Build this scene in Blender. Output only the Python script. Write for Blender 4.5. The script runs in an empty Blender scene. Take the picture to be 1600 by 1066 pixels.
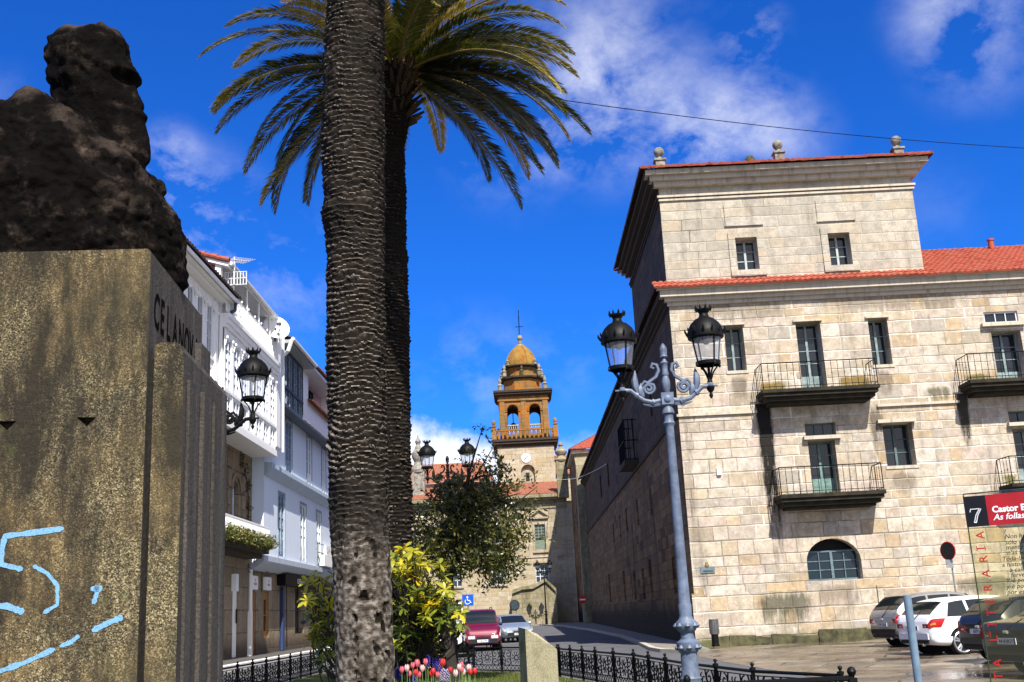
import bpy, bmesh, math, random
import numpy as np
from mathutils import Vector, Matrix
rad = math.radians
SC = bpy.context.scene
COL = SC.collection
rng = random.Random(7)

# ------------------------------------------------------------------ camera
CT, CR, CF = rad(14.05), rad(2.87), 1700.0
CAM = np.array([0, 0, 1.6])
_up0 = np.array([0, -math.sin(CT), math.cos(CT)])
_X = np.array([1.0, 0, 0])
_fw = np.array([0, math.cos(CT), math.sin(CT)])
_R = math.cos(CR) * _X - math.sin(CR) * _up0
_U = math.cos(CR) * _up0 + math.sin(CR) * _X
cd = bpy.data.cameras.new('camera'); cam = bpy.data.objects.new('camera', cd); COL.objects.link(cam)
cd.sensor_width = 36; cd.lens = 36 * CF / 1600; cd.clip_start = 0.1; cd.clip_end = 5000
m = Matrix.Identity(4)
for i in range(3):
    m[i][0] = _R[i]; m[i][1] = _U[i]; m[i][2] = -_fw[i]; m[i][3] = CAM[i]
cam.matrix_world = m
SC.camera = cam
# measured photograph coordinates -> points on a known plane of the place
def ray(px, py): return _fw + (px - 800) / CF * _R - (py - 533) / CF * _U
def onY(px, py, Y): v = ray(px, py); return CAM + v * (Y / v[1])
def onX(px, py, x): v = ray(px, py); return CAM + v * (x / v[0])
def onZ(px, py, z): v = ray(px, py); return CAM + v * ((z - 1.6) / v[2])

# ------------------------------------------------------------------ light
SUN_EL, SUN_AZ = rad(49), rad(16)          # azimuth measured from straight behind the camera towards +X
S = Vector((math.sin(SUN_AZ) * math.cos(SUN_EL), -math.cos(SUN_AZ) * math.cos(SUN_EL), math.sin(SUN_EL)))
sl = bpy.data.lights.new('sun', 'SUN'); sl.energy = 5.0; sl.angle = rad(0.5); sl.color = (1, 0.94, 0.85)
so = bpy.data.objects.new('sun', sl); COL.objects.link(so)
so.rotation_euler = S.to_track_quat('Z', 'Y').to_euler(); so.location = (0, -20, 40)
SC.view_settings.view_transform = 'Standard'; SC.view_settings.look = 'None'
SC.view_settings.exposure = 0.95; SC.view_settings.gamma = 1

def ND(t, typ, ins=None, **kw):
    n = t.nodes.new(typ)
    for k, v in kw.items(): setattr(n, k, v)
    for k, v in (ins or {}).items():
        s = n.inputs[k]
        if hasattr(v, 'bl_idname') and v.bl_idname.startswith('NodeSocket') or isinstance(v, bpy.types.NodeSocket): t.links.new(v, s)
        else: s.default_value = v
    return n
def MA(t, op, a, b=None, c=None, clamp=False):
    ins = {0: a}
    if b is not None: ins[1] = b
    if c is not None: ins[2] = c
    n = ND(t, 'ShaderNodeMath', ins, operation=op); n.use_clamp = clamp
    return n.outputs[0]
def MIX(t, f, a, b, blend='MIX'):
    n = t.nodes.new('ShaderNodeMix'); n.data_type = 'RGBA'; n.blend_type = blend
    for s, v in ((n.inputs[0], f), (n.inputs[6], a), (n.inputs[7], b)):
        if isinstance(v, bpy.types.NodeSocket): t.links.new(v, s)
        elif isinstance(v, (int, float)): s.default_value = v
        else: s.default_value = tuple(v) + (1,) if len(v) == 3 else v
    return n.outputs[2]
def RAMP(t, f, stops, interp='LINEAR'):
    n = t.nodes.new('ShaderNodeValToRGB'); n.color_ramp.interpolation = interp
    el = n.color_ramp.elements
    while len(el) < len(stops): el.new(0.5)
    for e, (p, c) in zip(el, stops):
        e.position = p; e.color = (c, c, c, 1) if isinstance(c, (int, float)) else tuple(c) + (1,)
    t.links.new(f, n.inputs[0]); return n.outputs[0]
def NOISE(t, vec, scale, detail=3, rough=0.55, dist=0.0):
    n = ND(t, 'ShaderNodeTexNoise', {'Scale': scale, 'Detail': detail, 'Roughness': rough, 'Distortion': dist})
    if vec is not None: t.links.new(vec, n.inputs['Vector'])
    return n.outputs[0]
def VSC(t, vec, s):
    return ND(t, 'ShaderNodeMapping', {'Vector': vec, 'Scale': s}).outputs[0]

W = bpy.data.worlds.new('World'); SC.world = W; W.use_nodes = True
t = W.node_tree; t.nodes.clear()
sky = ND(t, 'ShaderNodeTexSky', sky_type='NISHITA', sun_disc=False, sun_elevation=SUN_EL, sun_rotation=math.pi - SUN_AZ,
         altitude=500, air_density=1.0, dust_density=0.3, ozone_density=4.0)
hs = ND(t, 'ShaderNodeHueSaturation', {'Saturation': 1.18, 'Value': 1.0, 'Fac': 1.0, 'Color': sky.outputs[0]})
hsc = MIX(t, 1.0, hs.outputs[0], (0.19, 0.70, 1.48), 'MULTIPLY')
gen = ND(t, 'ShaderNodeTexCoord').outputs['Generated']
rotg = ND(t, 'ShaderNodeMapping', {'Vector': gen, 'Rotation': (0.0, rad(-38), 0.0), 'Scale': (1.0, 1.0, 1.35)}).outputs[0]
n1 = NOISE(t, rotg, 7.5, 7, 0.58, 0.15)
n2 = NOISE(t, rotg, 21.0, 6, 0.62, 0.2)
cl = MA(t, 'ADD', MA(t, 'MULTIPLY', n1, 0.6), MA(t, 'MULTIPLY', n2, 0.4))
tot = None
for px, py, rd, st in ((905, 130, 5.2, .8), (960, 190, 4.0, .6), (985, 60, 4.5, .35), (1140, 180, 4.0, .85), (1080, 225, 3.2, .7), (1230, 215, 2.8, .5), (800, 220, 4.0, .55), (1530, 60, 3.6, .6), (1470, 10, 3, .5), (1180, 48, 1.8, .8),
                       (300, 350, 4.2, 1.1), (250, 300, 2.6, .7), (440, 430, 4.0, .6), (740, 590, 4.0, .45), (880, 560, 3.0, .3), (270, 228, 1.6, .7), (-60, 190, 3.5, .6), (1450, 330, 3, .12)):
    dv = Vector(ray(px, py)).normalized()
    dp = ND(t, 'ShaderNodeVectorMath', {0: gen, 1: tuple(dv)}, operation='DOT_PRODUCT').outputs['Value']
    ang = MA(t, 'ARCCOSINE', MA(t, 'MINIMUM', dp, 1.0))
    mr = ND(t, 'ShaderNodeMapRange', {'Value': ang, 'From Min': rad(rd) * 1.25, 'From Max': 0.0, 'To Min': 0.0, 'To Max': st}, interpolation_type='SMOOTHSTEP').outputs[0]
    tot = mr if tot is None else MA(t, 'ADD', tot, mr)
cm = MA(t, 'MULTIPLY', RAMP(t, cl, [(0.455, 0), (0.70, 0.62)]), tot, clamp=True)
# bank of bright cloud low over the roofs
dv = Vector(ray(690, 735)).normalized()
sx = ND(t, 'ShaderNodeSeparateXYZ', {0: gen})
lowz = ND(t, 'ShaderNodeMapRange', {'Value': MA(t, 'ADD', sx.outputs[2], MA(t, 'MULTIPLY', MA(t, 'SUBTRACT', NOISE(t, gen, 14, 6, .6), .5), 0.10)), 'From Min': float(Vector(ray(700, 668)).normalized().z), 'From Max': float(Vector(ray(700, 715)).normalized().z), 'To Min': 0.0, 'To Max': 1.0}, interpolation_type='SMOOTHSTEP').outputs[0]
lowx = ND(t, 'ShaderNodeMapRange', {'Value': MA(t, 'ABSOLUTE', MA(t, 'SUBTRACT', sx.outputs[0], float(dv.x))), 'From Min': 0.13, 'From Max': 0.03, 'To Min': 0.25, 'To Max': 1.0}, interpolation_type='SMOOTHSTEP').outputs[0]
cm = MA(t, 'MAXIMUM', cm, MA(t, 'MULTIPLY', lowz, lowx))
# unseen cloud added behind the camera, towards the right, as neutral fill light
bkd = ND(t, 'ShaderNodeVectorMath', {0: gen, 1: (0.72, -0.62, 0.30)}, operation='DOT_PRODUCT').outputs['Value']
bkm = ND(t, 'ShaderNodeMapRange', {'Value': bkd, 'From Min': 0.0, 'From Max': 0.55, 'To Min': 0.0, 'To Max': 1.0}, interpolation_type='SMOOTHSTEP').outputs[0]
bkc = MA(t, 'MULTIPLY', bkm, RAMP(t, NOISE(t, gen, 3.0, 6, .6), [(.36, 0), (.56, .95)]))
cm = MA(t, 'MAXIMUM', cm, bkc)
skc = MIX(t, MA(t, 'MULTIPLY', cm, 0.92), hsc, (9.6, 9.6, 9.8))
bg = ND(t, 'ShaderNodeBackground', {'Color': skc, 'Strength': 0.068})
t.links.new(bg.outputs[0], ND(t, 'ShaderNodeOutputWorld').inputs[0])

# ------------------------------------------------------------------ materials
def newmat(name):
    mt = bpy.data.materials.new(name); mt.use_nodes = True
    t = mt.node_tree; b = t.nodes['Principled BSDF']
    b.inputs['Specular IOR Level'].default_value = 0.3
    return mt, t, b
def OBJ(t): return ND(t, 'ShaderNodeTexCoord').outputs['Object']
def POS(t): return ND(t, 'ShaderNodeNewGeometry').outputs['Position']
def bump(t, b, h, s=0.4, d=0.02):
    n = ND(t, 'ShaderNodeBump', {'Height': h, 'Strength': s, 'Distance': d}); t.links.new(n.outputs[0], b.inputs['Normal'])
def plain(name, col, rough=0.6, var=0.25, scale=6.0, metal=0.0, bmp=0.0, col2=None, spec=0.3, world=False):
    mt, t, b = newmat(name); v = POS(t) if world else OBJ(t)
    n = NOISE(t, v, scale, 5, 0.65)
    c2 = col2 or tuple(x * (1 - var) * 0.8 for x in col)
    t.links.new(MIX(t, RAMP(t, n, [(0.35, 0), (0.68, 1)]), col, c2), b.inputs['Base Color'])
    b.inputs['Roughness'].default_value = rough; b.inputs['Metallic'].default_value = metal
    b.inputs['Specular IOR Level'].default_value = spec
    t.links.new(MA(t, 'ADD', rough - 0.08, MA(t, 'MULTIPLY', n, 0.16)), b.inputs['Roughness'])
    if bmp: bump(t, b, NOISE(t, v, scale * 5, 4), bmp, 0.02)
    return mt

def ashlar(name, h, w, pal, joint, jw=0.012, dark=(0.03, 0.025, 0.02), streak=0.5, lich=None, lichamt=0.0, moss=None, stains=(), bmp=0.6, varh=0.35, fleck=0.5):
    """coursed stone blocks: every block its own tone, pale or dark joints, weather streaks, lichen"""
    mt, t, b = newmat(name)
    P = POS(t)
    wob = ND(t, 'ShaderNodeTexNoise', {'Vector': P, 'Scale': 1.3, 'Detail': 3.0})
    wv = ND(t, 'ShaderNodeVectorMath', {0: wob.outputs['Color'], 1: (0.5, 0.5, 0.5)}, operation='SUBTRACT').outputs[0]
    wv = ND(t, 'ShaderNodeVectorMath', {0: wv, 'Scale': 0.07}, operation='SCALE').outputs[0]
    Pw = ND(t, 'ShaderNodeVectorMath', {0: P, 1: wv}, operation='ADD').outputs[0]
    sp = ND(t, 'ShaderNodeSeparateXYZ', {0: Pw})
    u = MA(t, 'ADD', sp.outputs[0], sp.outputs[1]); z = sp.outputs[2]
    # uneven course heights
    zz = MA(t, 'ADD', MA(t, 'DIVIDE', z, h), MA(t, 'MULTIPLY', MA(t, 'SINE', MA(t, 'MULTIPLY', z, 2.1 / h * 0.5)), varh * 0.5))
    row = MA(t, 'FLOOR', zz)
    rn = ND(t, 'ShaderNodeTexWhiteNoise', {'W': row}, noise_dimensions='1D')
    uu = MA(t, 'ADD', MA(t, 'MULTIPLY', MA(t, 'DIVIDE', u, w), MA(t, 'ADD', 0.75, MA(t, 'MULTIPLY', rn.outputs[0], 0.55))), MA(t, 'MULTIPLY', rn.outputs[0], 37.3))
    uu = MA(t, 'ADD', uu, MA(t, 'MULTIPLY', MA(t, 'SINE', MA(t, 'MULTIPLY', uu, 2.4)), 0.22))
    colm = MA(t, 'FLOOR', uu)
    cell = ND(t, 'ShaderNodeCombineXYZ', {0: colm, 1: row, 2: 0.37})
    cn = ND(t, 'ShaderNodeTexWhiteNoise', {'Vector': cell.outputs[0]}, noise_dimensions='3D')
    fu = MA(t, 'FRACT', uu); fz = MA(t, 'FRACT', zz)
    du = MA(t, 'MULTIPLY', MA(t, 'MINIMUM', fu, MA(t, 'SUBTRACT', 1.0, fu)), w)
    dz = MA(t, 'MULTIPLY', MA(t, 'MINIMUM', fz, MA(t, 'SUBTRACT', 1.0, fz)), h)
    dj = MA(t, 'MINIMUM', du, dz)
    jm = ND(t, 'ShaderNodeMapRange', {'Value': dj, 'From Min': jw * 0.5, 'From Max': jw * 1.8, 'To Min': 1.0, 'To Max': 0.0}).outputs[0]
    jm = MA(t, 'MULTIPLY', jm, RAMP(t, NOISE(t, P, 0.9, 3), [(0.36, 0.1), (0.56, 1.0)]))
    base = RAMP(t, cn.outputs[0], [(i / max(1, len(pal) - 1), c) for i, c in enumerate(pal)])
    mot = NOISE(t, P, 3.2, 6, 0.7); fine = NOISE(t, P, 38, 3, 0.6)
    base = MIX(t, RAMP(t, mot, [(0.38, 0), (0.70, 0.75)]), base, tuple(c * 0.66 for c in pal[0]))
    mid_ = NOISE(t, P, 9.0, 5, 0.75)
    base = MIX(t, RAMP(t, mid_, [(0.52, 0), (0.72, 0.55)]), base, tuple(c * 0.5 for c in pal[0]))
    base = MIX(t, RAMP(t, NOISE(t, P, 5.0, 5, .7), [(0.55, 0), (0.75, .5)]), base, tuple(min(.8, c * 1.25) for c in joint))
    base = MIX(t, MA(t, 'MULTIPLY', RAMP(t, fine, [(0.32, 1), (0.55, 0)]), fleck * 0.5), base, dark)
    jc = MIX(t, RAMP(t, NOISE(t, P, .35, 3), [(.42, 0), (.56, 1)]), tuple(c * .28 for c in joint), joint)
    base = MIX(t, jm, base, jc)
    if streak:
        st = NOISE(t, VSC(t, P, (1.6, 1.6, 0.14)), 1.0, 5, 0.7)
        base = MIX(t, MA(t, 'MULTIPLY', RAMP(t, st, [(0.54, 0), (0.74, 1)]), streak), base, dark)
    if lich:
        ln = NOISE(t, VSC(t, P, (1, 1, 0.7)), 0.55, 6, 0.72)
        base = MIX(t, RAMP(t, ln, [(0.62 - 0.3 * lichamt, 0), (0.75 - 0.3 * lichamt, min(1, .35 + lichamt))]), base, lich)
    for (x0, x1, z0, z1, sc_, ss) in stains:
        sx = ND(t, 'ShaderNodeSeparateXYZ', {0: P})
        ax = MA(t, 'SUBTRACT', 1.0, MA(t, 'DIVIDE', MA(t, 'ABSOLUTE', MA(t, 'SUBTRACT', sx.outputs[0], (x0 + x1) / 2)), (x1 - x0) / 2), clamp=True)
        az = ND(t, 'ShaderNodeMapRange', {'Value': sx.outputs[2], 'From Min': z0, 'From Max': z1}).outputs[0]
        az2 = MA(t, 'LESS_THAN', sx.outputs[2], z1)
        nn = NOISE(t, VSC(t, P, (4.5, 4.5, 0.8)), 1.6, 5, 0.7)
        azt = ND(t, 'ShaderNodeMapRange', {'Value': sx.outputs[2], 'From Min': z1 + .02, 'From Max': z1 - (0.05 if ss > .93 else .3 * (z1 - z0))}).outputs[0]
        mk = MA(t, 'MULTIPLY', MA(t, 'MULTIPLY', RAMP(t, ax, [(0, 0), (0.6, 1)]), azt), MA(t, 'ADD', 0.25, az))
        mk = RAMP(t, MA(t, 'MULTIPLY', mk, MA(t, 'MULTIPLY', nn, MA(t, 'ADD', NOISE(t, P, 5.0, 5, .75), .9))), [(0.24, 0), (0.52, ss)])
        base = MIX(t, mk, base, sc_)
    if moss:
        zc, mw, mc, ma = moss
        sx = ND(t, 'ShaderNodeSeparateXYZ', {0: P})
        az = ND(t, 'ShaderNodeMapRange', {'Value': sx.outputs[2], 'From Min': zc, 'From Max': zc - mw, 'To Min': 0.0, 'To Max': 1.0}).outputs[0]
        mk = RAMP(t, MA(t, 'MULTIPLY', az, MA(t, 'ADD', NOISE(t, P, 2.2, 5, 0.7), 0.35)), [(0.25, 0), (0.6, ma)])
        base = MIX(t, mk, base, mc)
    t.links.new(base, b.inputs['Base Color']); b.inputs['Roughness'].default_value = 0.9
    hh = MA(t, 'ADD', MA(t, 'MULTIPLY', RAMP(t, dj, [(0.0, 0), (0.03, 1)]), 0.8), MA(t, 'ADD', MA(t, 'MULTIPLY', mot, 0.7), MA(t, 'MULTIPLY', cn.outputs[0], 0.5)))
    bump(t, b, MA(t, 'ADD', hh, MA(t, 'MULTIPLY', fine, 0.4)), bmp, 0.03)
    return mt

def rendered(name, col, dirt, amt=0.5, rough=0.7):
    mt, t, b = newmat(name); P = POS(t)
    n = NOISE(t, P, 1.1, 6, 0.7); st = NOISE(t, VSC(t, P, (3.0, 3.0, 0.2)), 1.5, 5, 0.7)
    base = MIX(t, MA(t, 'MULTIPLY', RAMP(t, st, [(0.5, 0), (0.8, 1)]), amt), col, dirt)
    base = MIX(t, MA(t, 'MULTIPLY', RAMP(t, n, [(0.5, 0), (0.75, 1)]), amt * 0.5), base, tuple(c * .8 for c in col))
    t.links.new(base, b.inputs['Base Color']); b.inputs['Roughness'].default_value = rough
    bump(t, b, NOISE(t, P, 25, 4), 0.15, 0.01); return mt

def tilemat(name, c1, c2, c3, moss=0.2):
    mt, t, b = newmat(name); P = POS(t)
    v = ND(t, 'ShaderNodeTexVoronoi', {'Vector': VSC(t, P, (4.5, 2.8, 2.8)), 'Scale': 1.0})
    sp = ND(t, 'ShaderNodeSeparateColor', {0: v.outputs['Color']})
    base = RAMP(t, sp.outputs[0], [(0, c1), (0.5, c2), (1, c3)])
    base = MIX(t, RAMP(t, NOISE(t, P, 1.2, 6, 0.7), [(0.55, 0), (0.75, moss)]), base, (0.05, 0.045, 0.025))
    t.links.new(base, b.inputs['Base Color']); b.inputs['Roughness'].default_value = 0.85
    bump(t, b, NOISE(t, P, 20, 3), 0.2, 0.01); return mt

def leafmat(name, cols, trans=0.35, rough=0.45, spec=0.4):
    mt, t, b = newmat(name); t.nodes.remove(b)
    o = t.nodes['Material Output']
    at = ND(t, 'ShaderNodeAttribute', attribute_name='tone').outputs['Fac']
    c = RAMP(t, at, [(i / (len(cols) - 1), x) for i, x in enumerate(cols)])
    d = ND(t, 'ShaderNodeBsdfPrincipled', {'Base Color': c, 'Roughness': rough, 'Specular IOR Level': spec})
    tr = ND(t, 'ShaderNodeBsdfTranslucent', {'Color': c})
    mx = ND(t, 'ShaderNodeMixShader', {0: trans, 1: d.outputs[0], 2: tr.outputs[0]})
    t.links.new(mx.outputs[0], o.inputs[0]); return mt

def glassmat(name, col=(0.012, 0.016, 0.02), rough=0.08, spec=0.5):
    mt, t, b = newmat(name); b.inputs['Base Color'].default_value = col + (1,)
    b.inputs['Roughness'].default_value = rough; b.inputs['Specular IOR Level'].default_value = spec
    bump(t, b, NOISE(t, OBJ(t), 1.5, 2), 0.08, 0.02)
    return mt
def clearglass(name, tint=(0.9, 0.95, 1.0), alpha=0.85, gl=0.12):
    mt, t, b = newmat(name); t.nodes.remove(b); o = t.nodes['Material Output']
    tr = ND(t, 'ShaderNodeBsdfTransparent', {'Color': tint + (1,)}); g = ND(t, 'ShaderNodeBsdfGlossy', {'Roughness': 0.08, 'Color': (.9, .93, 1, 1)})
    df = ND(t, 'ShaderNodeBsdfDiffuse', {'Color': (.7, .74, .8, 1)})
    a = ND(t, 'ShaderNodeMixShader', {0: gl, 1: tr.outputs[0], 2: g.outputs[0]})
    c = ND(t, 'ShaderNodeMixShader', {0: 1 - alpha, 1: a.outputs[0], 2: df.outputs[0]})
    t.links.new(c.outputs[0], o.inputs[0]); return mt

# ------------------------------------------------------------------ mesh helpers
def Mfront(Y): return lambda u, v, w: (u, Y - w, v)
def Mleft(X): return lambda u, v, w: (X + w, u, v)      # wall that looks towards +X
def Mside(X): return lambda u, v, w: (X - w, u, v)      # wall that looks towards -X
ORG = {}
class MB:
    def __init__(s): s.v = []; s.f = []; s.mi = []; s.tone = []; s.cur = 0; s.marks = []
    def piece(s): s.marks.append((len(s.f), len(s.v))); return s
    def face(s, pts, tone=0.5):
        k = len(s.v); s.v += [tuple(p) for p in pts]; s.f.append(tuple(range(k, k + len(pts)))); s.mi.append(s.cur); s.tone.append(tone)
    def box(s, M, u0, u1, v0, v1, w0, w1):
        k = len(s.v)
        for w in (w0, w1):
            for (u, v) in ((u0, v0), (u1, v0), (u1, v1), (u0, v1)): s.v.append(tuple(M(u, v, w)))
        for q in ((0, 1, 2, 3), (4, 5, 6, 7), (0, 1, 5, 4), (1, 2, 6, 5), (2, 3, 7, 6), (3, 0, 4, 7)):
            s.f.append(tuple(k + i for i in q)); s.mi.append(s.cur); s.tone.append(.5)
        return s
    def bx(s, x0, x1, y0, y1, z0, z1): return s.box(lambda u, v, w: (u, v, w), x0, x1, y0, y1, z0, z1)
    def tube(s, pts, r, n=6, closed=False, cap=True):
        pts = [Vector(p) for p in pts]; N = len(pts); k = len(s.v); ref = None
        for i, p in enumerate(pts):
            if closed: d = pts[(i + 1) % N] - pts[i - 1]
            else: d = pts[min(i + 1, N - 1)] - pts[max(i - 1, 0)]
            if d.length < 1e-9: d = Vector((0, 0, 1))
            d.normalize()
            if ref is None: ref = Vector((0, 0, 1)) if abs(d.z) < .9 else Vector((1, 0, 0))
            a = ref - d * ref.dot(d)
            if a.length < 1e-6: a = d.orthogonal()
            a.normalize(); ref = a; b = d.cross(a)
            rr = r[i] if isinstance(r, (list, tuple)) else r
            for j in range(n):
                q = 2 * math.pi * j / n; s.v.append(tuple(p + (a * math.cos(q) + b * math.sin(q)) * rr))
        for i in range(N if closed else N - 1):
            i2 = (i + 1) % N
            for j in range(n):
                j2 = (j + 1) % n; s.f.append((k + i * n + j, k + i * n + j2, k + i2 * n + j2, k + i2 * n + j)); s.mi.append(s.cur); s.tone.append(.5)
        if cap and not closed:
            s.f.append(tuple(k + j for j in range(n))[::-1]); s.f.append(tuple(k + (N - 1) * n + j for j in range(n))); s.mi += [s.cur] * 2; s.tone += [.5] * 2
        return s
    def lathe(s, prof, c=(0, 0, 0), n=16, rot=0.0, sx=1, sy=1):
        k = len(s.v); N = len(prof)
        for (r, z) in prof:
            for j in range(n):
                q = 2 * math.pi * j / n + rot; s.v.append((c[0] + sx * r * math.cos(q), c[1] + sy * r * math.sin(q), c[2] + z))
        for i in range(N - 1):
            for j in range(n):
                j2 = (j + 1) % n; s.f.append((k + i * n + j, k + i * n + j2, k + (i + 1) * n + j2, k + (i + 1) * n + j)); s.mi.append(s.cur); s.tone.append(.5)
        s.f.append(tuple(k + j for j in range(n))[::-1]); s.f.append(tuple(k + (N - 1) * n + j for j in range(n))); s.mi += [s.cur] * 2; s.tone += [.5] * 2
        return s
    def grid(s, rows, closed=False):
        k = len(s.v); nr = len(rows); nc = len(rows[0])
        for r in rows: s.v += [tuple(p) for p in r]
        for i in range(nr - 1):
            for j in range(nc if closed else nc - 1):
                j2 = (j + 1) % nc; s.f.append((k + i * nc + j, k + i * nc + j2, k + (i + 1) * nc + j2, k + (i + 1) * nc + j)); s.mi.append(s.cur); s.tone.append(.5)
        return s
    def wall(s, M, outer, holes=(), depth=0.4):
        """flat wall with real openings; reveals run back `depth`"""
        bm = bmesh.new(); es = []
        for loop in [outer] + list(holes):
            vs = [bm.verts.new((p[0], p[1], 0)) for p in loop]
            for i in range(len(vs)): es.append(bm.edges.new((vs[i], vs[(i + 1) % len(vs)])))
        bmesh.ops.triangle_fill(bm, edges=es, use_beauty=True, use_dissolve=False)
        bm.verts.index_update(); k = len(s.v)
        s.v += [tuple(M(v.co.x, v.co.y, 0)) for v in bm.verts]
        for f in bm.faces: s.f.append(tuple(k + v.index for v in f.verts)); s.mi.append(s.cur); s.tone.append(.5)
        bm.free()
        for h in holes:
            for i in range(len(h)):
                a, b = h[i], h[(i + 1) % len(h)]
                s.face([M(a[0], a[1], 0), M(b[0], b[1], 0), M(b[0], b[1], -depth), M(a[0], a[1], -depth)])
        return s
    def build(s, name, mats, parent=None, smooth=False, local=False, recalc=True, merge=0.0):
        if s.marks:                                     # separate pieces become separate parts of the same name
            mk = [(0, 0)] + [q for q in s.marks if q[0] > 0] + [(len(s.f), len(s.v))]; out = None
            for (f0, v0), (f1, v1) in zip(mk[:-1], mk[1:]):
                if f1 <= f0: continue
                c = MB(); c.v = s.v[v0:v1]; c.f = [tuple(i - v0 for i in f) for f in s.f[f0:f1]]; c.mi = s.mi[f0:f1]; c.tone = s.tone[f0:f1]
                out = c.build(name, mats, parent, smooth, local, recalc, merge)
            return out
        me = bpy.data.meshes.new(name)
        o = bpy.data.objects.new(name, me); COL.objects.link(o)
        off = Vector((0, 0, 0)) if local or parent is None else ORG[parent.name]
        me.from_pydata([(x - off.x, y - off.y, z - off.z) for x, y, z in s.v], [], s.f)
        if not isinstance(mats, (list, tuple)): mats = [mats]
        for q in mats: me.materials.append(q)
        me.polygons.foreach_set('material_index', s.mi)
        at = me.attributes.new('tone', 'FLOAT', 'FACE'); at.data.foreach_set('value', s.tone)
        if recalc or merge:
            bm = bmesh.new(); bm.from_mesh(me)
            if merge: bmesh.ops.remove_doubles(bm, verts=bm.verts, dist=merge)
            if recalc: bmesh.ops.recalc_face_normals(bm, faces=bm.faces)
            bm.to_mesh(me); bm.free()
        if smooth:
            me.polygons.foreach_set('use_smooth', [True] * len(me.polygons))
            if smooth != 'all': me.set_sharp_from_angle(angle=rad(40))
        if parent is not None: o.parent = parent; ORG[o.name] = Vector(off) if not local else Vector((0, 0, 0))
        else: ORG[o.name] = Vector((0, 0, 0))
        return o
def thing(name, label, cat, loc=(0, 0, 0), rz=0.0, group=None):
    o = bpy.data.objects.new(name, None); COL.objects.link(o); o.location = loc; o.rotation_euler = (0, 0, rz); o.empty_display_size = .3
    o['label'] = label; o['category'] = cat
    if group: o['group'] = group
    ORG[o.name] = Vector(loc); return o
def tag(o, label, cat, group=None):
    o['label'] = label; o['category'] = cat
    if group: o['group'] = group
    return o
def struct(o): o['kind'] = 'structure'; return o
def stuff(o, label=None, cat=None):
    o['kind'] = 'stuff'
    if label: o['label'] = label; o['category'] = cat
    return o
def copy_tree(o, parent=None):
    c = o.copy(); COL.objects.link(c)
    if parent is not None: c.parent = parent
    for ch in o.children: copy_tree(ch, c)
    return c
def rebase(root, keep):                               # put a ground-built mesh's origin at its own base
    pass
def textmesh(txt, size, M, mat, parent, name='lettering', shear=0.0, thick=0.004, align='LEFT', bold=0.0, w=0.0, local=False):
    cu = bpy.data.curves.new('txt', 'FONT'); cu.body = txt; cu.size = size; cu.shear = shear; cu.align_x = align; cu.offset = bold; cu.extrude = thick; cu.resolution_u = 3
    ob = bpy.data.objects.new('txt', cu); COL.objects.link(ob)
    bpy.context.view_layer.update()
    me = bpy.data.meshes.new_from_object(ob.evaluated_get(bpy.context.evaluated_depsgraph_get()))
    bpy.data.objects.remove(ob); bpy.data.curves.remove(cu)
    b = MB(); b.v = [M(v.co.x, v.co.y, w + v.co.z) for v in me.vertices]; b.f = [tuple(p.vertices) for p in me.polygons]
    b.mi = [0] * len(b.f); b.tone = [.5] * len(b.f); bpy.data.meshes.remove(me)
    return b.build(name, mat, parent, local=local)
def roof_patch(b, A, B, C, D, tile=0.24, step=0.42, amp=0.055, skirt=0.09):
    """clay tile field: A-B eave, D-C ridge; rounded rows and stepped courses are real relief"""
    A, B, C, D = map(Vector, (A, B, C, D)); nrm = (B - A).cross(D - A).normalized()
    if nrm.z < 0: nrm = -nrm
    L = (B - A).length; H = ((D - A).length + (C - B).length) / 2
    nu = max(2, int(L / tile)) * 6; nv = max(1, int(H / step)); rows = []
    r0 = random.Random(int(abs(A.x * 13 + A.y * 7)) + 5)
    jit = [r0.uniform(-.012, .012) for _ in range(nu + 1)]
    def pt(i, v, off):
        u = i / nu; p = (A.lerp(B, u)).lerp(D.lerp(C, u), v)
        return p + nrm * (off + amp * abs(math.sin(math.pi * i / 6)) + jit[i // 6])
    rows.append([pt(i, 0, 0.03) - nrm * (amp * abs(math.sin(math.pi * i / 6)) + skirt * .5) for i in range(nu + 1)])
    for k in range(nv):
        rows.append([pt(i, k / nv, 0.045) for i in range(nu + 1)])
        rows.append([pt(i, (k + 1) / nv, 0.012) for i in range(nu + 1)])
    b.grid(rows); return b
def rect(u0, u1, v0, v1): return [(u0, v0), (u1, v0), (u1, v1), (u0, v1)]
def arch(u0, u1, v0, vs, n=14, rise=None):
    r = (u1 - u0) / 2; rise = rise or r; c = (u0 + u1) / 2
    return [(u0, v0), (u1, v0)] + [(c + r * math.cos(math.pi * i / n), vs + rise * math.sin(math.pi * i / n)) for i in range(n + 1)]
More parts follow.
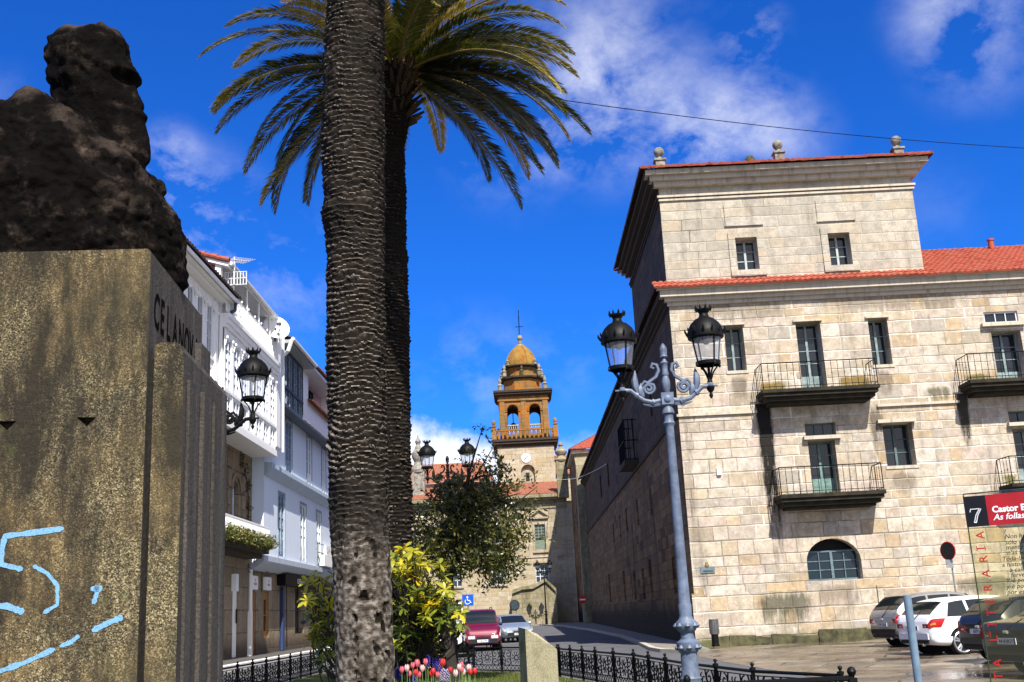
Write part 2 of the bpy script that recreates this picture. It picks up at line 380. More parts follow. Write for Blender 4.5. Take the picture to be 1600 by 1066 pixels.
# ------------------------------------------------------------------ palette
PAL_OLD = [(0.37, 0.31, 0.22), (0.56, 0.48, 0.36), (0.50, 0.41, 0.28), (0.60, 0.54, 0.44), (0.46, 0.36, 0.22), (0.58, 0.50, 0.38), (0.50, 0.40, 0.30), (0.44, 0.39, 0.31), (0.55, 0.42, 0.25), (0.61, 0.55, 0.45)]
PAL = [(0.40, 0.33, 0.24), (0.62, 0.54, 0.42), (0.54, 0.45, 0.33), (0.66, 0.60, 0.51), (0.47, 0.34, 0.19), (0.63, 0.55, 0.45), (0.52, 0.44, 0.36), (0.43, 0.39, 0.33), (0.58, 0.43, 0.25), (0.65, 0.59, 0.50), (0.57, 0.46, 0.38), (0.60, 0.53, 0.42)]
PAL = [tuple(c * .86 for c in q) for q in PAL]
STN = dict(joint=(0.72, 0.66, 0.57))
M_FAC = ashlar('warm_granite_ashlar', 0.43, 0.86, PAL, jw=0.014, streak=0.6, varh=.6, bmp=.9, dark=(0.05, 0.04, 0.03),
               stains=((9.25, 10.1, 2.2, 9.1, (0.012, 0.01, 0.008), 1.0), (17.1, 17.75, 6.5, 9.1, (0.02, 0.018, 0.012), 0.95), (8.2, 11.2, 0.3, 2.1, (0.05, 0.05, 0.025), .8),
                       (9.4, 10.9, 9.3, 10.0, (0.16, 0.11, 0.02), .9), (12.5, 14.2, 9.3, 10.1, (0.17, 0.11, 0.02), .9), (17.4, 18.9, 9.3, 9.9, (0.12, 0.10, 0.03), .9), (18.4, 19.2, 5.3, 5.9, (0.10, 0.10, 0.02), .9), (15.8, 17.3, 8.6, 9.5, (0.07, 0.065, 0.03), .8), (15.5, 19, 1.2, 2.2, (0.06, 0.06, 0.03), .7), (8.35, 9.3, 9.1, 10.35, (0.10, 0.08, 0.055), .7), (14.1, 15.0, 8.9, 10.3, (0.10, 0.08, 0.055), .7), (14.1, 15.5, 5.0, 6.3, (0.12, 0.095, 0.065), .65), (10.6, 12.9, 1.0, 2.2, (0.13, 0.10, 0.065), .6), (6.3, 12.0, 12.3, 13.3, (0.12, 0.095, 0.065), .6), (11.0, 20.0, 12.4, 13.3, (0.12, 0.095, 0.065), .6), (13.6, 14.4, 6.6, 9.0, (0.07, 0.06, 0.045), .8)),
               moss=(0.75, 0.8, (0.07, 0.08, 0.02), 0.9), **STN)
M_UPP = ashlar('grey_granite_ashlar', 0.42, 0.95, [(0.34, 0.31, 0.25), (0.48, 0.43, 0.34), (0.40, 0.36, 0.29), (0.50, 0.46, 0.38), (0.44, 0.36, 0.25), (0.50, 0.45, 0.37), (0.40, 0.37, 0.31)], joint=(0.36, 0.32, 0.26), jw=0.010, streak=0.45, dark=(0.07, 0.06, 0.05), fleck=.7)
M_SIDE = ashlar('shaded_granite_ashlar', 0.45, 1.3, [(0.08, 0.044, 0.018), (0.30, 0.18, 0.085), (0.15, 0.088, 0.04), (0.34, 0.205, 0.095), (0.20, 0.122, 0.058)], joint=(0.03, 0.02, 0.011), streak=1.0, dark=(0.012, 0.009, 0.006), moss=(2.6, 2.0, (0.012, 0.011, 0.007), .95))  # lane wall's shade put into the block tones, darkest near the foot
M_DARKST = ashlar('shaded_dark_granite', 0.45, 1.3, [(0.05, 0.030, 0.015), (0.15, 0.092, 0.046), (0.09, 0.055, 0.028), (0.12, 0.073, 0.036)], joint=(0.018, 0.011, 0.007), streak=1.0, dark=(0.006, 0.005, 0.004))  # granite darkened to paint in the shade of the left-facing upper walls
M_TRIM = rendered('weathered_stone_trim', (0.44, 0.39, 0.31), (0.08, 0.065, 0.05), 0.8, 0.9)
M_TRIMD = rendered('dark_and_shaded_stone_trim', (0.045, 0.035, 0.025), (0.012, 0.010, 0.008), 0.8, 0.95)  # dark trim; on the monastery's left side it stands in for shade
M_MOSSY = plain('mossy_stone', (0.10, 0.095, 0.045), 0.95, col2=(0.018, 0.016, 0.012), scale=3.0, bmp=.5, world=True)
M_TILE = tilemat('red_clay_tiles', (0.23, 0.042, 0.022), (0.33, 0.070, 0.038), (0.27, 0.085, 0.05), .45)
M_DARKT = tilemat('dark_tiles', (0.05, 0.03, 0.024), (0.07, 0.04, 0.03), (0.035, 0.026, 0.022))  # dark tiles; on left-facing roof sides they also paint in shade
M_TILEB = tilemat('brown_clay_tiles', (0.25, 0.085, 0.045), (0.32, 0.12, 0.07), (0.22, 0.10, 0.06), .5)
M_WIN = plain('grey_green_window_paint', (0.24, 0.31, 0.31), 0.6, col2=(0.10, 0.14, 0.14), scale=5)
M_WIND = plain('dark_green_window_paint', (0.09, 0.14, 0.14), 0.6, col2=(0.04, 0.06, 0.06), scale=5)
M_PANE = glassmat('dark_window_pane')
M_IRON = plain('black_iron', (0.005, 0.005, 0.0052), 0.5, scale=20, spec=.14)
M_LICH = ashlar('lichen_granite', 0.5, 0.9, [(0.20, 0.11, 0.03), (0.27, 0.18, 0.08), (0.26, 0.12, 0.022), (0.19, 0.14, 0.07)], joint=(0.12, 0.07, 0.03), streak=.8, dark=(0.035, 0.022, 0.012), lich=(0.31, 0.105, 0.006), lichamt=.46)
M_CHUR = ashlar('church_granite', 0.5, 1.0, [(0.34, 0.28, 0.18), (0.45, 0.40, 0.30), (0.38, 0.30, 0.18), (0.48, 0.43, 0.33)], joint=(0.4, 0.34, 0.25), streak=.6, dark=(0.10, 0.08, 0.05), lich=(0.36, 0.20, 0.05), lichamt=.12)
M_CHURM = ashlar('mossy_church_granite', 0.5, 0.9, [(0.24, 0.21, 0.13), (0.34, 0.29, 0.20), (0.28, 0.24, 0.14)], joint=(0.15, 0.13, 0.08), streak=.8, dark=(0.04, 0.036, 0.02), lich=(0.10, 0.095, 0.03), lichamt=.4)
M_DOME = plain('lichened_dome_stone', (0.24, 0.165, 0.035), 0.95, col2=(0.20, 0.075, 0.012), scale=1.1, bmp=.4, world=True)
M_WHITE = rendered('white_paint', (0.86, 0.85, 0.83), (0.45, 0.45, 0.45), 0.25, 0.55)
M_BLUEW = rendered('bluish_white_render', (0.66, 0.73, 0.84), (0.40, 0.46, 0.56), 0.35, 0.7)
M_GUT = rendered('aluminium_gutter', (0.6, 0.62, 0.64), (0.3, 0.31, 0.33), .3, .4)

# ------------------------------------------------------------------ ground
def gz(x, y):
    z = 0.004 * max(0, y - 35)
    if x < -7: z += 0.28 * min(1, (-7 - x) / 2.2)
    return z
b = MB(); b.grid([[(x, y, -0.12) for x in (-1500, -60, 60, 1500)] for y in (-300, -20, 160, 2500)])
struct(b.build('ground', plain('earth', (0.12, 0.10, 0.08), .95, world=True)))
mt, t, bs = newmat('asphalt'); P = POS(t)
c = RAMP(t, NOISE(t, P, 0.35, 5, .65), [(.3, (0.075, 0.078, 0.085)), (.7, (0.13, 0.13, 0.135))])
c = MIX(t, RAMP(t, NOISE(t, P, 55, 2), [(.4, .45), (.6, 0)]), c, (0.035, 0.035, 0.037))
t.links.new(c, bs.inputs['Base Color']); bs.inputs['Roughness'].default_value = .85; bump(t, bs, NOISE(t, P, 60, 2), .4, .01)
M_ASPH = mt
xs = [-9.2, -8.4, -7.6, -7, -5, -2, 0, 2, 4, 5, 6.3]; ys = [-25, 0, 10, 20, 30, 35, 45, 60, 80, 100, 119.9]
b = MB(); b.grid([[(x, y, gz(x, y)) for x in xs] for y in ys]); struct(b.build('road', M_ASPH, smooth=True))
# wet flagstone square
mt, t, bs = newmat('wet_flagstones'); P = POS(t)
w3 = ND(t, 'ShaderNodeVectorMath', {0: VSC(t, P, (1, 1, 0)), 1: ND(t, 'ShaderNodeVectorMath', {0: ND(t, 'ShaderNodeTexNoise', {'Vector': P, 'Scale': .6}).outputs['Color'], 'Scale': .5}, operation='SCALE').outputs[0]}, operation='ADD').outputs[0]
rot = ND(t, 'ShaderNodeMapping', {'Vector': w3, 'Rotation': (0, 0, rad(24))}).outputs[0]
br = ND(t, 'ShaderNodeTexBrick', {'Vector': rot, 'Scale': 1.0, 'Mortar Size': 0.03, 'Brick Width': 2.3, 'Row Height': 1.05, 'Color1': (0.05, 0.05, 0.05, 1), 'Color2': (.95, .95, .95, 1), 'Mortar': (0, 0, 0, 1), 'Mortar Smooth': .3})
tone = ND(t, 'ShaderNodeSeparateColor', {0: br.outputs[0]}).outputs[0]
c = RAMP(t, tone, [(0, (0.10, 0.085, 0.062)), (.35, (0.24, 0.20, 0.14)), (.7, (0.18, 0.12, 0.07)), (1, (0.36, 0.30, 0.21))])
c = MIX(t, RAMP(t, NOISE(t, P, 1.1, 6, .7), [(.42, 0), (.62, .75)]), c, (0.06, 0.052, 0.04))
c = MIX(t, RAMP(t, NOISE(t, P, 7, 4, .7), [(.5, 0), (.7, .6)]), c, (0.035, 0.03, 0.024))
c = MIX(t, RAMP(t, br.outputs['Fac'], [(0, 0), (1, .95)]), c, (0.014, 0.012, 0.010))
wet = RAMP(t, NOISE(t, P, 0.32, 4, .6), [(.42, 0), (.58, 1)])
c = MIX(t, MA(t, 'MULTIPLY', wet, .6), c, (0.05, 0.042, 0.035), 'MULTIPLY' if False else 'MIX')
t.links.new(c, bs.inputs['Base Color'])
t.links.new(MA(t, 'SUBTRACT', 0.62, MA(t, 'MULTIPLY', wet, 0.48)), bs.inputs['Roughness']); bs.inputs['Specular IOR Level'].default_value = .55
bump(t, bs, MA(t, 'ADD', NOISE(t, P, 6, 4), MA(t, 'MULTIPLY', br.outputs['Fac'], -.6)), .22, .03)
b = MB(); pl = [(6.4, -20), (6.15, 20), (5.85, 26), (5.5, 31), (5.35, 38.6), (6.3, 42.2), (60, 42.2), (60, -20)]
b.face([(x, y, 0.006 + (0.02 if y > 40 else 0)) for x, y in pl])
struct(b.build('plaza', mt))
M_KERB = rendered('granite_kerb', (0.40, 0.37, 0.31), (0.12, 0.11, 0.09), .5, .9)
M_PAVE = ashlar('pavement_slabs', 0.6, 0.6, [(0.22, 0.20, 0.17), (0.28, 0.26, 0.22), (0.25, 0.22, 0.18)], joint=(0.10, 0.09, 0.08), streak=0, bmp=.2)
def slab(name, poly, zt, zb, mat):
    b = MB(); n = len(poly)
    T = [(x, y, zt(x, y)) for x, y in poly]; b.face(T)
    for i in range(n):
        a, c = poly[i], poly[(i + 1) % n]
        b.face([T[i], T[(i + 1) % n], (c[0], c[1], zb), (a[0], a[1], zb)])
    return b.build(name, mat)
struct(slab('pavement', [(6.34, 42), (6.34, 105.9), (5.6, 106.3), (5.6, 119.8), (-8.9, 119.8), (-8.9, 114), (1.6, 112), (3.2, 100), (4.4, 80), (4.95, 60), (4.75, 48), (4.55, 42), (4.7, 40), (5.3, 38.7), (6.2, 38.6)], lambda x, y: gz(x, y) + .11, -.1, M_PAVE))
kb = MB(); kl = [(1.6, 112), (3.2, 100), (4.4, 80), (4.95, 60), (4.75, 48), (4.55, 42), (4.7, 40), (5.3, 38.7)]
kb.grid([[(x - .02, y, -.05) for x, y in kl], [(x - .02, y, gz(x, y) + .118) for x, y in kl], [(x + .2, y, gz(x, y) + .118) for x, y in kl]])
struct(kb.build('kerb', M_KERB))
struct(slab('pavement', [(-11.19, 10), (-9.25, 10), (-9.25, 110), (-11.19, 110)], lambda x, y: .46, -.1, plain('dark_stone_pavement', (0.10, 0.095, 0.09), .7, world=True)))  # dark stone strip along the house fronts
b = MB(); b.bx(-9.55, -9.2, 10, 110, .15, .472); struct(b.build('kerb', rendered('pale_granite_kerb', (0.62, 0.60, 0.56), (0.3, 0.28, 0.25), .3)))
GARDEN = [(-6.85, 13.0), (-6.84, 25.2), (-6.55, 35.6), (-4.2, 34.0), (-1.53, 31.9), (0.1, 29.6), (0.72, 27.5), (1.45, 24.4), (2.03, 21.8), (2.45, 17.8), (2.93, 14.9), (3.72, 13.0)]
mt, t, bs = newmat('lawn'); P = POS(t)
c = RAMP(t, NOISE(t, P, 1.4, 6, .7), [(.35, (0.05, 0.075, 0.012)), (.65, (0.10, 0.11, 0.018))]); t.links.new(c, bs.inputs['Base Color']); bs.inputs['Roughness'].default_value = .95
bump(t, bs, NOISE(t, P, 40, 3), .8, .03)
struct(slab('lawn', GARDEN, lambda x, y: .07, -.1, mt))
b = MB()
for k in range(9000):
    x = rng.uniform(-2.2, 1.6); y = rng.uniform(19, 31.5)
    if x > .1 + (29.6 - y) * .25: continue
    h = rng.uniform(.03, .09); a = rng.uniform(0, 6.28); w = .008; dx, dy = math.cos(a) * w, math.sin(a) * w; lx, ly = rng.uniform(-.04, .04), rng.uniform(-.04, .04)
    b.face([(x - dx, y - dy, .065), (x + dx, y + dy, .065), (x + lx, y + ly, .07 + h)], rng.random())
stuff(b.build('grass', leafmat('grass_blades', [(0.05, 0.08, 0.012), (0.13, 0.14, 0.02)]), recalc=False), 'short green grass blades of the fenced garden lawn', 'grass')

# ------------------------------------------------------------------ windows
def window(parent, M, u0, u1, v0, v1, cols=2, rows=3, inset=0.32, mat=None, pane=None, fw=0.06, mw=0.03, panel=0.0, mull=0.09, name='window', transom=None):
    mat = mat or M_WIN; b = MB(); w0, w1 = -inset - .05, -inset
    b.box(M, u0, u0 + fw, v0, v1, w0, w1); b.box(M, u1 - fw, u1, v0, v1, w0, w1)
    b.box(M, u0 + fw, u1 - fw, v1 - fw, v1, w0, w1); b.box(M, u0 + fw, u1 - fw, v0, v0 + fw, w0, w1)
    if panel: 
        b.box(M, u0 + fw, u1 - fw, v0 + fw, v0 + panel, w0, w1 - .012)
        for k in range(cols):
            a = u0 + fw + (u1 - u0 - 2 * fw) * k / cols; c = u0 + fw + (u1 - u0 - 2 * fw) * (k + 1) / cols
            b.box(M, a + .1, c - .1, v0 + fw + .06, v0 + panel - .08, w1 - .012, w1 + .004)
    vb = v0 + max(panel, fw); iu = u1 - u0 - 2 * fw
    for k in range(1, cols):
        c = u0 + fw + iu * k / cols; h = (mull if cols == 2 or k * 2 == cols else mw) / 2
        b.box(M, c - h, c + h, v0 + fw, v1 - fw, w0 - .004, w1 + .02)
    for k in range(1, rows):
        z = vb + (v1 - fw - vb) * k / rows; b.box(M, u0 + fw, u1 - fw, z - mw / 2, z + mw / 2, w0 + .003, w1 - .006)
    f = b.build(name, mat, parent)
    MB().box(M, u0 + .02, u1 - .02, v0 + .02, v1 - .02, w0 - .02, w0 + .012).build('pane', pane or M_PANE, f)
    return f

# ------------------------------------------------------------------ the monastery on the right
F = 42.0; XL = 6.35; XE = 34.0
mon = thing('monastery', 'large pale granite monastery wing with iron balconies and tower block under red tiles', 'building', (XL, F, 0))
MF = Mfront(F); MS = Mside(XL)
ops = {'w1': (8.44, 9.2, 10.45, 12.3), 'd1': (11.3, 12.28, 9.42, 12.3), 'w2': (14.18, 14.95, 10.4, 12.3), 't2': (18.8, 20.15, 11.86, 12.32), 'd2': (18.98, 20.15, 9.4, 11.52),
       't3': (11.2, 12.4, 7.72, 8.22), 'd3': (11.25, 12.3, 5.4, 7.52), 'w3': (14.2, 15.35, 6.4, 8.06), 't4': (19.15, 20.5, 7.85, 8.3), 'd4': (19.2, 20.45, 5.4, 7.6),
       'w5': (23.6, 24.4, 10.4, 12.3), 'd5': (27, 28, 9.4, 12.3)}
holes = [rect(*o) for o in ops.values()]
A1 = arch(10.7, 12.75, 2.23, 2.95, rise=.83); A2 = arch(18.75, 20.75, 2.25, 3.0, rise=.85)
b = MB(); b.wall(MF, [(XL, 0), (XE, 0), (XE, 13.4), (XL, 13.4)], holes + [A1, A2], 0.66)
wall = b.build('wall', M_FAC, mon)
for o in (ops['w1'], ops['w2'], ops['w5']): window(mon, MF, *o, 2, 3, inset=.5)
for k in ('d1', 'd5'): window(mon, MF, *ops[k], 2, 4, inset=.52, panel=.75)
window(mon, MF, *ops['d2'], 2, 3, inset=.52, panel=.55)
for k in ('d3', 'd4'): window(mon, MF, *ops[k], 2, 3, inset=.52, panel=.7, mat=plain('green_door_paint', (0.16, 0.27, 0.24), .6, col2=(0.07, 0.11, 0.10)) if k == 'd3' else M_WIN)
window(mon, MF, *ops['w3'], 2, 3, inset=.54, mat=M_WIND)
for k in ('t2', 't3', 't4'): window(mon, MF, *ops[k], 3, 1, inset=.08 if k == 't2' else .22, mat=M_GUT if k == 't2' else M_WIND, mull=.04)
for (u0, u1) in ((10.7, 12.75), (18.75, 20.75)):
    fr = window(mon, MF, u0 + .01, u1 - .01, 2.24, 3.35, 4, 3, inset=.36, mat=plain('blue_grey_arch_window_paint', (0.13, 0.19, 0.21), .6, col2=(0.06, 0.09, 0.10)), mull=.1)
    MB().box(MF, u0 - .2, u1 + .2, 3.35, 4.0, -.62, -.5).build('arch_panel', M_IRON, mon)  # black panel filling the arched head above the window
# lintels, hood ledges, sills
b = MB()
for k in ('w1', 'd1', 'w2', 'w5', 'd5'): o = ops[k]; b.piece(); b.box(MF, o[0] - .1, o[1] + .08, o[3] + .0, o[3] + .07, 0.002, .09)
for k, e in (('t3', .12), ('t4', .12), ('t2', .18)): o = ops[k]; b.piece(); b.box(MF, o[0] - e, o[1] + e, o[2] - .16, o[2] - .02, -.05, .2)
o = ops['w3']; b.piece(); b.box(MF, o[0] - .2, o[1] + .12, o[3], o[3] + .13, .002, .22)
for k in ('w1', 'w2', 'w3'): o = ops[k]; b.piece(); b.box(MF, o[0] - .06, o[1] + .06, o[2] - .12, o[2], .002, .035)
b.build('lintel', M_TRIM, mon)
# string course, plinth, base stones
b = MB(); b.box(MF, XL - .08, 9.4, 8.72, 8.82, .002, .09); b.piece(); b.box(MF, 14.1, 17.3, 8.72, 8.82, .002, .09); b.piece(); b.box(MF, 22, XE, 8.72, 8.82, .002, .09)
b.build('string_course', M_TRIM, mon)
MB().box(MS, F, 106, 8.7, 8.84, .002, .09).build('side_string_course', M_TRIMD, mon)
b = MB(); b.box(MF, XL - .1, 10.55, 0, 1.95, .002, .1); b.box(MF, 13.2, 18.6, 0, 1.98, .002, .07); b.build('plinth', M_FAC, mon)
MB().box(MS, F, 106, 0, 2.0, .002, .1).build('side_plinth', M_SIDE, mon)
b = MB(); x = 6.9
while x < 17:
    L = rng.uniform(.5, 1.0); h = rng.uniform(.28, .48); d = rng.uniform(.125, .17); z1 = h
    b.piece(); k = len(b.v); b.box(MF, x, x + L - .02, -.05, h, .08, d)
    for i in range(k, k + 8): q = b.v[i]; b.v[i] = (q[0] + rng.uniform(-.03, .03), q[1] + rng.uniform(-.03, .0), q[2] + rng.uniform(-.05, .04))
    x += L
b.build('base_stone', M_MOSSY, mon)
# side wall
MSY = lambda x, y: onX(x, y, XL)
sh = []
for px, zz0, zz1, ww in ((1050, 2.1, 3.6, .9), (1013, 1.9, 3.9, 1.0), (1001, 1.9, 3.6, 1.0), (987, 1.9, 3.7, 1.1), (971, 2.0, 3.9, 1.2), (948, 2.1, 4.1, 1.6), (960, 6.0, 7.3, 1.0), (971, 6.0, 7.4, 1.0), (982, 6.0, 7.4, .9), (1000, 5.9, 7.3, .8), (1022, 5.9, 7.2, .8), (1035, 10.2, 11.6, .8), (1002, 10.2, 11.7, .9), (958, 10.0, 11.7, 1.2), (945, 10.0, 11.7, 1.4)):
    y = MSY(px, 850)[1]; sh.append(rect(y - ww / 2, y + ww / 2, zz0, zz1))
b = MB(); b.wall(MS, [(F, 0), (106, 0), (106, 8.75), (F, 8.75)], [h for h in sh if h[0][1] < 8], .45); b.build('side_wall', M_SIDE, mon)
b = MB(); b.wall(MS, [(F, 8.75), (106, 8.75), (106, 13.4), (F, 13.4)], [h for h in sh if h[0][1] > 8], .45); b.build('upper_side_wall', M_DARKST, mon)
for h in sh: window(mon, MS, h[0][0], h[1][0], h[0][1], h[2][1], 2, 2, inset=.32, mat=M_WIND)
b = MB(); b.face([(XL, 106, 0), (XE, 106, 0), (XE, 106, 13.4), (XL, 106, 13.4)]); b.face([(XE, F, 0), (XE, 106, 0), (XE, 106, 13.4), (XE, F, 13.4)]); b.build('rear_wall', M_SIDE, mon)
# iron grille box on the side
yb = onX(984, 735, 6.0)[1]; 
b = MB(); b.box(MS, yb - 1.6, yb + 1.6, 8.9, 9.15, 0.0, .75); bal = b.build('balcony', M_TRIMD, mon)
b = MB()
for k in range(9): y = yb - 1.5 + k * 3.0 / 8; b.tube([(XL - .7, y, 9.15), (XL - .7, y, 11.3)], .025, 4)
for k in range(3):
    for s in (-1, 1): x = XL - .2 - k * .22; b.tube([(x, yb + s * 1.5, 9.15), (x, yb + s * 1.5, 11.3)], .025, 4)
for z in (9.2, 10.2, 11.3): b.tube([(XL, yb - 1.5, z), (XL - .7, yb - 1.5, z), (XL - .7, yb + 1.5, z), (XL, yb + 1.5, z)], .03, 4)
b.build('railing', M_IRON, bal)
# eaves of the lower block
b = MB()
for z0, z1, p in ((13.2, 13.36, .1), (13.36, 13.52, .22), (13.52, 13.78, .4)):
    b.bx(XL - p + .02, XE, F - p, F + .001, z0, z1)
b.build('cornice', M_TRIM, mon)
b = MB()
for z0, z1, p in ((13.2, 13.36, .1), (13.36, 13.52, .22), (13.52, 13.78, .4)): b.bx(XL - p, XL + .001, F - p + .03, 106, z0 + .002, z1 - .004)
b.build('side_cornice', M_TRIMD, mon)  # left cornice in dark trim: its shade is painted in
rz_ = onY(1555, 385, 48.0)[2]
b = MB()
roof_patch(b, (XL - .6, F - .6, 13.82), (16.75, F - .6, 13.82), (16.75, F + .2, 14.28), (XL - .6, F + .2, 14.28))
roof_patch(b, (16.75, F - .6, 13.82), (XE + .3, F - .6, 13.82), (XE + .3, 48.2, rz_), (16.75, 48.2, rz_))
roof_patch(b, (XL, 106, 14.0), (XL, 54, 14.0), (XL + 7, 54, 17.2), (XL + 7, 106, 17.2), tile=.6)
b.face([(XE, 48.2, rz_), (16.75, 48.2, rz_), (16.75, 54, 14), (XE, 54, 14)])
roof = b.build('roof', M_TILE, mon, smooth=True)
b = MB(); roof_patch(b, (XL - .6, 106, 13.82), (XL - .6, F - .55, 13.82), (XL + .2, F + .2, 14.2), (XL + .2, 106, 14.2), tile=.4); b.build('side_roof', M_DARKT, mon, smooth=True)  # dark tiles stand in for shade along the lane-side eave
c = onY(1549, 385, 47.5); b = MB(); b.lathe([(.13, -.4), (.13, .25), (.16, .26), (.16, .34), (.1, .35)], c, 12); b.build('chimney', M_TILE, roof, smooth=True)
# plaster strip under the tiles
b = MB(); b.bx(XL - .5, XE, F - .48, F - .3, 13.785, 13.85); b.build('eave_mortar', rendered('pale_mortar', (0.62, 0.57, 0.48), (0.2, 0.17, 0.13), .5), mon)
# tower block
UF = F + .1; UD = 12.2; UR = 16.75; MU = Mfront(UF)
uh = [rect(9.27, 10.15, 14.62, 15.96), rect(13.04, 13.92, 14.62, 15.98)]
b = MB(); b.wall(MU, [(XL, 13.4), (UR, 13.4), (UR, 18.3), (XL, 18.3)], uh, .55)
b.face([(UR, UF, 13.4), (UR, UF + UD, 13.4), (UR, UF + UD, 18.3), (UR, UF, 18.3)]); b.face([(XL, UF + UD, 13.4), (UR, UF + UD, 13.4), (UR, UF + UD, 18.3), (XL, UF + UD, 18.3)])
b.build('upper_wall', M_UPP, mon)
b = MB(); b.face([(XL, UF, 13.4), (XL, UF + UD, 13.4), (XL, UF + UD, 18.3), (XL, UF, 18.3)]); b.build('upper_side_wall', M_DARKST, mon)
for h in uh: window(mon, MU, h[0][0], h[1][0], h[0][1], h[2][1], 2, 3, inset=.42, mat=plain('white_green_window_paint', (0.42, 0.47, 0.45), .6, col2=(0.2, 0.24, 0.24)))
b = MB()
for u0, u1 in ((9.27, 10.15), (13.04, 13.92)):
    b.piece(); b.box(MU, u0 - .28, u0, 14.4, 16.2, .002, .05); b.box(MU, u1, u1 + .28, 14.4, 16.2, .002, .05); b.box(MU, u0, u1, 15.98, 16.2, .002, .05); b.box(MU, u0 - .28, u1 + .28, 14.34, 14.6, .051, .08)
    b.piece(); b.box(MU, u0 - .33, u1 + .3, 16.55, 17.42, .002, .04); b.box(MU, u0 - .36, u1 + .33, 16.49, 16.55, .002, .07)
b.build('window_surround', M_UPP, mon)
b = MB()
for z0, z1, p in ((17.72, 17.8, .07), (17.86, 17.95, .12), (18.3, 18.5, .25), (18.5, 18.7, .42), (18.7, 18.9, .6)):
    b.bx(XL - p + .03, UR + p, UF - p, UF + UD + p, z0, z1)
b.bx(XL + .01, UR - .01, UF + .01, UF + UD, 17.9, 18.4)
b.build('upper_cornice', M_TRIM, mon)
b = MB()
for z0, z1, p in ((17.72, 17.8, .07), (17.86, 17.95, .12), (18.3, 18.5, .25), (18.5, 18.7, .42), (18.7, 18.9, .6)): b.bx(XL - p, XL - p + .029 + .0 * p, UF - p + .02, UF + UD + p, z0 - .003, z1 - .003); b.bx(XL - p, XL, UF + .02, UF + UD, z0 - .004, z0 - .002)
b.build('side_cornice', M_TRIMD, mon)  # dark skin on left faces and soffit paints in their shade
b = MB(); e = .78; zc = 18.93; ap = (11.5, UF + 6.1, 21.0)
cs = [(XL - e, UF - e, zc), (UR + e, UF - e, zc), (UR + e, UF + UD + e, zc), (XL - e, UF + UD + e, zc)]
for i in range(4):
    A, B = Vector(cs[i]), Vector(cs[(i + 1) % 4]); C = Vector(ap); roof_patch(b, A, B, C.lerp(B, .25), C.lerp(A, .25)) if i < 3 else None
b.build('upper_roof', M_TILE, mon, smooth=True)
A, B = Vector(cs[3]), Vector(cs[0]) + Vector((0, .04, 0)); C = Vector(ap); b = MB(); roof_patch(b, A, B, C.lerp(B, .25), C.lerp(A, .25)); b.build('upper_roof', M_DARKT, mon, smooth=True)  # left slope gets dark tiles in place of shade
M_FIN = plain('grey_lichened_finial', (0.30, 0.29, 0.25), .95, col2=(0.07, 0.065, 0.045), scale=4, bmp=.5)
for px, py, yy in ((1032, 268, UF - .35), (1218, 256, UF + .3), (1404, 250, UF - .35)):
    c = onY(px, py, yy); b = MB()
    b.bx(c[0] - .19, c[0] + .19, yy - .19, yy + .19, 18.95, c[2] + .42); b.bx(c[0] - .24, c[0] + .24, yy - .24, yy + .24, c[2] + .42, c[2] + .5)
    b.lathe([(.17, .5), (.12, .56), (.08, .62), (.12, .66), (.19, .74), (.215, .84), (.19, .95), (.12, 1.02), (.02, 1.05)], (c[0], yy, c[2]), 14)
    b.build('finial', M_FIN, mon, smooth=True)
c = onY(1172, 252, UF + 9); b = MB(); b.lathe([(.2, -.8), (.24, -.1), (.25, .1), (.15, .25), (.03, .3)], c, 12); b.build('finial', M_MOSSY, mon, smooth=True)
# balconies
def balcony(u0, u1, zt, dep=1.15, moss=True):
    b = MB()
    b.box(MF, u0, u1, zt - .13, zt, 0, dep); b.box(MF, u0 + .06, u1 - .06, zt - .27, zt - .13, 0, dep - .08); b.box(MF, u0 + .16, u1 - .16, zt - .42, zt - .27, 0, dep - .2); b.box(MF, u0 + .3, u1 - .3, zt - .52, zt - .42, 0, dep - .4)
    s = b.build('balcony', M_BALC, mon)
    r = MB(); hh = 1.02; e = .06
    P0 = [(u0 + e, 0), (u0 + e, dep - e), (u1 - e, dep - e), (u1 - e, 0)]
    for z, rr in ((zt + hh, .022), (zt + .1, .014)): r.tube([MF(u, z, w) for u, w in P0], rr, 5)
    for i in range(3):
        (ua, wa), (ub, wb) = P0[i], P0[i + 1]; L = math.hypot(ub - ua, wb - wa); n = max(3, int(L / .235))
        for k in range(n + (i == 2)):
            q = k / n; u, w = ua + (ub - ua) * q, wa + (wb - wa) * q
            r.tube([MF(u, zt, w), MF(u, zt + hh, w)], .02 if k == 0 else .0105, 4)
            if k % 2: zz = zt + .55; r.tube([MF(u, zz - .035, w), MF(u, zz, w), MF(u, zz + .035, w)], [.008, .026, .008], 5)
    r.build('railing', M_IRON, s)
    if moss:
        g = MB()
        for k in range(420):
            u = rng.uniform(u0 + .05, u1 - .05); w = rng.uniform(dep * .55, dep - .02); 
            if rng.random() < .55 + .4 * math.sin(u * 3.1): continue
            h = rng.uniform(.02, .09); a = rng.uniform(0, 6.28); q = .03
            g.face([MF(u - q * math.cos(a), zt + .001, w - q * math.sin(a)), MF(u + q * math.cos(a), zt + .001, w + q * math.sin(a)), MF(u + rng.uniform(-.03, .03), zt + h, w)], rng.random())
        stuff(g.build('moss', M_MOSSLEAF, s, recalc=False))
    return s
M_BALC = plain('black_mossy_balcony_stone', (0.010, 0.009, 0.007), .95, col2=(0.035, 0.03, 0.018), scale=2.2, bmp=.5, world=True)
M_MOSSLEAF = leafmat('balcony_moss', [(0.06, 0.06, 0.015), (0.10, 0.09, 0.02), (0.20, 0.12, 0.02)], .2)
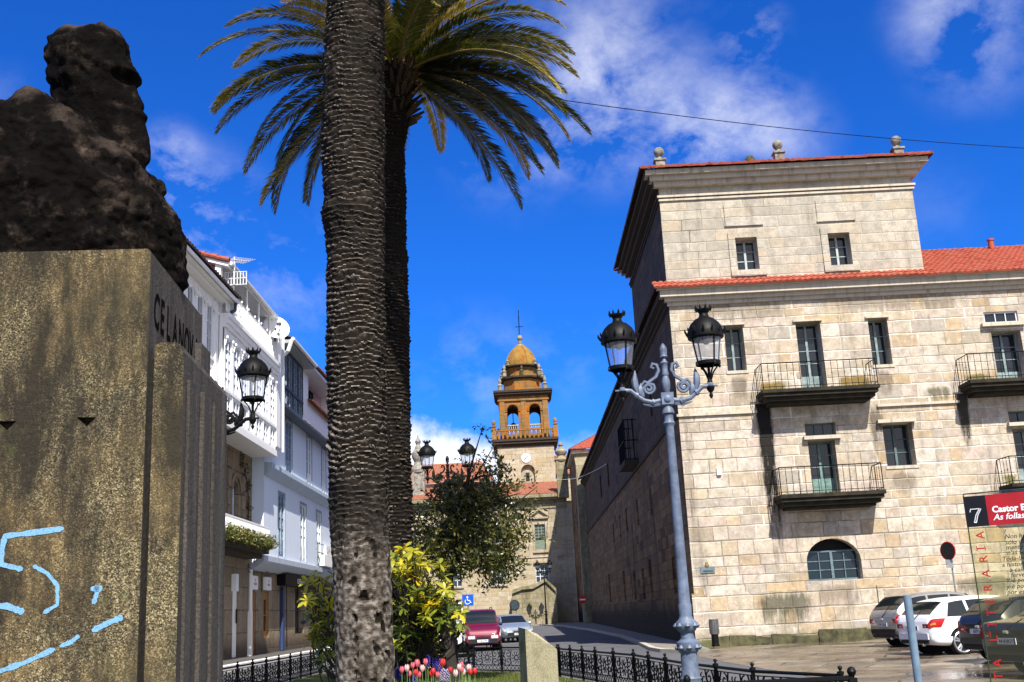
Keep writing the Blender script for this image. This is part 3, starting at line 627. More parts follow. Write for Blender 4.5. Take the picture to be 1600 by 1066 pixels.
balcony(9.45, 13.95, 9.42); balcony(9.7, 13.65, 5.4); balcony(17.38, 21.9, 9.4); balcony(18.35, 21.6, 5.4)
# small fittings on the wall
b = MB(); b.box(MF, 7.62, 7.79, 6.38, 6.66, 0.0, .09); b.box(MF, 7.63, 7.78, 6.58, 6.66, .09, .11); b.box(MF, 7.66, 7.75, 6.38, 6.41, .09, .105)
tag(b.build('alarm_box', M_WHITE), 'small white alarm box fixed on the pale stone facade', 'alarm box')
pq = thing('plaque', 'slate grey street plaque with small crest on the corner of the stone facade', 'plaque', (6.93, F - .02, 2.85))
MB().box(MF, 6.67, 7.2, 2.72, 2.96, 0.0, .035).build('plate', plain('slate_plate', (0.13, 0.18, 0.21), .5), pq)
textmesh('Abastos', .115, lambda x, y, w: (6.935 + x, F - .038 - w, 2.765 + y), M_IRON, pq, align='CENTER', shear=.2)
b = MB(); b.lathe([(.03, 0), (.075, .05), (.085, .1), (.06, .15), (.035, .19), (.05, .21), (.02, .235)], (6.92, F - .03, 2.9), 10, sy=.35); b.build('crest', plain('brass_crest', (0.22, 0.17, 0.07), .45, metal=.5), pq, smooth=True)

WX = 5.62
# ------------------------------------------------------------------ wing behind the monastery
wg = thing('side_wing', 'taller stone wing with red hipped roof closing the shaded lane', 'building', (WX, 108, 0))
b = MB(); b.wall(Mfront(108), [(WX, 0), (14, 0), (14, 17.05), (WX, 17.05)], [], .3); b.build('wall', M_CHURM, wg)
b = MB(); y1 = 119.9; hs_ = [rect(y, y + 1.1, 9.5, 11.6) for y in (110, 113, 116)] + [rect(y, y + .9, 4.5, 6.0) for y in (110, 113, 116)]
b.wall(Mside(WX), [(108, 0), (y1, 0), (y1, 17.05), (108, 17.05)], hs_, .4); b.build('side_wall', M_SIDE, wg)
for h in hs_: window(wg, Mside(WX), h[0][0], h[1][0], h[0][1], h[2][1], 2, 2, mat=M_WIND)
b = MB(); b.bx(WX - .3, 14, 107.7, 119.9, 16.75, 17.1); b.build('cornice', M_TRIM, wg)
b = MB(); roof_patch(b, (WX - .5, 107.4, 17.13), (14, 107.4, 17.13), (14, 115, 20.2), (WX + 4, 115, 20.2), tile=.35); b.build('roof', M_TILE, wg, smooth=True)
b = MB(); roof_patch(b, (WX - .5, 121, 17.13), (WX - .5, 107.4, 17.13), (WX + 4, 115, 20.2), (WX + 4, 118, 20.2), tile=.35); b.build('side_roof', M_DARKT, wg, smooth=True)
b = MB(); b.bx(WX + .01, 6.9, 106.4, 107.99, 0, 15.4); b.face([(WX, 106.4, 15.4), (6.9, 106.4, 15.4), (6.9, 107.99, 16.3), (WX, 107.99, 16.3)]); b.build('buttress', M_CHURM, wg)

# ------------------------------------------------------------------ church front at the end of the street
CY = 120.0; MC = Mfront(CY)
ch = thing('church', 'ochre stone church front with pedimented windows closing the end of the street', 'church', (0, CY, 0))
cx = [2.0 - 4.7 * k for k in range(6)]
hs_ = [rect(x - .58, x + .58, 8.2, 10.9) for x in cx] + [rect(x - .7, x + .7, 4.7, 6.6) for x in cx]
b = MB(); b.wall(MC, [(-26, 0), (6.3, 0), (6.3, 13.3), (-26, 13.3)], hs_, .45); b.face([(-26, CY, 0), (-26, CY + 12, 0), (-26, CY + 12, 13.3), (-26, CY, 13.3)]); b.build('wall', M_CHUR, ch)
M_CWIN = plain('green_grey_church_windows', (0.10, 0.13, 0.12), .6, col2=(0.06, 0.08, 0.07)); M_CPANE = glassmat('church_pane', (0.03, 0.035, 0.04))
for x in cx:
    f = window(ch, MC, x - .58, x + .58, 8.2, 10.9, 3, 5, inset=.2, mat=plain('pale_green_window', (0.17, 0.22, 0.17), .6) , pane=M_CPANE, panel=1.0, mw=.09, mull=.09)
    window(ch, MC, x - .7, x + .7, 4.7, 6.6, 3, 3, inset=.2, mat=plain('white_church_window', (0.55, 0.6, 0.65), .6), pane=M_CPANE, mw=.09, mull=.1)
b = MB()
for x in cx:
    b.piece(); b.box(MC, x - .95, x + .95, 11.5, 11.68, .002, .25)
    for s in (-1, 1):
        k = len(b.v); b.box(MC, x, x + s * 1.05, 11.68, 11.9, .002, .28)
        for i in range(k, k + 8):
            q = b.v[i]; d = abs(q[0] - x) / 1.05; b.v[i] = (q[0], q[1], q[2] + (1 - d) * .75)
    b.box(MC, x - .8, x - .58, 8.0, 11.2, .002, .1); b.box(MC, x + .58, x + .8, 8.0, 11.2, .002, .1); b.box(MC, x - .85, x + .85, 7.85, 8.1, .101, .18); b.box(MC, x - .85, x + .85, 6.75, 6.95, .002, .3); b.box(MC, x - .9, x + .9, 4.5, 4.7, .002, .15)
b.piece(); b.box(MC, -26, 5.1, 7.35, 7.6, .002, .1)
b.build('window_surround', M_CHUR, ch)
b = MB()
for z0, z1, p in ((12.6, 12.75, .1), (13.2, 13.5, .3), (13.5, 13.75, .6), (13.75, 14.1, .8)): b.bx(-26.5, 5.1, CY - p, CY + .4, z0, z1)
b.build('cornice', M_CHURM, ch)
b = MB(); roof_patch(b, (-26.5, CY - .5, 14.15), (5.1, CY - .5, 14.15), (5.1, 129.9, 16.6), (-26.5, 129.9, 16.6), tile=.4, step=.6); roof_patch(b, (-16, 129, 17.0), (-3.0, 129, 17.0), (-4.5, 136, 20.2), (-14, 136, 20.2), tile=.4, step=.6)
b.build('roof', M_TILEB, ch, smooth=True)
b = MB(); b.bx(-16, -3, 129.5, 140, 14, 17); b.piece(); b.bx(4.35, 12, 131, 140, 13, 17.6); b.build('nave_wall', M_CHUR, ch)
b = MB(); roof_patch(b, (4.35, 130.5, 17.6), (12, 130.5, 17.6), (12, 136, 20.5), (4.35, 136, 20.5), tile=.4, step=.6); b.build('nave_roof', M_TILEB, ch, smooth=True)
for px, py0, py1, yy, r in ((655, 765, 680, 124, .85), (878, 735, 690, 119.5, .75)):
    a = onY(px, py0, yy); c = onY(px, py1, yy); h = c[2] - a[2]; b = MB()
    b.bx(a[0] - r * .8, a[0] + r * .8, yy - r * .8, yy + r * .8, a[2] - 3, a[2] + h * .3)
    b.lathe([(r, h * .3), (r * 1.1, h * .36), (r * .7, h * .42), (r * .55, h * .5), (r * .85, h * .58), (r * .9, h * .66), (r * .5, h * .74), (r * .25, h * .82), (r * .4, h * .88), (r * .1, h * .95), (.04, h)], a, 12)
    b.build('pinnacle', M_FIN if px < 800 else M_CHURM, ch, smooth=True)
# terrace wall in front of the church
tw = MB(); y = 113.5; q = lambda px, py: tuple(onY(px, py, y)[[0, 2]])
pts = [q(800, 975), q(872, 975), q(869, 921), q(852, 905), q(833, 916), q(815, 918), q(800, 924)]
pts[0] = (pts[0][0], 0); pts[1] = (pts[1][0], 0)
tw.wall(Mfront(y), pts, [], .3); n = len(pts)
for i in range(n): a, c = pts[i], pts[(i + 1) % n]; tw.face([(a[0], y, a[1]), (c[0], y, c[1]), (c[0], CY, c[1]), (a[0], CY, a[1])])
for i in range(2, n - 1):
    a, c = pts[i], pts[i + 1]; tw.face([(a[0], y - .25, a[1] + .1), (c[0], y - .25, c[1] + .1), (c[0], y - .25, c[1] - .25), (a[0], y - .25, a[1] - .25)])
    tw.face([(a[0], y - .25, a[1] + .1), (c[0], y - .25, c[1] + .1), (c[0], y + .3, c[1] + .1), (a[0], y + .3, a[1] + .1)])
tag(tw.build('terrace_wall', M_CHURM), 'low mossy stone wall with gabled top below the church windows', 'wall')

# ------------------------------------------------------------------ bell tower
TY = 130.0; TX = 1.0; MT = Mfront(TY)
bt = thing('bell_tower', 'baroque bell tower with orange lichen, clock face and ribbed dome', 'tower', (TX, TY + 3.3, 0))
hw = 3.4
niche = arch(.3, 1.95, 16.2, 18.0)
b = MB(); b.wall(MT, [(TX - hw, 8), (TX + hw, 8), (TX + hw, 21.3), (TX - hw, 21.3)], [niche], .5)
for xx in (TX - hw, TX + hw): b.face([(xx, TY, 8), (xx, TY + 6.8, 8), (xx, TY + 6.8, 21.3), (xx, TY, 21.3)])
b.face([(TX - hw, TY + 6.8, 8), (TX + hw, TY + 6.8, 8), (TX + hw, TY + 6.8, 21.3), (TX - hw, TY + 6.8, 21.3)]); b.build('shaft', M_CHUR, bt)
MB().box(MT, .2, 2.05, 15.9, 19.0, -.7, -.5).build('niche_wall', M_CHUR, bt)
MB().box(MT, .85, 1.3, 16.9, 17.9, -.5, -.46).build('window', M_PANE, bt)
b = MB(); b.bx(TX - hw - .15, TX + hw + .15, TY - .15, TY + 6.95, 21.0, 21.35); b.bx(TX - hw - .45, TX + hw + .45, TY - .45, TY + 7.25, 21.35, 21.65); b.bx(TX - hw - .6, TX + hw + .6, TY - .6, TY + 7.4, 21.65, 21.9)
b.build('cornice', M_TRIMD, bt)
b = MB(); zb0 = 21.9
for s in (-1, 1):
    for e in (0, 1):
        xx = TX + s * (hw + .3); yy = TY - .35 + e * 7.5
        b.bx(xx - .28, xx + .28, yy - .28, yy + .28, zb0, zb0 + 1.45); b.lathe([(.2, 1.45), (.32, 1.6), (.12, 1.75), (.24, 1.95), (.2, 2.2), (.03, 2.4)], (xx, yy, zb0), 10)
for e in (0, 1):
    yy = TY - .35 + e * 7.5; b.bx(TX - hw - .1, TX + hw + .1, yy - .15, yy + .15, zb0 + 1.02, zb0 + 1.22)
    for k in range(13): xx = TX - 3.2 + k * 6.4 / 12; b.lathe([(.09, 0), (.16, .3), (.09, .6), (.13, 1.02)], (xx, yy, zb0), 8)
for s in (-1, 1):
    xx = TX + s * (hw + .3); b.bx(xx - .15, xx + .15, TY - .1, TY + 6.9, zb0 + 1.02, zb0 + 1.22)
    for k in range(10): b.lathe([(.09, 0), (.16, .3), (.09, .6), (.13, 1.02)], (xx, TY + .3 + k * .7, zb0), 8)
b.build('balustrade', M_LICH, bt, smooth=True)
# belfry, open on all sides
bw = 3.0; B0, B1 = TY + .45, TY + 6.4; za, zt = 21.9, 27.3
fa = [arch(TX - 1.35 - .68, TX - 1.35 + .68, 22.6, 25.55, 12), arch(TX + 1.35 - .68, TX + 1.35 + .68, 22.6, 25.55, 12)]
b = MB()
for yy, dd in ((B0, 1), (B1, -1)): b.wall(lambda u, v, w, yy=yy, dd=dd: (u, yy - w * dd, v), [(TX - bw, za), (TX + bw, za), (TX + bw, zt), (TX - bw, zt)], fa, .7)
cyb = (B0 + B1) / 2; sa = [arch(cyb - 1.35 - .68, cyb - 1.35 + .68, 22.6, 25.55, 12), arch(cyb + 1.35 - .68, cyb + 1.35 + .68, 22.6, 25.55, 12)]
for xx, dd in ((TX - bw, 1), (TX + bw, -1)): b.wall(lambda u, v, w, xx=xx, dd=dd: (xx - w * dd, u, v), [(B0, za), (B1, za), (B1, zt), (B0, zt)], sa, .7)
b.build('belfry', M_LICH, bt)
b = MB()
for s in (-1, 1):
    for c0 in (2.62,): b.bx(TX + s * c0 - .3, TX + s * c0 + .3, B0 - .14, B0 + .001, za, 26.7)
b.bx(TX - .3, TX + .3, B0 - .1, B0 + .001, za, 26.7); b.bx(TX - bw - .12, TX + bw + .12, B0 - .2, B1 + .2, 26.7, 26.9)
for c0 in (-1.35, 1.35):
    pts = [(TX + c0 + .78 * math.cos(math.pi * i / 12), B0 - .05, 25.55 + .78 * math.sin(math.pi * i / 12)) for i in range(13)]; b.tube(pts, .12, 5)
    b.bx(TX + c0 - .95, TX + c0 - .66, B0 - .1, B0 + .001, 25.4, 25.6); b.bx(TX + c0 + .66, TX + c0 + .95, B0 - .1, B0 + .001, 25.4, 25.6)
b.build('pilaster', M_LICH, bt)
b = MB()
for c0 in (-1.35, 1.35):
    b.piece(); b.bx(TX + c0 - .7, TX + c0 + .7, B0 + .1, B0 + .35, 23.65, 23.8)
    for k in range(5): b.lathe([(.06, 0), (.11, .3), (.06, .6), (.09, 1.05)], (TX + c0 - .52 + k * .26, B0 + .22, 22.6), 6)
b.build('arch_railing', M_CHUR, bt)
b = MB(); b.lathe([(.62, 0), (.55, .12), (.45, .45), (.38, .8), (.2, .98), (.05, 1.0)], (TX - 1.35, cyb, 23.5), 14); b.tube([(TX - 1.35, cyb, 24.5), (TX - 1.35, cyb, 27.2)], .06, 5); b.build('bell', plain('bronze', (0.05, 0.045, 0.035), .5, metal=.5), bt, smooth=True)
b = MB(); b.bx(TX - bw + .1, TX + bw - .1, B0 + .2, B1 - .2, 26.95, 27.25)
for z0, z1, p in ((27.3, 27.5, .2), (27.5, 27.75, .45), (27.75, 28.0, .6)): b.bx(TX - bw - p, TX + bw + p, B0 - p, B1 + p, z0, z1)
b.build('cornice', M_TRIMD, bt)
oc = rad(22.5)
b = MB(); b.lathe([(2.7, 28.0), (2.7, 28.25), (2.5, 28.3), (2.5, 29.6)], (TX, cyb, 0), 8, oc); b.lathe([(1.95, 30.0), (1.95, 31.2)], (TX, cyb, 0), 16); b.build('drum', M_LICH, bt)
b = MB(); b.lathe([(2.6, 29.6), (2.9, 29.75), (2.9, 29.95), (2.3, 30.05)], (TX, cyb, 0), 8, oc); b.lathe([(2.2, 31.2), (2.45, 31.3), (2.45, 31.45), (1.95, 31.55)], (TX, cyb, 0), 24); b.build('drum_cornice', M_TRIMD, bt)
b = MB()
for s in (-1, 1):
    for e in (-1, 1):
        for r, z, h in ((2.75, 28.0, 1.6), (2.15, 29.95, 1.35), (1.7, 31.45, .7)):
            b.piece(); b.lathe([(.26, 0), (.26, h * .4), (.34, h * .45), (.12, h * .6), (.22, h * .78), (.16, h * .92), (.03, h * 1.1)], (TX + s * r, cyb + e * r, z), 8)
    b.piece(); b.lathe([(.22, 0), (.22, .5), (.28, .55), (.1, .75), (.18, .95), (.03, 1.3)], (TX + s * 2.5, cyb, 29.95), 8)
    b.piece(); b.lathe([(.22, 0), (.22, .5), (.28, .55), (.1, .75), (.18, .95), (.03, 1.3)], (TX + s * .0, cyb - 2.35, 30.0), 8)
b.build('pinnacle', M_CHURM, bt, smooth=True)
D0 = 31.5; dp = [(1.98, 0), (1.97, .3), (1.90, .75), (1.72, 1.25), (1.42, 1.75), (1.05, 2.2), (.66, 2.55), (.38, 2.8), (.3, 2.85)]
b = MB(); b.lathe([(r, z + D0) for r, z in dp], (TX, cyb, 0), 24)
for k in range(8): a = k * math.pi / 4 + oc; b.tube([(TX + (r + .02) * math.cos(a), cyb + (r + .02) * math.sin(a), z + D0) for r, z in dp], .09, 5)
b.build('dome', M_DOME, bt, smooth=True)
b = MB(); b.lathe([(.5, 34.2), (.45, 34.4), (.22, 34.5), (.2, 35.0), (.3, 35.1), (.36, 35.35), (.25, 35.6), (.1, 35.7)], (TX, cyb, 0), 12); b.build('lantern_finial', M_CHURM, bt, smooth=True)
b = MB(); b.tube([(TX, cyb, 35.6), (TX, cyb, 38.9)], .045, 5); b.tube([(TX - .5, cyb, 36.8), (TX + .5, cyb, 36.8)], .045, 5); b.tube([(TX - .15, cyb, 35.6), (TX - .05, cyb, 38.2)], .02, 4); b.lathe([(.02, 0), (.08, .08), (.02, .16)], (TX, cyb, 38.85), 6); b.build('cross', M_IRON, bt)
cf = MB(); cc = onY(822, 716, TY); cf.lathe([(.56, 0), (.56, .08), (.52, .1)], (0, 0, 0), 28); cf.v = [(cc[0] + x, TY - .001 - z, cc[2] + y) for x, y, z in cf.v]
ck = cf.build('clock', rendered('clock_white', (.8, .8, .78), (.5, .5, .48), .2), bt)
b = MB(); MK = lambda u, v, w: (cc[0] + u, TY - .1 - w, cc[2] + v)
for a, L, wd in ((rad(40), .42, .035), (rad(222), .36, .045)):
    dx, dz = math.sin(a), math.cos(a); b.tube([MK(0, 0, .03), MK(dx * L, dz * L, .03)], wd, 4)
for k in range(12):
    a = k * math.pi / 6; b.tube([MK(.4 * math.sin(a), .4 * math.cos(a), .005), MK(.48 * math.sin(a), .48 * math.cos(a), .005)], .022, 4)
b.build('clock_hand', M_IRON, ck)
# ------------------------------------------------------------------ white houses along the left of the street
XW, ZB = -11.2, 0.44
M_SAND = ashlar('brown_sandstone', 0.75, 1.1, [(0.26, 0.20, 0.13), (0.34, 0.27, 0.18), (0.30, 0.235, 0.155), (0.24, 0.185, 0.12)], joint=(0.09, 0.07, 0.05), streak=.5, bmp=.3, dark=(0.05, 0.035, 0.025), moss=(1.6, 1.2, (0.06, 0.04, 0.03), .8))
M_FRAMEW = rendered('white_window_paint', (0.74, 0.76, 0.78), (0.4, 0.42, 0.45), .2, .5)
M_FRAMEB = plain('blue_grey_window_paint', (0.30, 0.37, 0.46), .6, col2=(0.12, 0.16, 0.22), scale=6)
M_PANEB = glassmat('sky_blue_window_pane', (0.10, 0.16, 0.30), .06, .8)
M_WOOD = plain('orange_brown_door_wood', (0.42, 0.17, 0.035), .45, col2=(0.24, 0.085, 0.018), scale=3)
M_BLUEP = plain('blue_paint', (0.03, 0.055, 0.15), .5)
M_BLKW = plain('black_weathered_wood', (0.025, 0.03, 0.04), .6, col2=(0.07, 0.10, 0.15), scale=5)
def gallery(par, M, u0, u1, v0, v1, n, tiers, pw=.22, mat=None, fmat=None, pane=None, rows=(4, 2), cols=2, archtop=False, d=.1):
    b = MB(); hs = []; step = (u1 - u0) / n; tv = v0
    for (a, c, r) in tiers:
        for k in range(n):
            x0 = u0 + k * step + pw / 2; x1 = u0 + (k + 1) * step - pw / 2
            hs.append((arch(x0, x1, a, c - (x1 - x0) / 2, 8) if archtop else rect(x0, x1, a, c), x0, x1, a, c, r))
    b.wall(M, [(u0, v0), (u1, v0), (u1, v1), (u0, v1)], [h[0] for h in hs], d)
    for k in range(n + 1):
        x = u0 + k * step; b.box(M, max(u0, x - .05), min(u1, x + .05), v0 + .3, v1 - .1, .002, .022)
    for (a, c, r) in tiers[1:]: b.box(M, u0, u1, a - .16, a - .06, .002, .04)
    b.build('gallery_front', mat, par)
    for h in hs: window(par, M, h[1], h[2], h[3], h[4], cols, h[5], inset=.02, mat=fmat, pane=pane, fw=.035, mw=.022, mull=.03)
# house A, nearest, mostly behind the monument
hA = thing('townhouse', 'white galleried house with black tiled eave and arched top panes, nearest behind the monument', 'house', (XW, 30, ZB), group='houses along the left of the street')
YA = 37.3; XA = -10.4; MA_ = Mleft(XA)
b = MB(); b.wall(Mleft(XW), [(26.5, ZB), (YA, ZB), (YA, 8.3), (26.5, 8.3)], [rect(28, 29.2, ZB + .1, 3.2), rect(32, 33.2, ZB + .1, 3.2), rect(28, 29, 5, 7.4), rect(33, 34, 5, 7.4)], .3); b.build('wall', M_SAND, hA)
for o in ((28, 29.2, ZB + .1, 3.2), (32, 33.2, ZB + .1, 3.2), (28, 29, 5, 7.4), (33, 34, 5, 7.4)): window(hA, Mleft(XW), *o, 2, 3, inset=.2, mat=M_FRAMEW)
gallery(hA, MA_, 26.7, YA - .55, 8.3, 12.85, 9, [(8.7, 10.3, 3), (10.75, 12.5, 3)], pw=.55, mat=M_WHITE, fmat=M_FRAMEW, pane=M_PANE, archtop=False)
b = MB(); b.box(MA_, YA - .55, YA, 8.3, 12.85, -.8, 0); b.box(MA_, YA - .55, YA - .4, 8.3, 12.85, .002, .06); b.face([(XA, YA, 8.3), (XW - 4, YA, 8.3), (XW - 4, YA, 13), (XA, YA, 13)]); b.face([(XA, 26.7, 8.3), (XW, 26.7, 8.3), (XW, YA, 8.3), (XA, YA, 8.3)])
b.box(MA_, 26.7, YA, 12.85, 13.0, -.6, .25)
b.build('corner_post', M_WHITE, hA)
b = MB()
for k in range(10):                                   # carved fretwork brackets under the eave
    b.piece(); y = 26.7 + k * (YA - .55 - 26.7) / 9
    for s in (-1, 1):
        b.tube([(XA + .02, y + s * (.05 + .25 * math.sin(q * .4)), 12.2 + .16 * q * .9 + .05 * (q % 2)) for q in range(4)], .022, 4)
        b.lathe([(.05, 0), (.06, .05), (.02, .1)], (XA + .08, y + s * .17, 12.33), 6)
b.build('fretwork', M_WHITE, hA)
b = MB(); b.bx(XA - .3, -9.86, 26.4, YA + .7, 13.0, 13.12); b.build('soffit', M_WHITE, hA)
b = MB(); roof_patch(b, (-9.8, 26.4, 13.17), (-9.8, YA + .75, 13.17), (-14.5, YA + .75, 13.85), (-14.5, 26.4, 13.85), tile=.26); b.build('roof', M_DARKT, hA, smooth=True)
b = MB(); b.tube([(-9.95, 26.4, 13.08), (-9.95, YA + .6, 13.08)], .09, 6); b.tube([(-9.95, YA + .55, 13.05), (-9.98, YA + .6, 12.75), (-10.3, YA + .3, 12.45)], .07, 6); b.build('gutter', M_BLKW, hA, smooth=True)
b = MB(); b.tube([(-10.33, YA + .05, 12.45), (-10.33, YA + .02, 8.4)], .07, 6); b.build('downpipe', M_WHITE, hA, smooth=True)
# house B: gallery, veranda, orange gable
hB = thing('townhouse', 'white house with glazed gallery, top veranda and orange clad gable', 'house', (XW, 42, ZB), group='houses along the left of the street')
Y0, Y1 = 37.32, 45.62; XG = -10.2; MW = Mleft(XW); MG = Mleft(XG)
dz = [arch(42.75, 43.75, ZB + .05, 2.95, 8, .35), rect(45.45, 46.2, ZB + .05, 3.0), rect(38.6, 39.8, ZB + .05, 3.0)]
fw_ = [arch(42.45, 43.5, 4.7, 6.85, 8, .4), arch(39.2, 40.25, 4.7, 6.85, 8, .4)]
b = MB(); b.wall(MW, [(Y0, ZB), (Y1, ZB), (Y1, 9), (Y0, 9)], [dz[0], dz[2]] + fw_, .3)
b.build('wall', M_SAND, hB)
b = MB()
for y in (41.9, 44.1, 38.7, 40.8):
    for k in range(5): b.box(MW, y - .25, y + .25, 4.75 + k * .72, 4.75 + k * .72 + .6, .002, .06)
for c in (42.97, 39.72):
    b.tube([(XW + .03, c + .72 * math.cos(a * math.pi / 10), 6.85 + .6 * math.sin(a * math.pi / 10)) for a in range(11)], .09, 5)
b.build('stone_quoins', M_SAND, hB)
for u0, u1 in ((42.45, 43.5), (39.2, 40.25)): window(hB, MW, u0, u1, 4.7, 7.2, 2, 4, inset=.2, mat=M_FRAMEW, pane=M_PANEB, transom=1)
dr = window(hB, MW, 38.6, 39.8, ZB + .05, 3.0, 2, 2, inset=.2, mat=M_WOOD, name='door', panel=1.4)
dr = MB().box(MW, 42.76, 43.74, ZB + .05, 3.2, -.16, -.1).build('door', M_WHITE, hB)
b = MB(); b.tube([MW(43.55, 1.75, -.05), MW(43.55, 2.3, -.05)], .03, 5); b.build('handle', M_IRON, dr)
MB().box(MW, 42.55, 42.95, 2.95, 3.6, .002, .18).build('meter_box', M_WHITE, hB)
gallery(hB, MG, Y0, Y1, 8.62, 12.05, 7, [(8.85, 9.6, 2), (9.85, 11.65, 5)], pw=.40, mat=M_WHITE, fmat=M_FRAMEW, pane=M_PANEB)
b = MB()
for k in range(8):
    b.piece(); y = Y0 + k * (Y1 - Y0) / 7
    for s in (-1, 1):
        if Y0 < y + s * .3 < Y1:
            b.tube([(XG + .02, y + s * (.08 + .3 * q / 5), 11.35 + .4 * math.sin(q / 5 * 1.5)) for q in range(6)], .02, 4); b.lathe([(.04, 0), (.05, .05), (.02, .1)], (XG + .06, y + s * .2, 11.62), 6)
b.build('fretwork', M_WHITE, hB)
b = MB(); b.bx(XW, XG, Y0, Y1, 8.5, 8.62); b.bx(XW, XG, Y1 - .06, Y1 + .001, 8.62, 12); b.bx(XG + .001, XG + .05, Y0, Y1, 8.5, 8.75); b.build('gallery_floor', M_WHITE, hB)
b = MB()
for z0, z1, p in ((12.0, 12.15, .08), (12.15, 12.35, .14), (12.35, 12.5, .2)): b.bx(XW - 2, XG + p, Y0, Y1 + .1, z0, z1)
b.build('veranda_floor', M_WHITE, hB)
b = MB(); XR = XG + .06
for z in (12.6, 13.42): b.tube([(XR, Y0, z), (XR, Y1 + .05, z)], .035, 5)
n = 46
for k in range(n + 1): y = Y0 + (Y1 - Y0) * k / n; b.tube([(XR, y, 12.6), (XR, y, 13.42)], .026, 4)
for k in range(0, 9): y = Y0 + k * (Y1 - Y0) / 8; b.lathe([(.05, 0), (.06, .06), (.02, .1)], (XR, y, 13.45), 6)
b.build('railing', M_WHITE, hB)
b = MB()
for y in (38.2, 40.2, 42.1, 44.0, Y1 - .05): b.piece(); b.tube([(XR, y, 12.5), (XR, y, 14.5)], .045, 5)
b.build('veranda_post', M_WHITE, hB)
b = MB(); b.bx(XW - 2.2, XW - 2, Y0, Y1, 12.4, 15.5); b.bx(XW - 2, XG - .2, Y1 - .1, Y1, 12.5, 14.3); b.build('veranda_wall', plain('grey_veranda_wall', (0.20, 0.20, 0.21), .8), hB)
ri = onY(280, 389, Y0); xe = -10.12; ze = 14.42; sl_ = .30
b = MB(); roof_patch(b, (xe, Y0 - .1, ze), (xe, Y1 + .4, ze), (xe - 7, Y1 + .4, ze + 7 * sl_), (xe - 7, Y0 - .1, ze + 7 * sl_), tile=.24); b.build('roof', M_TILE, hB, smooth=True)
b = MB(); b.face([(xe + .05, Y0 - .1, ze - .02), (xe + .05, Y1 + .4, ze - .02), (xe - 7, Y1 + .4, ze - .06 + 7 * sl_), (xe - 7, Y0 - .1, ze - .06 + 7 * sl_)])
b.face([(xe + .05, Y0 - .1, ze - .2), (xe + .05, Y1 + .4, ze - .2), (xe - 7, Y1 + .4, ze - .22 + 7 * sl_), (xe - 7, Y0 - .1, ze - .22 + 7 * sl_)])
for y in (Y0 - .1, Y1 + .4): b.face([(xe + .05, y, ze - .2), (xe + .05, y, ze - .02), (xe - 7, y, ze - .06 + 7 * sl_), (xe - 7, y, ze - .22 + 7 * sl_)])
b.face([(xe + .05, Y0 - .1, ze - .2), (xe + .05, Y1 + .4, ze - .2), (xe + .05, Y1 + .4, ze - .02), (xe + .05, Y0 - .1, ze - .02)]); b.build('roof_soffit', M_WHITE, hB)
b = MB()
for k in range(16):
    x0_, x1_ = xe + .1 - k * .44, xe + .1 - (k + 1) * .44 - .05; b.tube([(x0_, Y0 - .12, ze + .06 + (xe - x0_) * sl_), (x1_, Y0 - .12, ze + .03 + (xe - x1_) * sl_)], [.10, .085], 8)
b.build('verge_tile', M_TILE, hB, smooth=True)
b = MB(); b.tube([(xe + .12, Y0, ze - .06), (xe + .12, Y1 + .3, ze - .06)], .08, 6); b.tube([(xe + .1, Y1 + .2, ze - .1), (XG + .25, Y1 + .2, ze - .5), (XG + .25, Y1 + .2, 8.7)], .06, 6); b.build('gutter', M_GUT, hB, smooth=True)
b = MB(); nn = 60; g0 = xe - .45
b.grid([[(g0 - 6 * k / nn, Y0 + .2 + .035 * math.sin(k * 1.8), z if q == 0 else ze - .25 + sl_ * (.9 + 6 * k / nn)) for k in range(nn + 1)] for q, z in enumerate((12.4, 0))]); b.build('gable_cladding', plain('orange_sheet_cladding', (0.50, 0.10, 0.03), .6, world=True), hB, smooth='all')
b = MB(); b.bx(g0, g0 + .2, Y0, Y0 + .3, 12.5, ze - .05); b.build('gable_post', M_WHITE, hB)
b = MB(); c = onY(331, 370, 37); 
# roof aerial and little railed hatch
tb = thing('tv_aerial', 'lattice television aerial standing on the eave of the veranda roof', 'aerial', tuple(onY(366, 420, 37.6)))
o = Vector(onY(366, 420, 37.6)); b = MB(); b.tube([o - Vector((0, 0, .6)), o + Vector((0, 0, .45))], .03, 5); b.tube([o + Vector((-.1, -.2, .3)), o + Vector((.4, .5, .42))], .02, 4)
for k in range(9): p = o + Vector((-.1, -.2, .3)).lerp(Vector((.4, .5, .42)), k / 8); b.tube([p - Vector((.28, -.2, 0)), p + Vector((.28, -.2, 0))], .012, 4)
b.build('aerial_rods', M_GUT, tb)
b = MB(); r = MB()
for k in range(9):
    for zz in (0,): x = -.45 + k * .11; r.tube([o + Vector((x, .05, -.1)), o + Vector((x, .05, -.62))], .02, 4)
for z in (-.12, -.36, -.6): r.tube([o + Vector((-.45, .05, z)), o + Vector((.45, .05, z))], .022, 4)
r.build('reflector_grid', M_GUT, tb)
dsh = thing('satellite_dish', 'white satellite dish on the end of the veranda railing', 'satellite dish', tuple(onX(431, 513, -10.0)))
o = Vector(onX(431, 513, -10.0)); b = MB(); b.lathe([(.05, -.12), (.3, -.06), (.5, .02), (.58, .08), (.55, .08), (.3, -.02), (.05, -.08)], (0, 0, 0), 20); aim = Vector((.45, -.75, .35)).to_track_quat('Z', 'Y'); b.v = [tuple(o + aim @ Vector(v)) for v in b.v]; b.build('dish', M_WHITE, dsh, smooth=True)
b = MB(); b.tube([o + aim @ Vector((0, -.5, .0)), o + aim @ Vector((0, -.35, .45)), o + aim @ Vector((0, -.05, .5))], .025, 4); b.tube([o, o + Vector((-.1, .3, -.5))], .04, 5); b.bx(o.x - .08 + .2, o.x + .3, o.y - .4, o.y - .28, o.z + .02, o.z + .14); b.build('arm', M_BLKW, dsh)
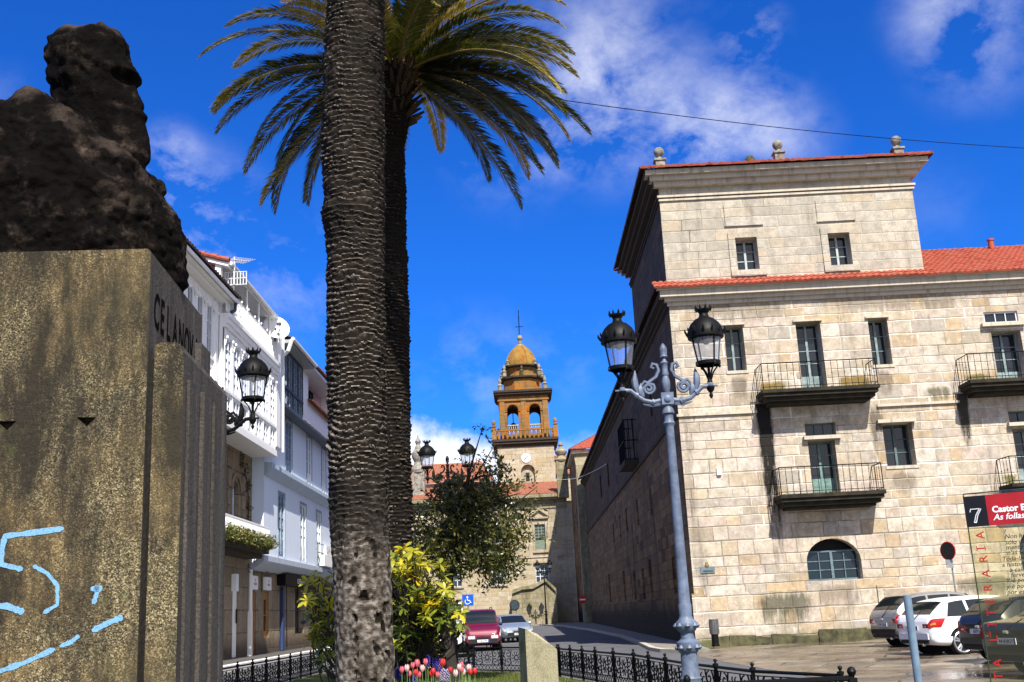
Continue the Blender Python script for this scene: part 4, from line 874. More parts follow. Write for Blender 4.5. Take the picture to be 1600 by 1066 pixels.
# first floor balcony with plants and creeper
b = MB(); XB = -10.3
for z0, z1, p in ((4.62, 4.78, .1), (4.42, 4.62, 0), (4.25, 4.42, -.25)): b.bx(XW, XB + p, 37.5, 44.9 + p * .5, z0, z1)
bs_ = b.build('balcony', M_TRIMD, hB)
b = MB()
for z in (4.85, 5.42): b.bx(XB - .03, XB + .03, 37.5, 44.9, z, z + .06)
for k in range(60):
    y = 37.5 + 7.4 * k / 59; b.tube([(XB, y, 4.9), (XB, y + .05, 5.05), (XB, y - .05, 5.25), (XB, y, 5.44)], .028, 4)
b.bx(XW, XB, 44.86, 44.92, 5.42, 5.48)
for k in range(8): x = XW + .9 * k / 8; b.tube([(x, 44.88, 4.8), (x, 44.88, 5.44)], .02, 4)
b.build('railing', M_WHITE, bs_)
def leafblob(name, mat, parent, centres, n, size, tone=(0, 1), asp=.45, up=.3, local=False):
    b = MB()
    for k in range(n):
        c, r = rng.choice(centres); v = Vector((rng.gauss(0, 1), rng.gauss(0, 1), rng.gauss(0, 1))).normalized() * (rng.random() ** .4)
        p = Vector(c) + Vector((v.x * r[0], v.y * r[1], v.z * r[2])); s = size * rng.uniform(.6, 1.3)
        d = Vector((rng.gauss(0, 1), rng.gauss(0, 1), rng.gauss(up, .8))).normalized(); w = d.orthogonal().normalized(); w.rotate(Matrix.Rotation(rng.uniform(0, 6.28), 3, d)); h = d.cross(w)
        tn = rng.uniform(*tone)
        b.face([p, p + d * s * .45 + w * s * asp * .5 - h * s * .06, p + d * s, p + d * s * .45 - w * s * asp * .5 - h * s * .06], tn)
    return b.build(name, mat, parent, recalc=False, local=local)
bp = thing('balcony_plant', 'straggly green plants growing along the foot of the white balcony railing', 'plant', (XB + .1, 41, 4.78))
leafblob('foliage', leafmat('balcony_foliage', [(0.05, 0.075, 0.015), (0.12, 0.13, 0.03), (0.20, 0.17, 0.04)]), bp, [((XB + .16, 37.6 + k * .36, 4.72 + .08 * (k % 3)), (.22, .3, .26)) for k in range(21)], 2600, .13)
cr = thing('climbing_plant', 'thin leafy creeper climbing the brown wall beside the arched balcony window', 'plant', (XW + .1, 44.5, 4.78))
b = MB(); pts = [(XW + .08, 44.6, 4.78), (XW + .12, 44.5, 5.6), (XW + .1, 44.65, 6.4), (XW + .1, 44.5, 7.2), (XW + .08, 44.1, 7.8), (XW + .06, 43.6, 8.1)]; b.tube(pts, [.03, .03, .025, .02, .015, .008], 5); b.build('stem', M_TRIMD, cr)
leafblob('foliage', leafmat('creeper_leaves', [(0.02, 0.03, 0.01), (0.05, 0.06, 0.02), (0.16, 0.08, 0.03)]), cr, [(p, (.14, .2, .35)) for p in pts] + [((XW + .2, 44.6, 5.1), (.2, .28, .5))], 520, .13)
# house C: bluish white with overhanging floors and dark gallery
hC = thing('townhouse', 'bluish white house with tall french windows over a dark cafe front', 'house', (XW, 55, ZB), group='houses along the left of the street')
Y2 = 66.0; XC = -10.7; MCc = Mleft(XC)
g = [rect(45.68, 46.52, ZB + .05, 3.0), rect(47.8, 48.9, 1.1, 3.0), rect(54.4, 56.5, 1.16, 3.4), rect(51.0, 51.9, ZB + .05, 3.2), rect(59, 60.2, ZB + .05, 3.2), rect(62, 64, 1.1, 3.2)]
b = MB(); b.wall(MW, [(Y1, ZB), (Y2, ZB), (Y2, 4.2), (Y1, 4.2)], g, .35); b.build('ground_floor_wall', M_SAND, hC)
dd = MB().box(MW, 45.72, 46.48, ZB + .05, 2.98, -.12, -.06); [dd.box(MW, 45.75 + k * .18, 45.9 + k * .18, ZB + .2, 2.9, -.06, -.045) for k in range(4)]
dd.build('door', M_WOOD, hC)
window(hC, MW, 47.8, 48.9, 1.1, 3.0, 1, 2, inset=.06, mat=M_WOOD, fw=.3)
window(hC, MW, 54.4, 56.5, 1.16, 3.4, 2, 2, inset=.25, mat=M_BLKW); window(hC, MW, 62, 64, 1.1, 3.2, 2, 2, inset=.25, mat=M_BLKW)
MB().box(MW, 51.02, 51.88, ZB + .05, 3.2, -.12, -.06).build('door', M_BLUEP, hC); MB().box(MW, 59.02, 60.18, ZB + .05, 3.2, -.28, -.2).build('door', M_BLUEP, hC)
MB().box(MW, 51.15, 51.5, ZB + .05, 3.3, .002, .12).build('blue_post', M_BLUEP, hC)
b = MB(); b.tube([(XW + .08, 45.2, ZB), (XW + .08, 45.2, 4.1)], .085, 8); b.bx(XW, XW + .16, 45.12, 45.28, ZB, 2.2); b.build('downpipe', M_WHITE, hC, smooth=True)
for y, w_, zz in ((45.35, 1.0, 3.08), (47.75, 1.05, 3.1)):
    sg = thing('wall_sign', 'white sign with faint red print over the ' + ('wooden door' if y < 46 else 'narrow wooden window'), 'sign', (XW, y + .5, zz))
    MB().box(MW, y, y + w_, zz, zz + .55, .002, .12).build('board', M_WHITE, sg)
    textmesh('SE\nVENDE', .17, lambda x, yv, w, y=y, w_=w_, zz=zz: MW(y + w_ / 2 + x, zz + .32 + yv * .9, .122 + w), plain('faint_red_print', (0.55, 0.25, 0.25), .7), sg, align='CENTER')
aw = thing('cafe_sign', 'long black fascia sign reading CAFE-BAR over the cafe window', 'sign', (XW, 54, 3.4))
MB().box(MW, 50.4, 61, 3.36, 3.84, .002, .4).build('fascia', M_IRON, aw)
textmesh('CAFE-BAR', .34, lambda x, yv, w: MW(53.0 + x * 1.15, 3.48 + yv, .402 + w), M_WHITE, aw); textmesh('BAR', .34, lambda x, yv, w: MW(58.6 + x * 1.15, 3.48 + yv, .402 + w), M_WHITE, aw)
# stepped overhangs
Mw1 = [(48.4, 49.6), (53.2, 54.6), (57.4, 58.7), (61.6, 62.9)]
Mw2 = [(49.85, 51.2), (54.85, 56.1), (58.95, 60.2), (63.0, 64.3)]
h1 = [rect(a, c, 4.55, 7.3) for a, c in Mw1]; h2 = [rect(a, c, 8.35, 10.85) for a, c in Mw2]
b = MB(); b.wall(MCc, [(Y1, 4.1), (Y2, 4.1), (Y2, 11.2), (Y1, 11.2)], h1 + h2, .15); b.face([(XC, Y1, 4.1), (XW - 3, Y1, 4.1), (XW - 3, Y1, 11.2), (XC, Y1, 11.2)]); b.build('wall', M_BLUEW, hC)
for h in h1: window(hC, MCc, h[0][0], h[1][0], 4.55, 7.3, 2, 4, inset=.02, mat=M_FRAMEB if h is h1[0] else M_FRAMEW, panel=.75, fw=.1, mw=.03, mull=.09)
for h in h2: window(hC, MCc, h[0][0], h[1][0], 8.35, 10.85, 2, 3, inset=.02, mat=M_FRAMEB if h is h2[0] else M_FRAMEW, pane=M_PANEB, panel=.7, fw=.1, mw=.03, mull=.09)
b = MB()
for h in h1 + h2:
    b.piece(); u0, u1, v1 = h[0][0], h[1][0], h[2][1]; v0 = h[0][1]
    b.box(MCc, u0 - .1, u0, v0, v1 + .1, .002, .03); b.box(MCc, u1, u1 + .1, v0, v1 + .1, .002, .03); b.box(MCc, u0, u1, v1, v1 + .1, .002, .03)
b.build('window_surround', M_FRAMEB, hC)
b = MB(); q = [(XW, 3.85), (XW + .12, 3.86), (XC - .1, 3.98), (XC + .12, 4.12), (XC + .16, 4.2), (XC + .16, 4.42), (XC, 4.44)]
b.grid([[(x, Y1 - .6, z) for x, z in q], [(x, Y2, z) for x, z in q]]); b.face([(x, Y1 - .6, z) for x, z in q]); b.build('overhang', rendered('bluish_plaster', (0.42, 0.47, 0.54), (0.22, 0.24, 0.27), .6), hC)
b = MB(); q = [(XC, 7.75), (XC + .1, 7.8), (XC + .3, 8.0), (XC + .34, 8.1), (XC + .34, 8.28), (XC, 8.3)]
b.grid([[(x, Y1, z) for x, z in q], [(x, Y2, z) for x, z in q]]); b.face([(x, Y1, z) for x, z in q]); b.build('floor_band', rendered('blue_grey_band', (0.40, 0.48, 0.58), (0.2, 0.23, 0.27), .7), hC)
b = MB(); roof_patch(b, (-10.25, 51.9, 11.1), (-10.25, Y2, 11.1), (-11.6, Y2, 11.7), (-11.6, 51.9, 11.7), tile=.26); b.build('lower_roof', M_DARKT, hC, smooth=True)
b = MB(); b.tube([(-10.2, 47.2, 11.0), (-10.2, Y2, 11.05)], .08, 6); b.bx(XC - .5, -10.25, 46.8, Y2, 11.0, 11.08); b.build('gutter', M_BLKW, hC)
YG0, YG1 = 47.2, 51.85; XD = -10.3; MD = Mleft(XD)
gallery(hC, MD, YG0, YG1, 11.1, 13.8, 4, [(11.25, 12.0, 2), (12.1, 13.6, 3)], pw=.2, mat=M_BLKW, fmat=M_FRAMEB, pane=M_PANE)
b = MB(); b.face([(XD, YG1, 11.1), (XW - 3, YG1, 11.1), (XW - 3, YG1, 14), (XD, YG1, 14)]); b.face([(XD, YG0, 11.1), (XW - 3, YG0, 11.1), (XW - 3, YG0, 14), (XD, YG0, 14)]); b.build('gallery_side', M_BLKW, hC)
b = MB(); b.bx(-10.75, -10.22, Y1 + .1, YG0, 9, 14.1); b.build('party_wall', M_WHITE, hC)
b = MB(); b.bx(-14, -9.85, YG0 - .2, YG1 + .6, 13.8, 13.95); b.build('gallery_eave', rendered('grey_eave', (0.3, 0.32, 0.35), (0.1, 0.1, 0.1), .6), hC)
b = MB(); roof_patch(b, (-9.8, YG0 - .2, 14.0), (-9.8, YG1 + .7, 14.0), (-14, YG1 + .7, 15.6), (-14, YG0 - .2, 15.6), tile=.26); b.build('gallery_roof', M_DARKT, hC, smooth=True)
b = MB(); b.tube([(-9.75, YG0 - .3, 13.95), (-9.75, YG1 + .6, 13.95)], .09, 6); b.tube([(-9.8, YG0 - .3, 13.9), (-9.95, YG0 - .35, 13.4), (-10.15, YG0 - .1, 13.3)], .09, 6); b.build('gallery_gutter', M_GUT, hC, smooth=True)
# house D: white upper block with pink recess
hD = thing('townhouse', 'white upper storey with pink dormer recess and small dark window beside the palm', 'house', (XW - .3, 60, 11), group='houses along the left of the street')
X4 = -10.85; M4 = Mleft(X4)
b = MB(); b.wall(M4, [(52.5, 11.2), (75, 11.2), (75, 14.5), (52.5, 14.5)], [rect(56.1, 62.5, 12.95, 14.45)], .5); b.face([(X4, 52.5, 11.2), (X4 - 6, 52.5, 11.2), (X4 - 6, 52.5, 14.5), (X4, 52.5, 14.5)]); b.build('wall', M_WHITE, hD)
mr_ = Mleft(X4 - .5); b = MB(); b.wall(mr_, [(56, 12.9), (63, 12.9), (63, 14.5), (56, 14.5)], [rect(58.7, 60.6, 13.05, 14.25)], .2); b.build('recess_wall', rendered('pink_render', (0.62, 0.44, 0.50), (0.4, 0.28, 0.3), .3), hD)
window(hD, mr_, 58.7, 60.6, 13.05, 14.25, 2, 2, inset=.1, mat=M_IRON)
b = MB(); roof_patch(b, (-10.2, 52.3, 14.5), (-10.2, 75, 14.9), (-15, 75, 16.8), (-15, 52.3, 16.4), tile=.26); roof_patch(b, (-10.55, 55.8, 12.85), (-10.55, 63, 12.85), (-11.0, 63, 13.0), (-11.0, 55.8, 13.0), tile=.26); b.build('roof', M_TILEB, hD, smooth=True)
b = MB(); b.bx(-11.5, -10.3, 52.4, 75, 14.36, 14.5); b.build('eave', M_GUT, hD)
# house E: end of the row, beyond the palms
hE = thing('townhouse', 'plain white house at the far end of the row, behind the palm trunks', 'house', (XW, 80, ZB), group='houses along the left of the street')
es = [rect(y, y + 1.1, z, z + 2.2) for y in (68, 72, 76, 80, 84, 88) for z in (1.0, 4.8, 8.4)]
b = MB(); b.wall(Mleft(XC), [(Y2, ZB), (92, ZB), (92, 12), (Y2, 12)], es, .2); b.face([(XC, 92, ZB), (XC - 7, 92, ZB), (XC - 7, 92, 12), (XC, 92, 12)]); b.build('wall', M_BLUEW, hE)
for h in es: window(hE, Mleft(XC), h[0][0], h[1][0], h[0][1], h[2][1], 2, 3, inset=.06, mat=M_FRAMEW)
b = MB(); roof_patch(b, (-10.2, Y2, 12), (-10.2, 92.4, 12), (-15, 92.4, 14), (-15, Y2, 14), tile=.3); b.build('roof', M_TILEB, hE, smooth=True)
cs = thing('projecting_sign', 'white cafe sign on an iron bracket against the bluish white wall', 'sign', tuple(onX(506, 876, XC)))
p = onX(499, 868, XC); b = MB(); MXc = lambda u, v, w: (XC + .05 + w, p[1] + u, p[2] + v)
b.box(MXc, -.2, 3.2, -.55, .0, 0, .25); b.box(MXc, .6, 3.2, .05, .55, .05, .2); b.build('board', M_WHITE, cs)
textmesh('CAFE', .42, lambda x, yv, w: MXc(.8 + x, .13 + yv, .202 + w), plain('grey_print', (.35, .35, .38), .7), cs)
b = MB(); b.tube([MXc(-1.2, .1, .1), MXc(.6, .1, .1)], .025, 4); b.tube([MXc(-1.2, .1, .1), MXc(-1.2, .55, .1), MXc(.6, .55, .1)], .02, 4); b.tube([MXc(-1.2, -.6, .1), MXc(-1.2, .5, .1)], .02, 4); b.build('bracket', M_IRON, cs)

b = MB()
for z, s0 in ((3.95, .10), (3.8, .06)): b.tube([MW(44.6 + k * .55, z - .06 * math.sin(k * 1.3) - .05 * math.sin(k * .37), .05 + s0) for k in range(36)], .014, 4)
b.tube([MW(47.2, 3.9, .06), MW(47.2, 3.2, .05), MW(47.25, 3.0, .05)], .014, 4); b.tube([MW(52.2, 3.9, .06), MW(52.2, 3.4, .05), MW(52.3, 1.5, .05), MW(52.35, .6, .05)], .016, 4)
b.build('service_cable', M_IRON, hC)
from mathutils import noise as MN
# ------------------------------------------------------------------ monument with bust
mt, t, bs = newmat('speckled_granite'); P = POS(t)
sp = ND(t, 'ShaderNodeTexVoronoi', {'Vector': P, 'Scale': 160.0}); spc = ND(t, 'ShaderNodeSeparateColor', {0: sp.outputs['Color']}).outputs[0]
c = RAMP(t, spc, [(0, (0.010, 0.008, 0.004)), (.3, (0.065, 0.052, 0.026)), (.7, (0.17, 0.135, 0.065)), (1, (0.40, 0.34, 0.20))])
c = MIX(t, RAMP(t, NOISE(t, P, 1.6, 5, .6), [(.4, 0), (.65, .6)]), c, (0.26, 0.165, 0.06))
st = NOISE(t, VSC(t, P, (3.0, 3.0, 0.8)), 1.2, 8, .78, .3)
c = MIX(t, RAMP(t, st, [(.40, 0), (.50, .6), (.60, .95)]), c, (0.016, 0.013, 0.008))
c = MIX(t, RAMP(t, NOISE(t, P, .8, 4, .6), [(.45, 0), (.65, .55)]), c, (0.05, 0.05, 0.028))
c = MIX(t, RAMP(t, NOISE(t, P, 2.3, 6, .75), [(.58, 0), (.68, .7)]), c, (0.06, 0.065, 0.02))
c = MIX(t, RAMP(t, NOISE(t, P, 11, 4, .7), [(.62, 0), (.70, .85)]), c, (0.03, 0.027, 0.02))
t.links.new(c, bs.inputs['Base Color']); bs.inputs['Roughness'].default_value = .95
bump(t, bs, MA(t, 'ADD', MA(t, 'MULTIPLY', spc, .25), NOISE(t, P, 22, 6, .7)), .7, .02); M_GRAN = mt
mt, t, bs = newmat('shaded_granite_flank'); P = POS(t)  # same granite, darker, with the flank's shade put into its colour
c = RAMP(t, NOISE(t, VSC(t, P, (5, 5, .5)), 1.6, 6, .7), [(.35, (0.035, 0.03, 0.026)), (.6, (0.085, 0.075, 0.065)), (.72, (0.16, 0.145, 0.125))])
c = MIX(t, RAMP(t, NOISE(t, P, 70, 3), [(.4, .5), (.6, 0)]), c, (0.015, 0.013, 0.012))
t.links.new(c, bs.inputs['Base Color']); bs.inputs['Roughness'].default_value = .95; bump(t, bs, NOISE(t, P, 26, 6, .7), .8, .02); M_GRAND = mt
ph = rad(4.4); E1 = Vector((math.cos(ph), math.sin(ph), 0)); E2 = Vector((-math.sin(ph), math.cos(ph), 0)); O = Vector((-2.075, 6.0, 0)); ZT = 3.765
def MPf(u, v, w): return tuple(O + E1 * u - E2 * w + Vector((0, 0, v)))        # front face, w towards the viewer
def MPr(u, v, w): return tuple(O + E2 * u + E1 * w + Vector((0, 0, v)))        # right flank, u = depth
def onF(px, py):
    r = Vector(ray(px, py)); d = Vector(CAM) - O; n = E2; k = -d.dot(n) / r.dot(n); q = Vector(CAM) + r * k - O
    return q.dot(E1), q.z
pd = thing('pedestal', 'tall lichen stained granite monument pedestal with blue graffiti', 'pedestal', (-2.9, 6.7, 0))
tri = []
for px, py in ((135, 657), (10, 663), ): 
    a = onF(px - 16, py - 5); c_ = onF(px + 16, py - 5); d_ = onF(px, py + 10); tri.append([a, d_, c_])
DP = 1.42
b = MB(); b.wall(MPf, [(-2.2, 0), (0, 0), (0, ZT - .02), (-.02, ZT), (-2.2, ZT)], tri, .05)
b.face([MPf(-2.2, ZT, 0), MPf(-.02, ZT, 0), MPf(-.02, ZT, -DP), MPf(-2.2, ZT, -DP)])
b.face([MPf(-2.2, 0, -DP), MPf(0, 0, -DP), MPf(0, ZT, -DP), MPf(-2.2, ZT, -DP)]); b.face([MPf(-2.2, 0, 0), MPf(-2.2, 0, -DP), MPf(-2.2, ZT, -DP), MPf(-2.2, ZT, 0)])
for tr in tri: b.face([MPf(p[0], p[1], -.05) for p in tr])
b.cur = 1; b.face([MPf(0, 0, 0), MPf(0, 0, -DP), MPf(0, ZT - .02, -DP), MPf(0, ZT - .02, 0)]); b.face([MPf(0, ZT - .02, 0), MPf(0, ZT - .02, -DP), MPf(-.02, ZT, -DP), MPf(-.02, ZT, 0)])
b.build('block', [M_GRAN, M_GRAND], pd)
b = MB(); b.box(MPr, 1.2, 1.5, 0, 3.5, .002, .045); b.cur = 0; b.build('back_pier', M_GRAND, pd)
# right pilaster, set off by a groove, with a fluted flank
b = MB(); zt = 3.2; prof = [(.035, 0), (.2, 0), (.2, zt - .06), (.185, zt - .02), (.16, zt), (.07, zt), (.035, zt - .015)]
fr = [MPf(u, v, -.012) for u, v in prof]; bk = [MPf(u, v, -1.32) for u, v in prof]
b.face(fr); b.face(bk)
for i in range(len(prof)):
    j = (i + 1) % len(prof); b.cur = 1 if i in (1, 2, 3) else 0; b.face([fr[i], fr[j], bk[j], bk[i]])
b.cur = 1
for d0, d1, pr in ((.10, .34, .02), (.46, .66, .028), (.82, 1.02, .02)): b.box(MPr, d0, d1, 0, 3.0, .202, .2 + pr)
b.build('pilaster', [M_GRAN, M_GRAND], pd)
M_LETTER = plain('black_letter', (0.006, 0.005, 0.005), .98, spec=.02)  # flat black letters drawn in place of engraved ones
for k, ch_ in enumerate('CELANOVA'):
    d0 = .10 + k * .155
    textmesh(ch_, .30, lambda x, y, w, d0=d0: MPr(d0 + x * .62, 3.33 + y - .03 * 0, .0015 + w), M_LETTER, pd, name='letter', thick=.001, bold=.006)
gr = MB()
def stroke(pts, wd):
    P_ = [onF(*p) for p in pts]; fine = []
    for i in range(len(P_) - 1):
        for k in range(7): q = k / 7; fine.append((P_[i][0] * (1 - q) + P_[i + 1][0] * q, P_[i][1] * (1 - q) + P_[i + 1][1] * q))
    fine.append(P_[-1]); L, Rr = [], []
    for i, p in enumerate(fine):
        a = fine[max(0, i - 1)]; c = fine[min(len(fine) - 1, i + 1)]; dx, dz = c[0] - a[0], c[1] - a[1]; l = math.hypot(dx, dz) or 1
        e = wd / 2 * .8 * (.75 + .5 * rng.random()) * (.45 if i in (0, len(fine) - 1) else 1); L.append(MPf(p[0] - dz / l * e, p[1] + dx / l * e, .003)); Rr.append(MPf(p[0] + dz / l * e, p[1] - dx / l * e, .003))
    gr.grid([L, Rr])
for pts, wd in (([(100, 826), (55, 832), (8, 838), (3, 860), (2, 882), (36, 890)], .036), ([(52, 884), (74, 896), (90, 915), (90, 945), (68, 958)], .026), ([(-20, 948), (10, 947), (38, 957)], .042),
                ([(-12, 1053), (40, 1035), (86, 1014)], .034), ([(94, 1010), (112, 1003), (124, 993)], .03), ([(144, 986), (168, 974), (192, 964)], .04), ([(151, 914), (152, 926), (148, 938), (146, 944)], .03), ([(142, 920), (160, 920)], .04)):
    stroke(pts, wd)
mt, t, bs = newmat('pale_blue_spray_paint'); P = POS(t); c = MIX(t, RAMP(t, NOISE(t, P, 120, 4, .7), [(.36, 1), (.5, 0)]), (0.14, 0.32, 0.52), (0.10, 0.13, 0.11)); t.links.new(c, bs.inputs['Base Color']); bs.inputs['Roughness'].default_value = .8
gr.build('graffiti', mt, pd)
# bust: one lofted figure, looking along +X
YB_ = 6.72
sil = [(47, 172, 176), (50, 150, 185), (54, 112, 189), (58, 98, 192), (64, 88, 197), (72, 80, 199), (80, 77, 199), (88, 76, 198), (92, 76, 199), (100, 75, 203), (106, 76, 208), (113, 77, 213), (119, 78, 216), (124, 79, 217), (129, 80, 214), (134, 81, 212), (140, 82, 213), (150, 85, 217), (158, 87, 221), (165, 88, 225), (170, 88, 226.5), (174, 88, 225), (178, 80, 223), (181, 74, 227), (185, 68, 230), (190, 60, 228), (193, 45, 226), (197, 10, 226), (203, -40, 228), (212, -85, 231), (222, -110, 233), (230, -120, 235), (238, -128, 235.5), (246, -130, 234), (252, -132, 233), (258, -134, 228), (268, -135, 226), (280, -136, 228), (295, -136, 231), (310, -136, 237), (330, -136, 250), (355, -136, 261), (385, -136, 269), (415, -136, 274), (455, -136, 277)]
rows = []; nt = 96
for k in range(len(sil)):
    y, xb, xf = sil[k]; a = onY(xb, y, YB_); c = onY(xf, y, YB_); rows.append((a[2] * .5 + c[2] * .5, a[0], c[0]))
rows = rows[::-1]; zs = np.array([r[0] for r in rows]); xbs = np.array([r[1] for r in rows]); xfs = np.array([r[2] for r in rows])
def zpx(y): return float(onY(150, y, YB_)[2])
def loftblob(tab, n, nt=80, face=False):
    """tab rows: photo row y, back x, front x, half depth"""
    tb = sorted([(onY((xb + xf) / 2, y, YB_)[2], onY(xb, y, YB_)[0], onY(xf, y, YB_)[0], r) for y, xb, xf, r in tab]); Z = np.linspace(tb[0][0], tb[-1][0], n); out = []
    zk = [q[0] for q in tb]
    for z in Z:
        xb, xf, r = [float(np.interp(z, zk, [q[k] for q in tb])) for k in (1, 2, 3)]; row = []
        rec = 0.0
        if face: rec = float(np.interp(z, [zpx(262), zpx(240), zpx(190), zpx(172), zpx(150), zpx(126), zpx(112), zpx(90)], [.0, .05, .075, .10, .075, .035, .03, 0]))
        cx_ = (xb + xf - rec) / 2; hx = (xf - rec - xb) / 2
        for k in range(nt):
            a = 2 * math.pi * k / nt; aa = (a + math.pi) % (2 * math.pi) - math.pi; ca, sa_ = math.cos(a), math.sin(a)
            x = cx_ + hx * (abs(ca) ** .85) * (1 if ca > 0 else -1); y = YB_ + r * (abs(sa_) ** .9) * (1 if sa_ > 0 else -1)
            if face:
                wd = .20 if zpx(178) < z < zpx(130) else .55
                x += rec * G(aa, wd)
                for sg in (-1, 1):
                    x -= .030 * G(aa - sg * .50, .20) * G(z - zpx(134), .030); x += .02 * G(aa - sg * .45, .35) * G(z - zpx(122), .02)
                    e = G((aa - sg * 1.70), .13) * G(z - zpx(135), .075); y += sg * .045 * e
            row.append((x, y, z))
        out.append(row)
    return out
def G(x, s): return math.exp(-(x / s) ** 2)
bk_ = {178: 88, 181: 90, 185: 91, 190: 92, 193: 93, 197: 94, 203: 97, 212: 102, 222: 112, 230: 122, 238: 132, 246: 142, 252: 150, 258: 158, 268: 172}
hd = []
for y, xb, xf in sil:
    if y > 268: continue
    r = float(np.interp(y, [47, 50, 60, 90, 130, 165, 185, 205, 235, 255, 268], [.01, .09, .20, .262, .25, .225, .20, .19, .16, .12, .08])); hd.append((y, bk_.get(y, xb), xf, r))
to = [(174, 70, 90, .04), (180, 62, 100, .16), (188, 54, 112, .27), (193, 30, 120, .34), (200, -20, 128, .42), (212, -85, 145, .52), (230, -112, 172, .58), (250, -130, 196, .62), (268, -135, 214, .64), (285, -136, 228, .65), (300, -136, 232, .66), (315, -136, 240, .66), (330, -136, 250, .67), (355, -136, 261, .67), (385, -136, 269, .68), (415, -136, 274, .68), (458, -136, 277, .68)]
b = MB()
for L_ in (loftblob(hd, 150, 96, True), loftblob(to, 110, 96)):
    nt = len(L_[0]); k0 = len(b.v); b.grid(L_, closed=True); b.f += [tuple(range(k0, k0 + nt))[::-1], tuple(range(len(b.v) - nt, len(b.v)))]; b.mi += [0, 0]; b.tone += [.5, .5]
tmp = b.build('tmp', M_IRON, local=True); md = tmp.modifiers.new('r', 'REMESH'); md.mode = 'VOXEL'; md.voxel_size = .0125; bpy.context.view_layer.update()
me = bpy.data.meshes.new_from_object(tmp.evaluated_get(bpy.context.evaluated_depsgraph_get())); bpy.data.objects.remove(tmp)
N_ = len(me.vertices); co = np.zeros(N_ * 3); me.vertices.foreach_get('co', co); no = np.zeros(N_ * 3); me.vertex_normals.foreach_get('vector', no); co = co.reshape(-1, 3); no = no.reshape(-1, 3)
zc_, zl_, ze_ = zpx(255), zpx(185), zpx(130); zh_ = zpx(108)
cx0 = [float(onY(px, 150, YB_)[0]) for px in (205, 150)]
painted_highlight = [0.0] * N_  # highlights painted on collar, hair and upward faces
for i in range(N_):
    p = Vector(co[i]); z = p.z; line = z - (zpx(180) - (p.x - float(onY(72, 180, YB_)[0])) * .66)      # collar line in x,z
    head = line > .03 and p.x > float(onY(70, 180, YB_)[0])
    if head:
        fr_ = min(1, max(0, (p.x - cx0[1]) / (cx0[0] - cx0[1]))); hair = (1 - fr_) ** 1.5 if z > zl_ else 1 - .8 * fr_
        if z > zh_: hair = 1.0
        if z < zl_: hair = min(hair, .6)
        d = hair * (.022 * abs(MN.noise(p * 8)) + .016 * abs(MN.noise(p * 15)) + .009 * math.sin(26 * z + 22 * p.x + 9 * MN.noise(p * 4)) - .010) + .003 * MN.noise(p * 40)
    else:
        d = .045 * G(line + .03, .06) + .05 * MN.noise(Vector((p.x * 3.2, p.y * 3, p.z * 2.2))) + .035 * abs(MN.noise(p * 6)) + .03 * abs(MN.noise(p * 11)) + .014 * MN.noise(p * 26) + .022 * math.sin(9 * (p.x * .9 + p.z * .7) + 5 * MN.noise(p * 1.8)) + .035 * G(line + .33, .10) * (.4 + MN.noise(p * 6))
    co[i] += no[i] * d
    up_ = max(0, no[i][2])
    painted_highlight[i] = (.55 * up_ + (.75 * max(0, no[i][2] + .35) if z > zh_ else 0) * (.5 + MN.noise(p * 6))) if head else (1.0 * G(line + .05, .075) * (.55 + .8 * MN.noise(p * 4.5)) + .9 * G(line + .36, .10) * max(0, .2 + 1.6 * MN.noise(p * 5 + Vector((3, 0, 0)))) + .25 * up_)
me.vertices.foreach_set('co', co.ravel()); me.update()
wa = me.attributes.new('painted_highlight', 'FLOAT', 'POINT'); wa.data.foreach_set('value', painted_highlight)
class _B:
    def build(s, name, mat, smooth='all', local=True):
        o = bpy.data.objects.new(name, me); me.name = name; me.materials.clear(); me.materials.append(mat); COL.objects.link(o); me.polygons.foreach_set('use_smooth', [True] * len(me.polygons)); return o
b = _B()
mt, t, bs = newmat('blackened_bronze_patina'); P = POS(t)
c = RAMP(t, NOISE(t, P, 5.5, 6, .7), [(.40, (0.003, 0.0025, 0.0022)), (.53, (0.006, 0.005, 0.0045)), (.62, (0.035, 0.026, 0.020)), (.75, (0.12, 0.09, 0.07))])
c = MIX(t, RAMP(t, NOISE(t, VSC(t, P, (3, 3, 1)), 1.5, 4), [(.42, .85), (.58, 0)]), c, (0.003, 0.0025, 0.0022))
hl = ND(t, 'ShaderNodeAttribute', attribute_name='painted_highlight').outputs['Fac']
c = MIX(t, RAMP(t, MA(t, 'ADD', hl, MA(t, 'MULTIPLY', MA(t, 'SUBTRACT', NOISE(t, P, 14, 5, .7), .5), .9)), [(.45, 0), (1.0, .9)]), c, (0.055, 0.042, 0.034))  # lighter colour where highlights are painted in
t.links.new(c, bs.inputs['Base Color']); bs.inputs['Roughness'].default_value = .9; bs.inputs['Specular IOR Level'].default_value = .03; bump(t, bs, NOISE(t, P, 30, 6, .7), .9, .02)
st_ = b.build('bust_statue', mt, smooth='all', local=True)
tag(st_, 'dark weathered bust of a bearded man in profile on the tall pedestal', 'statue')

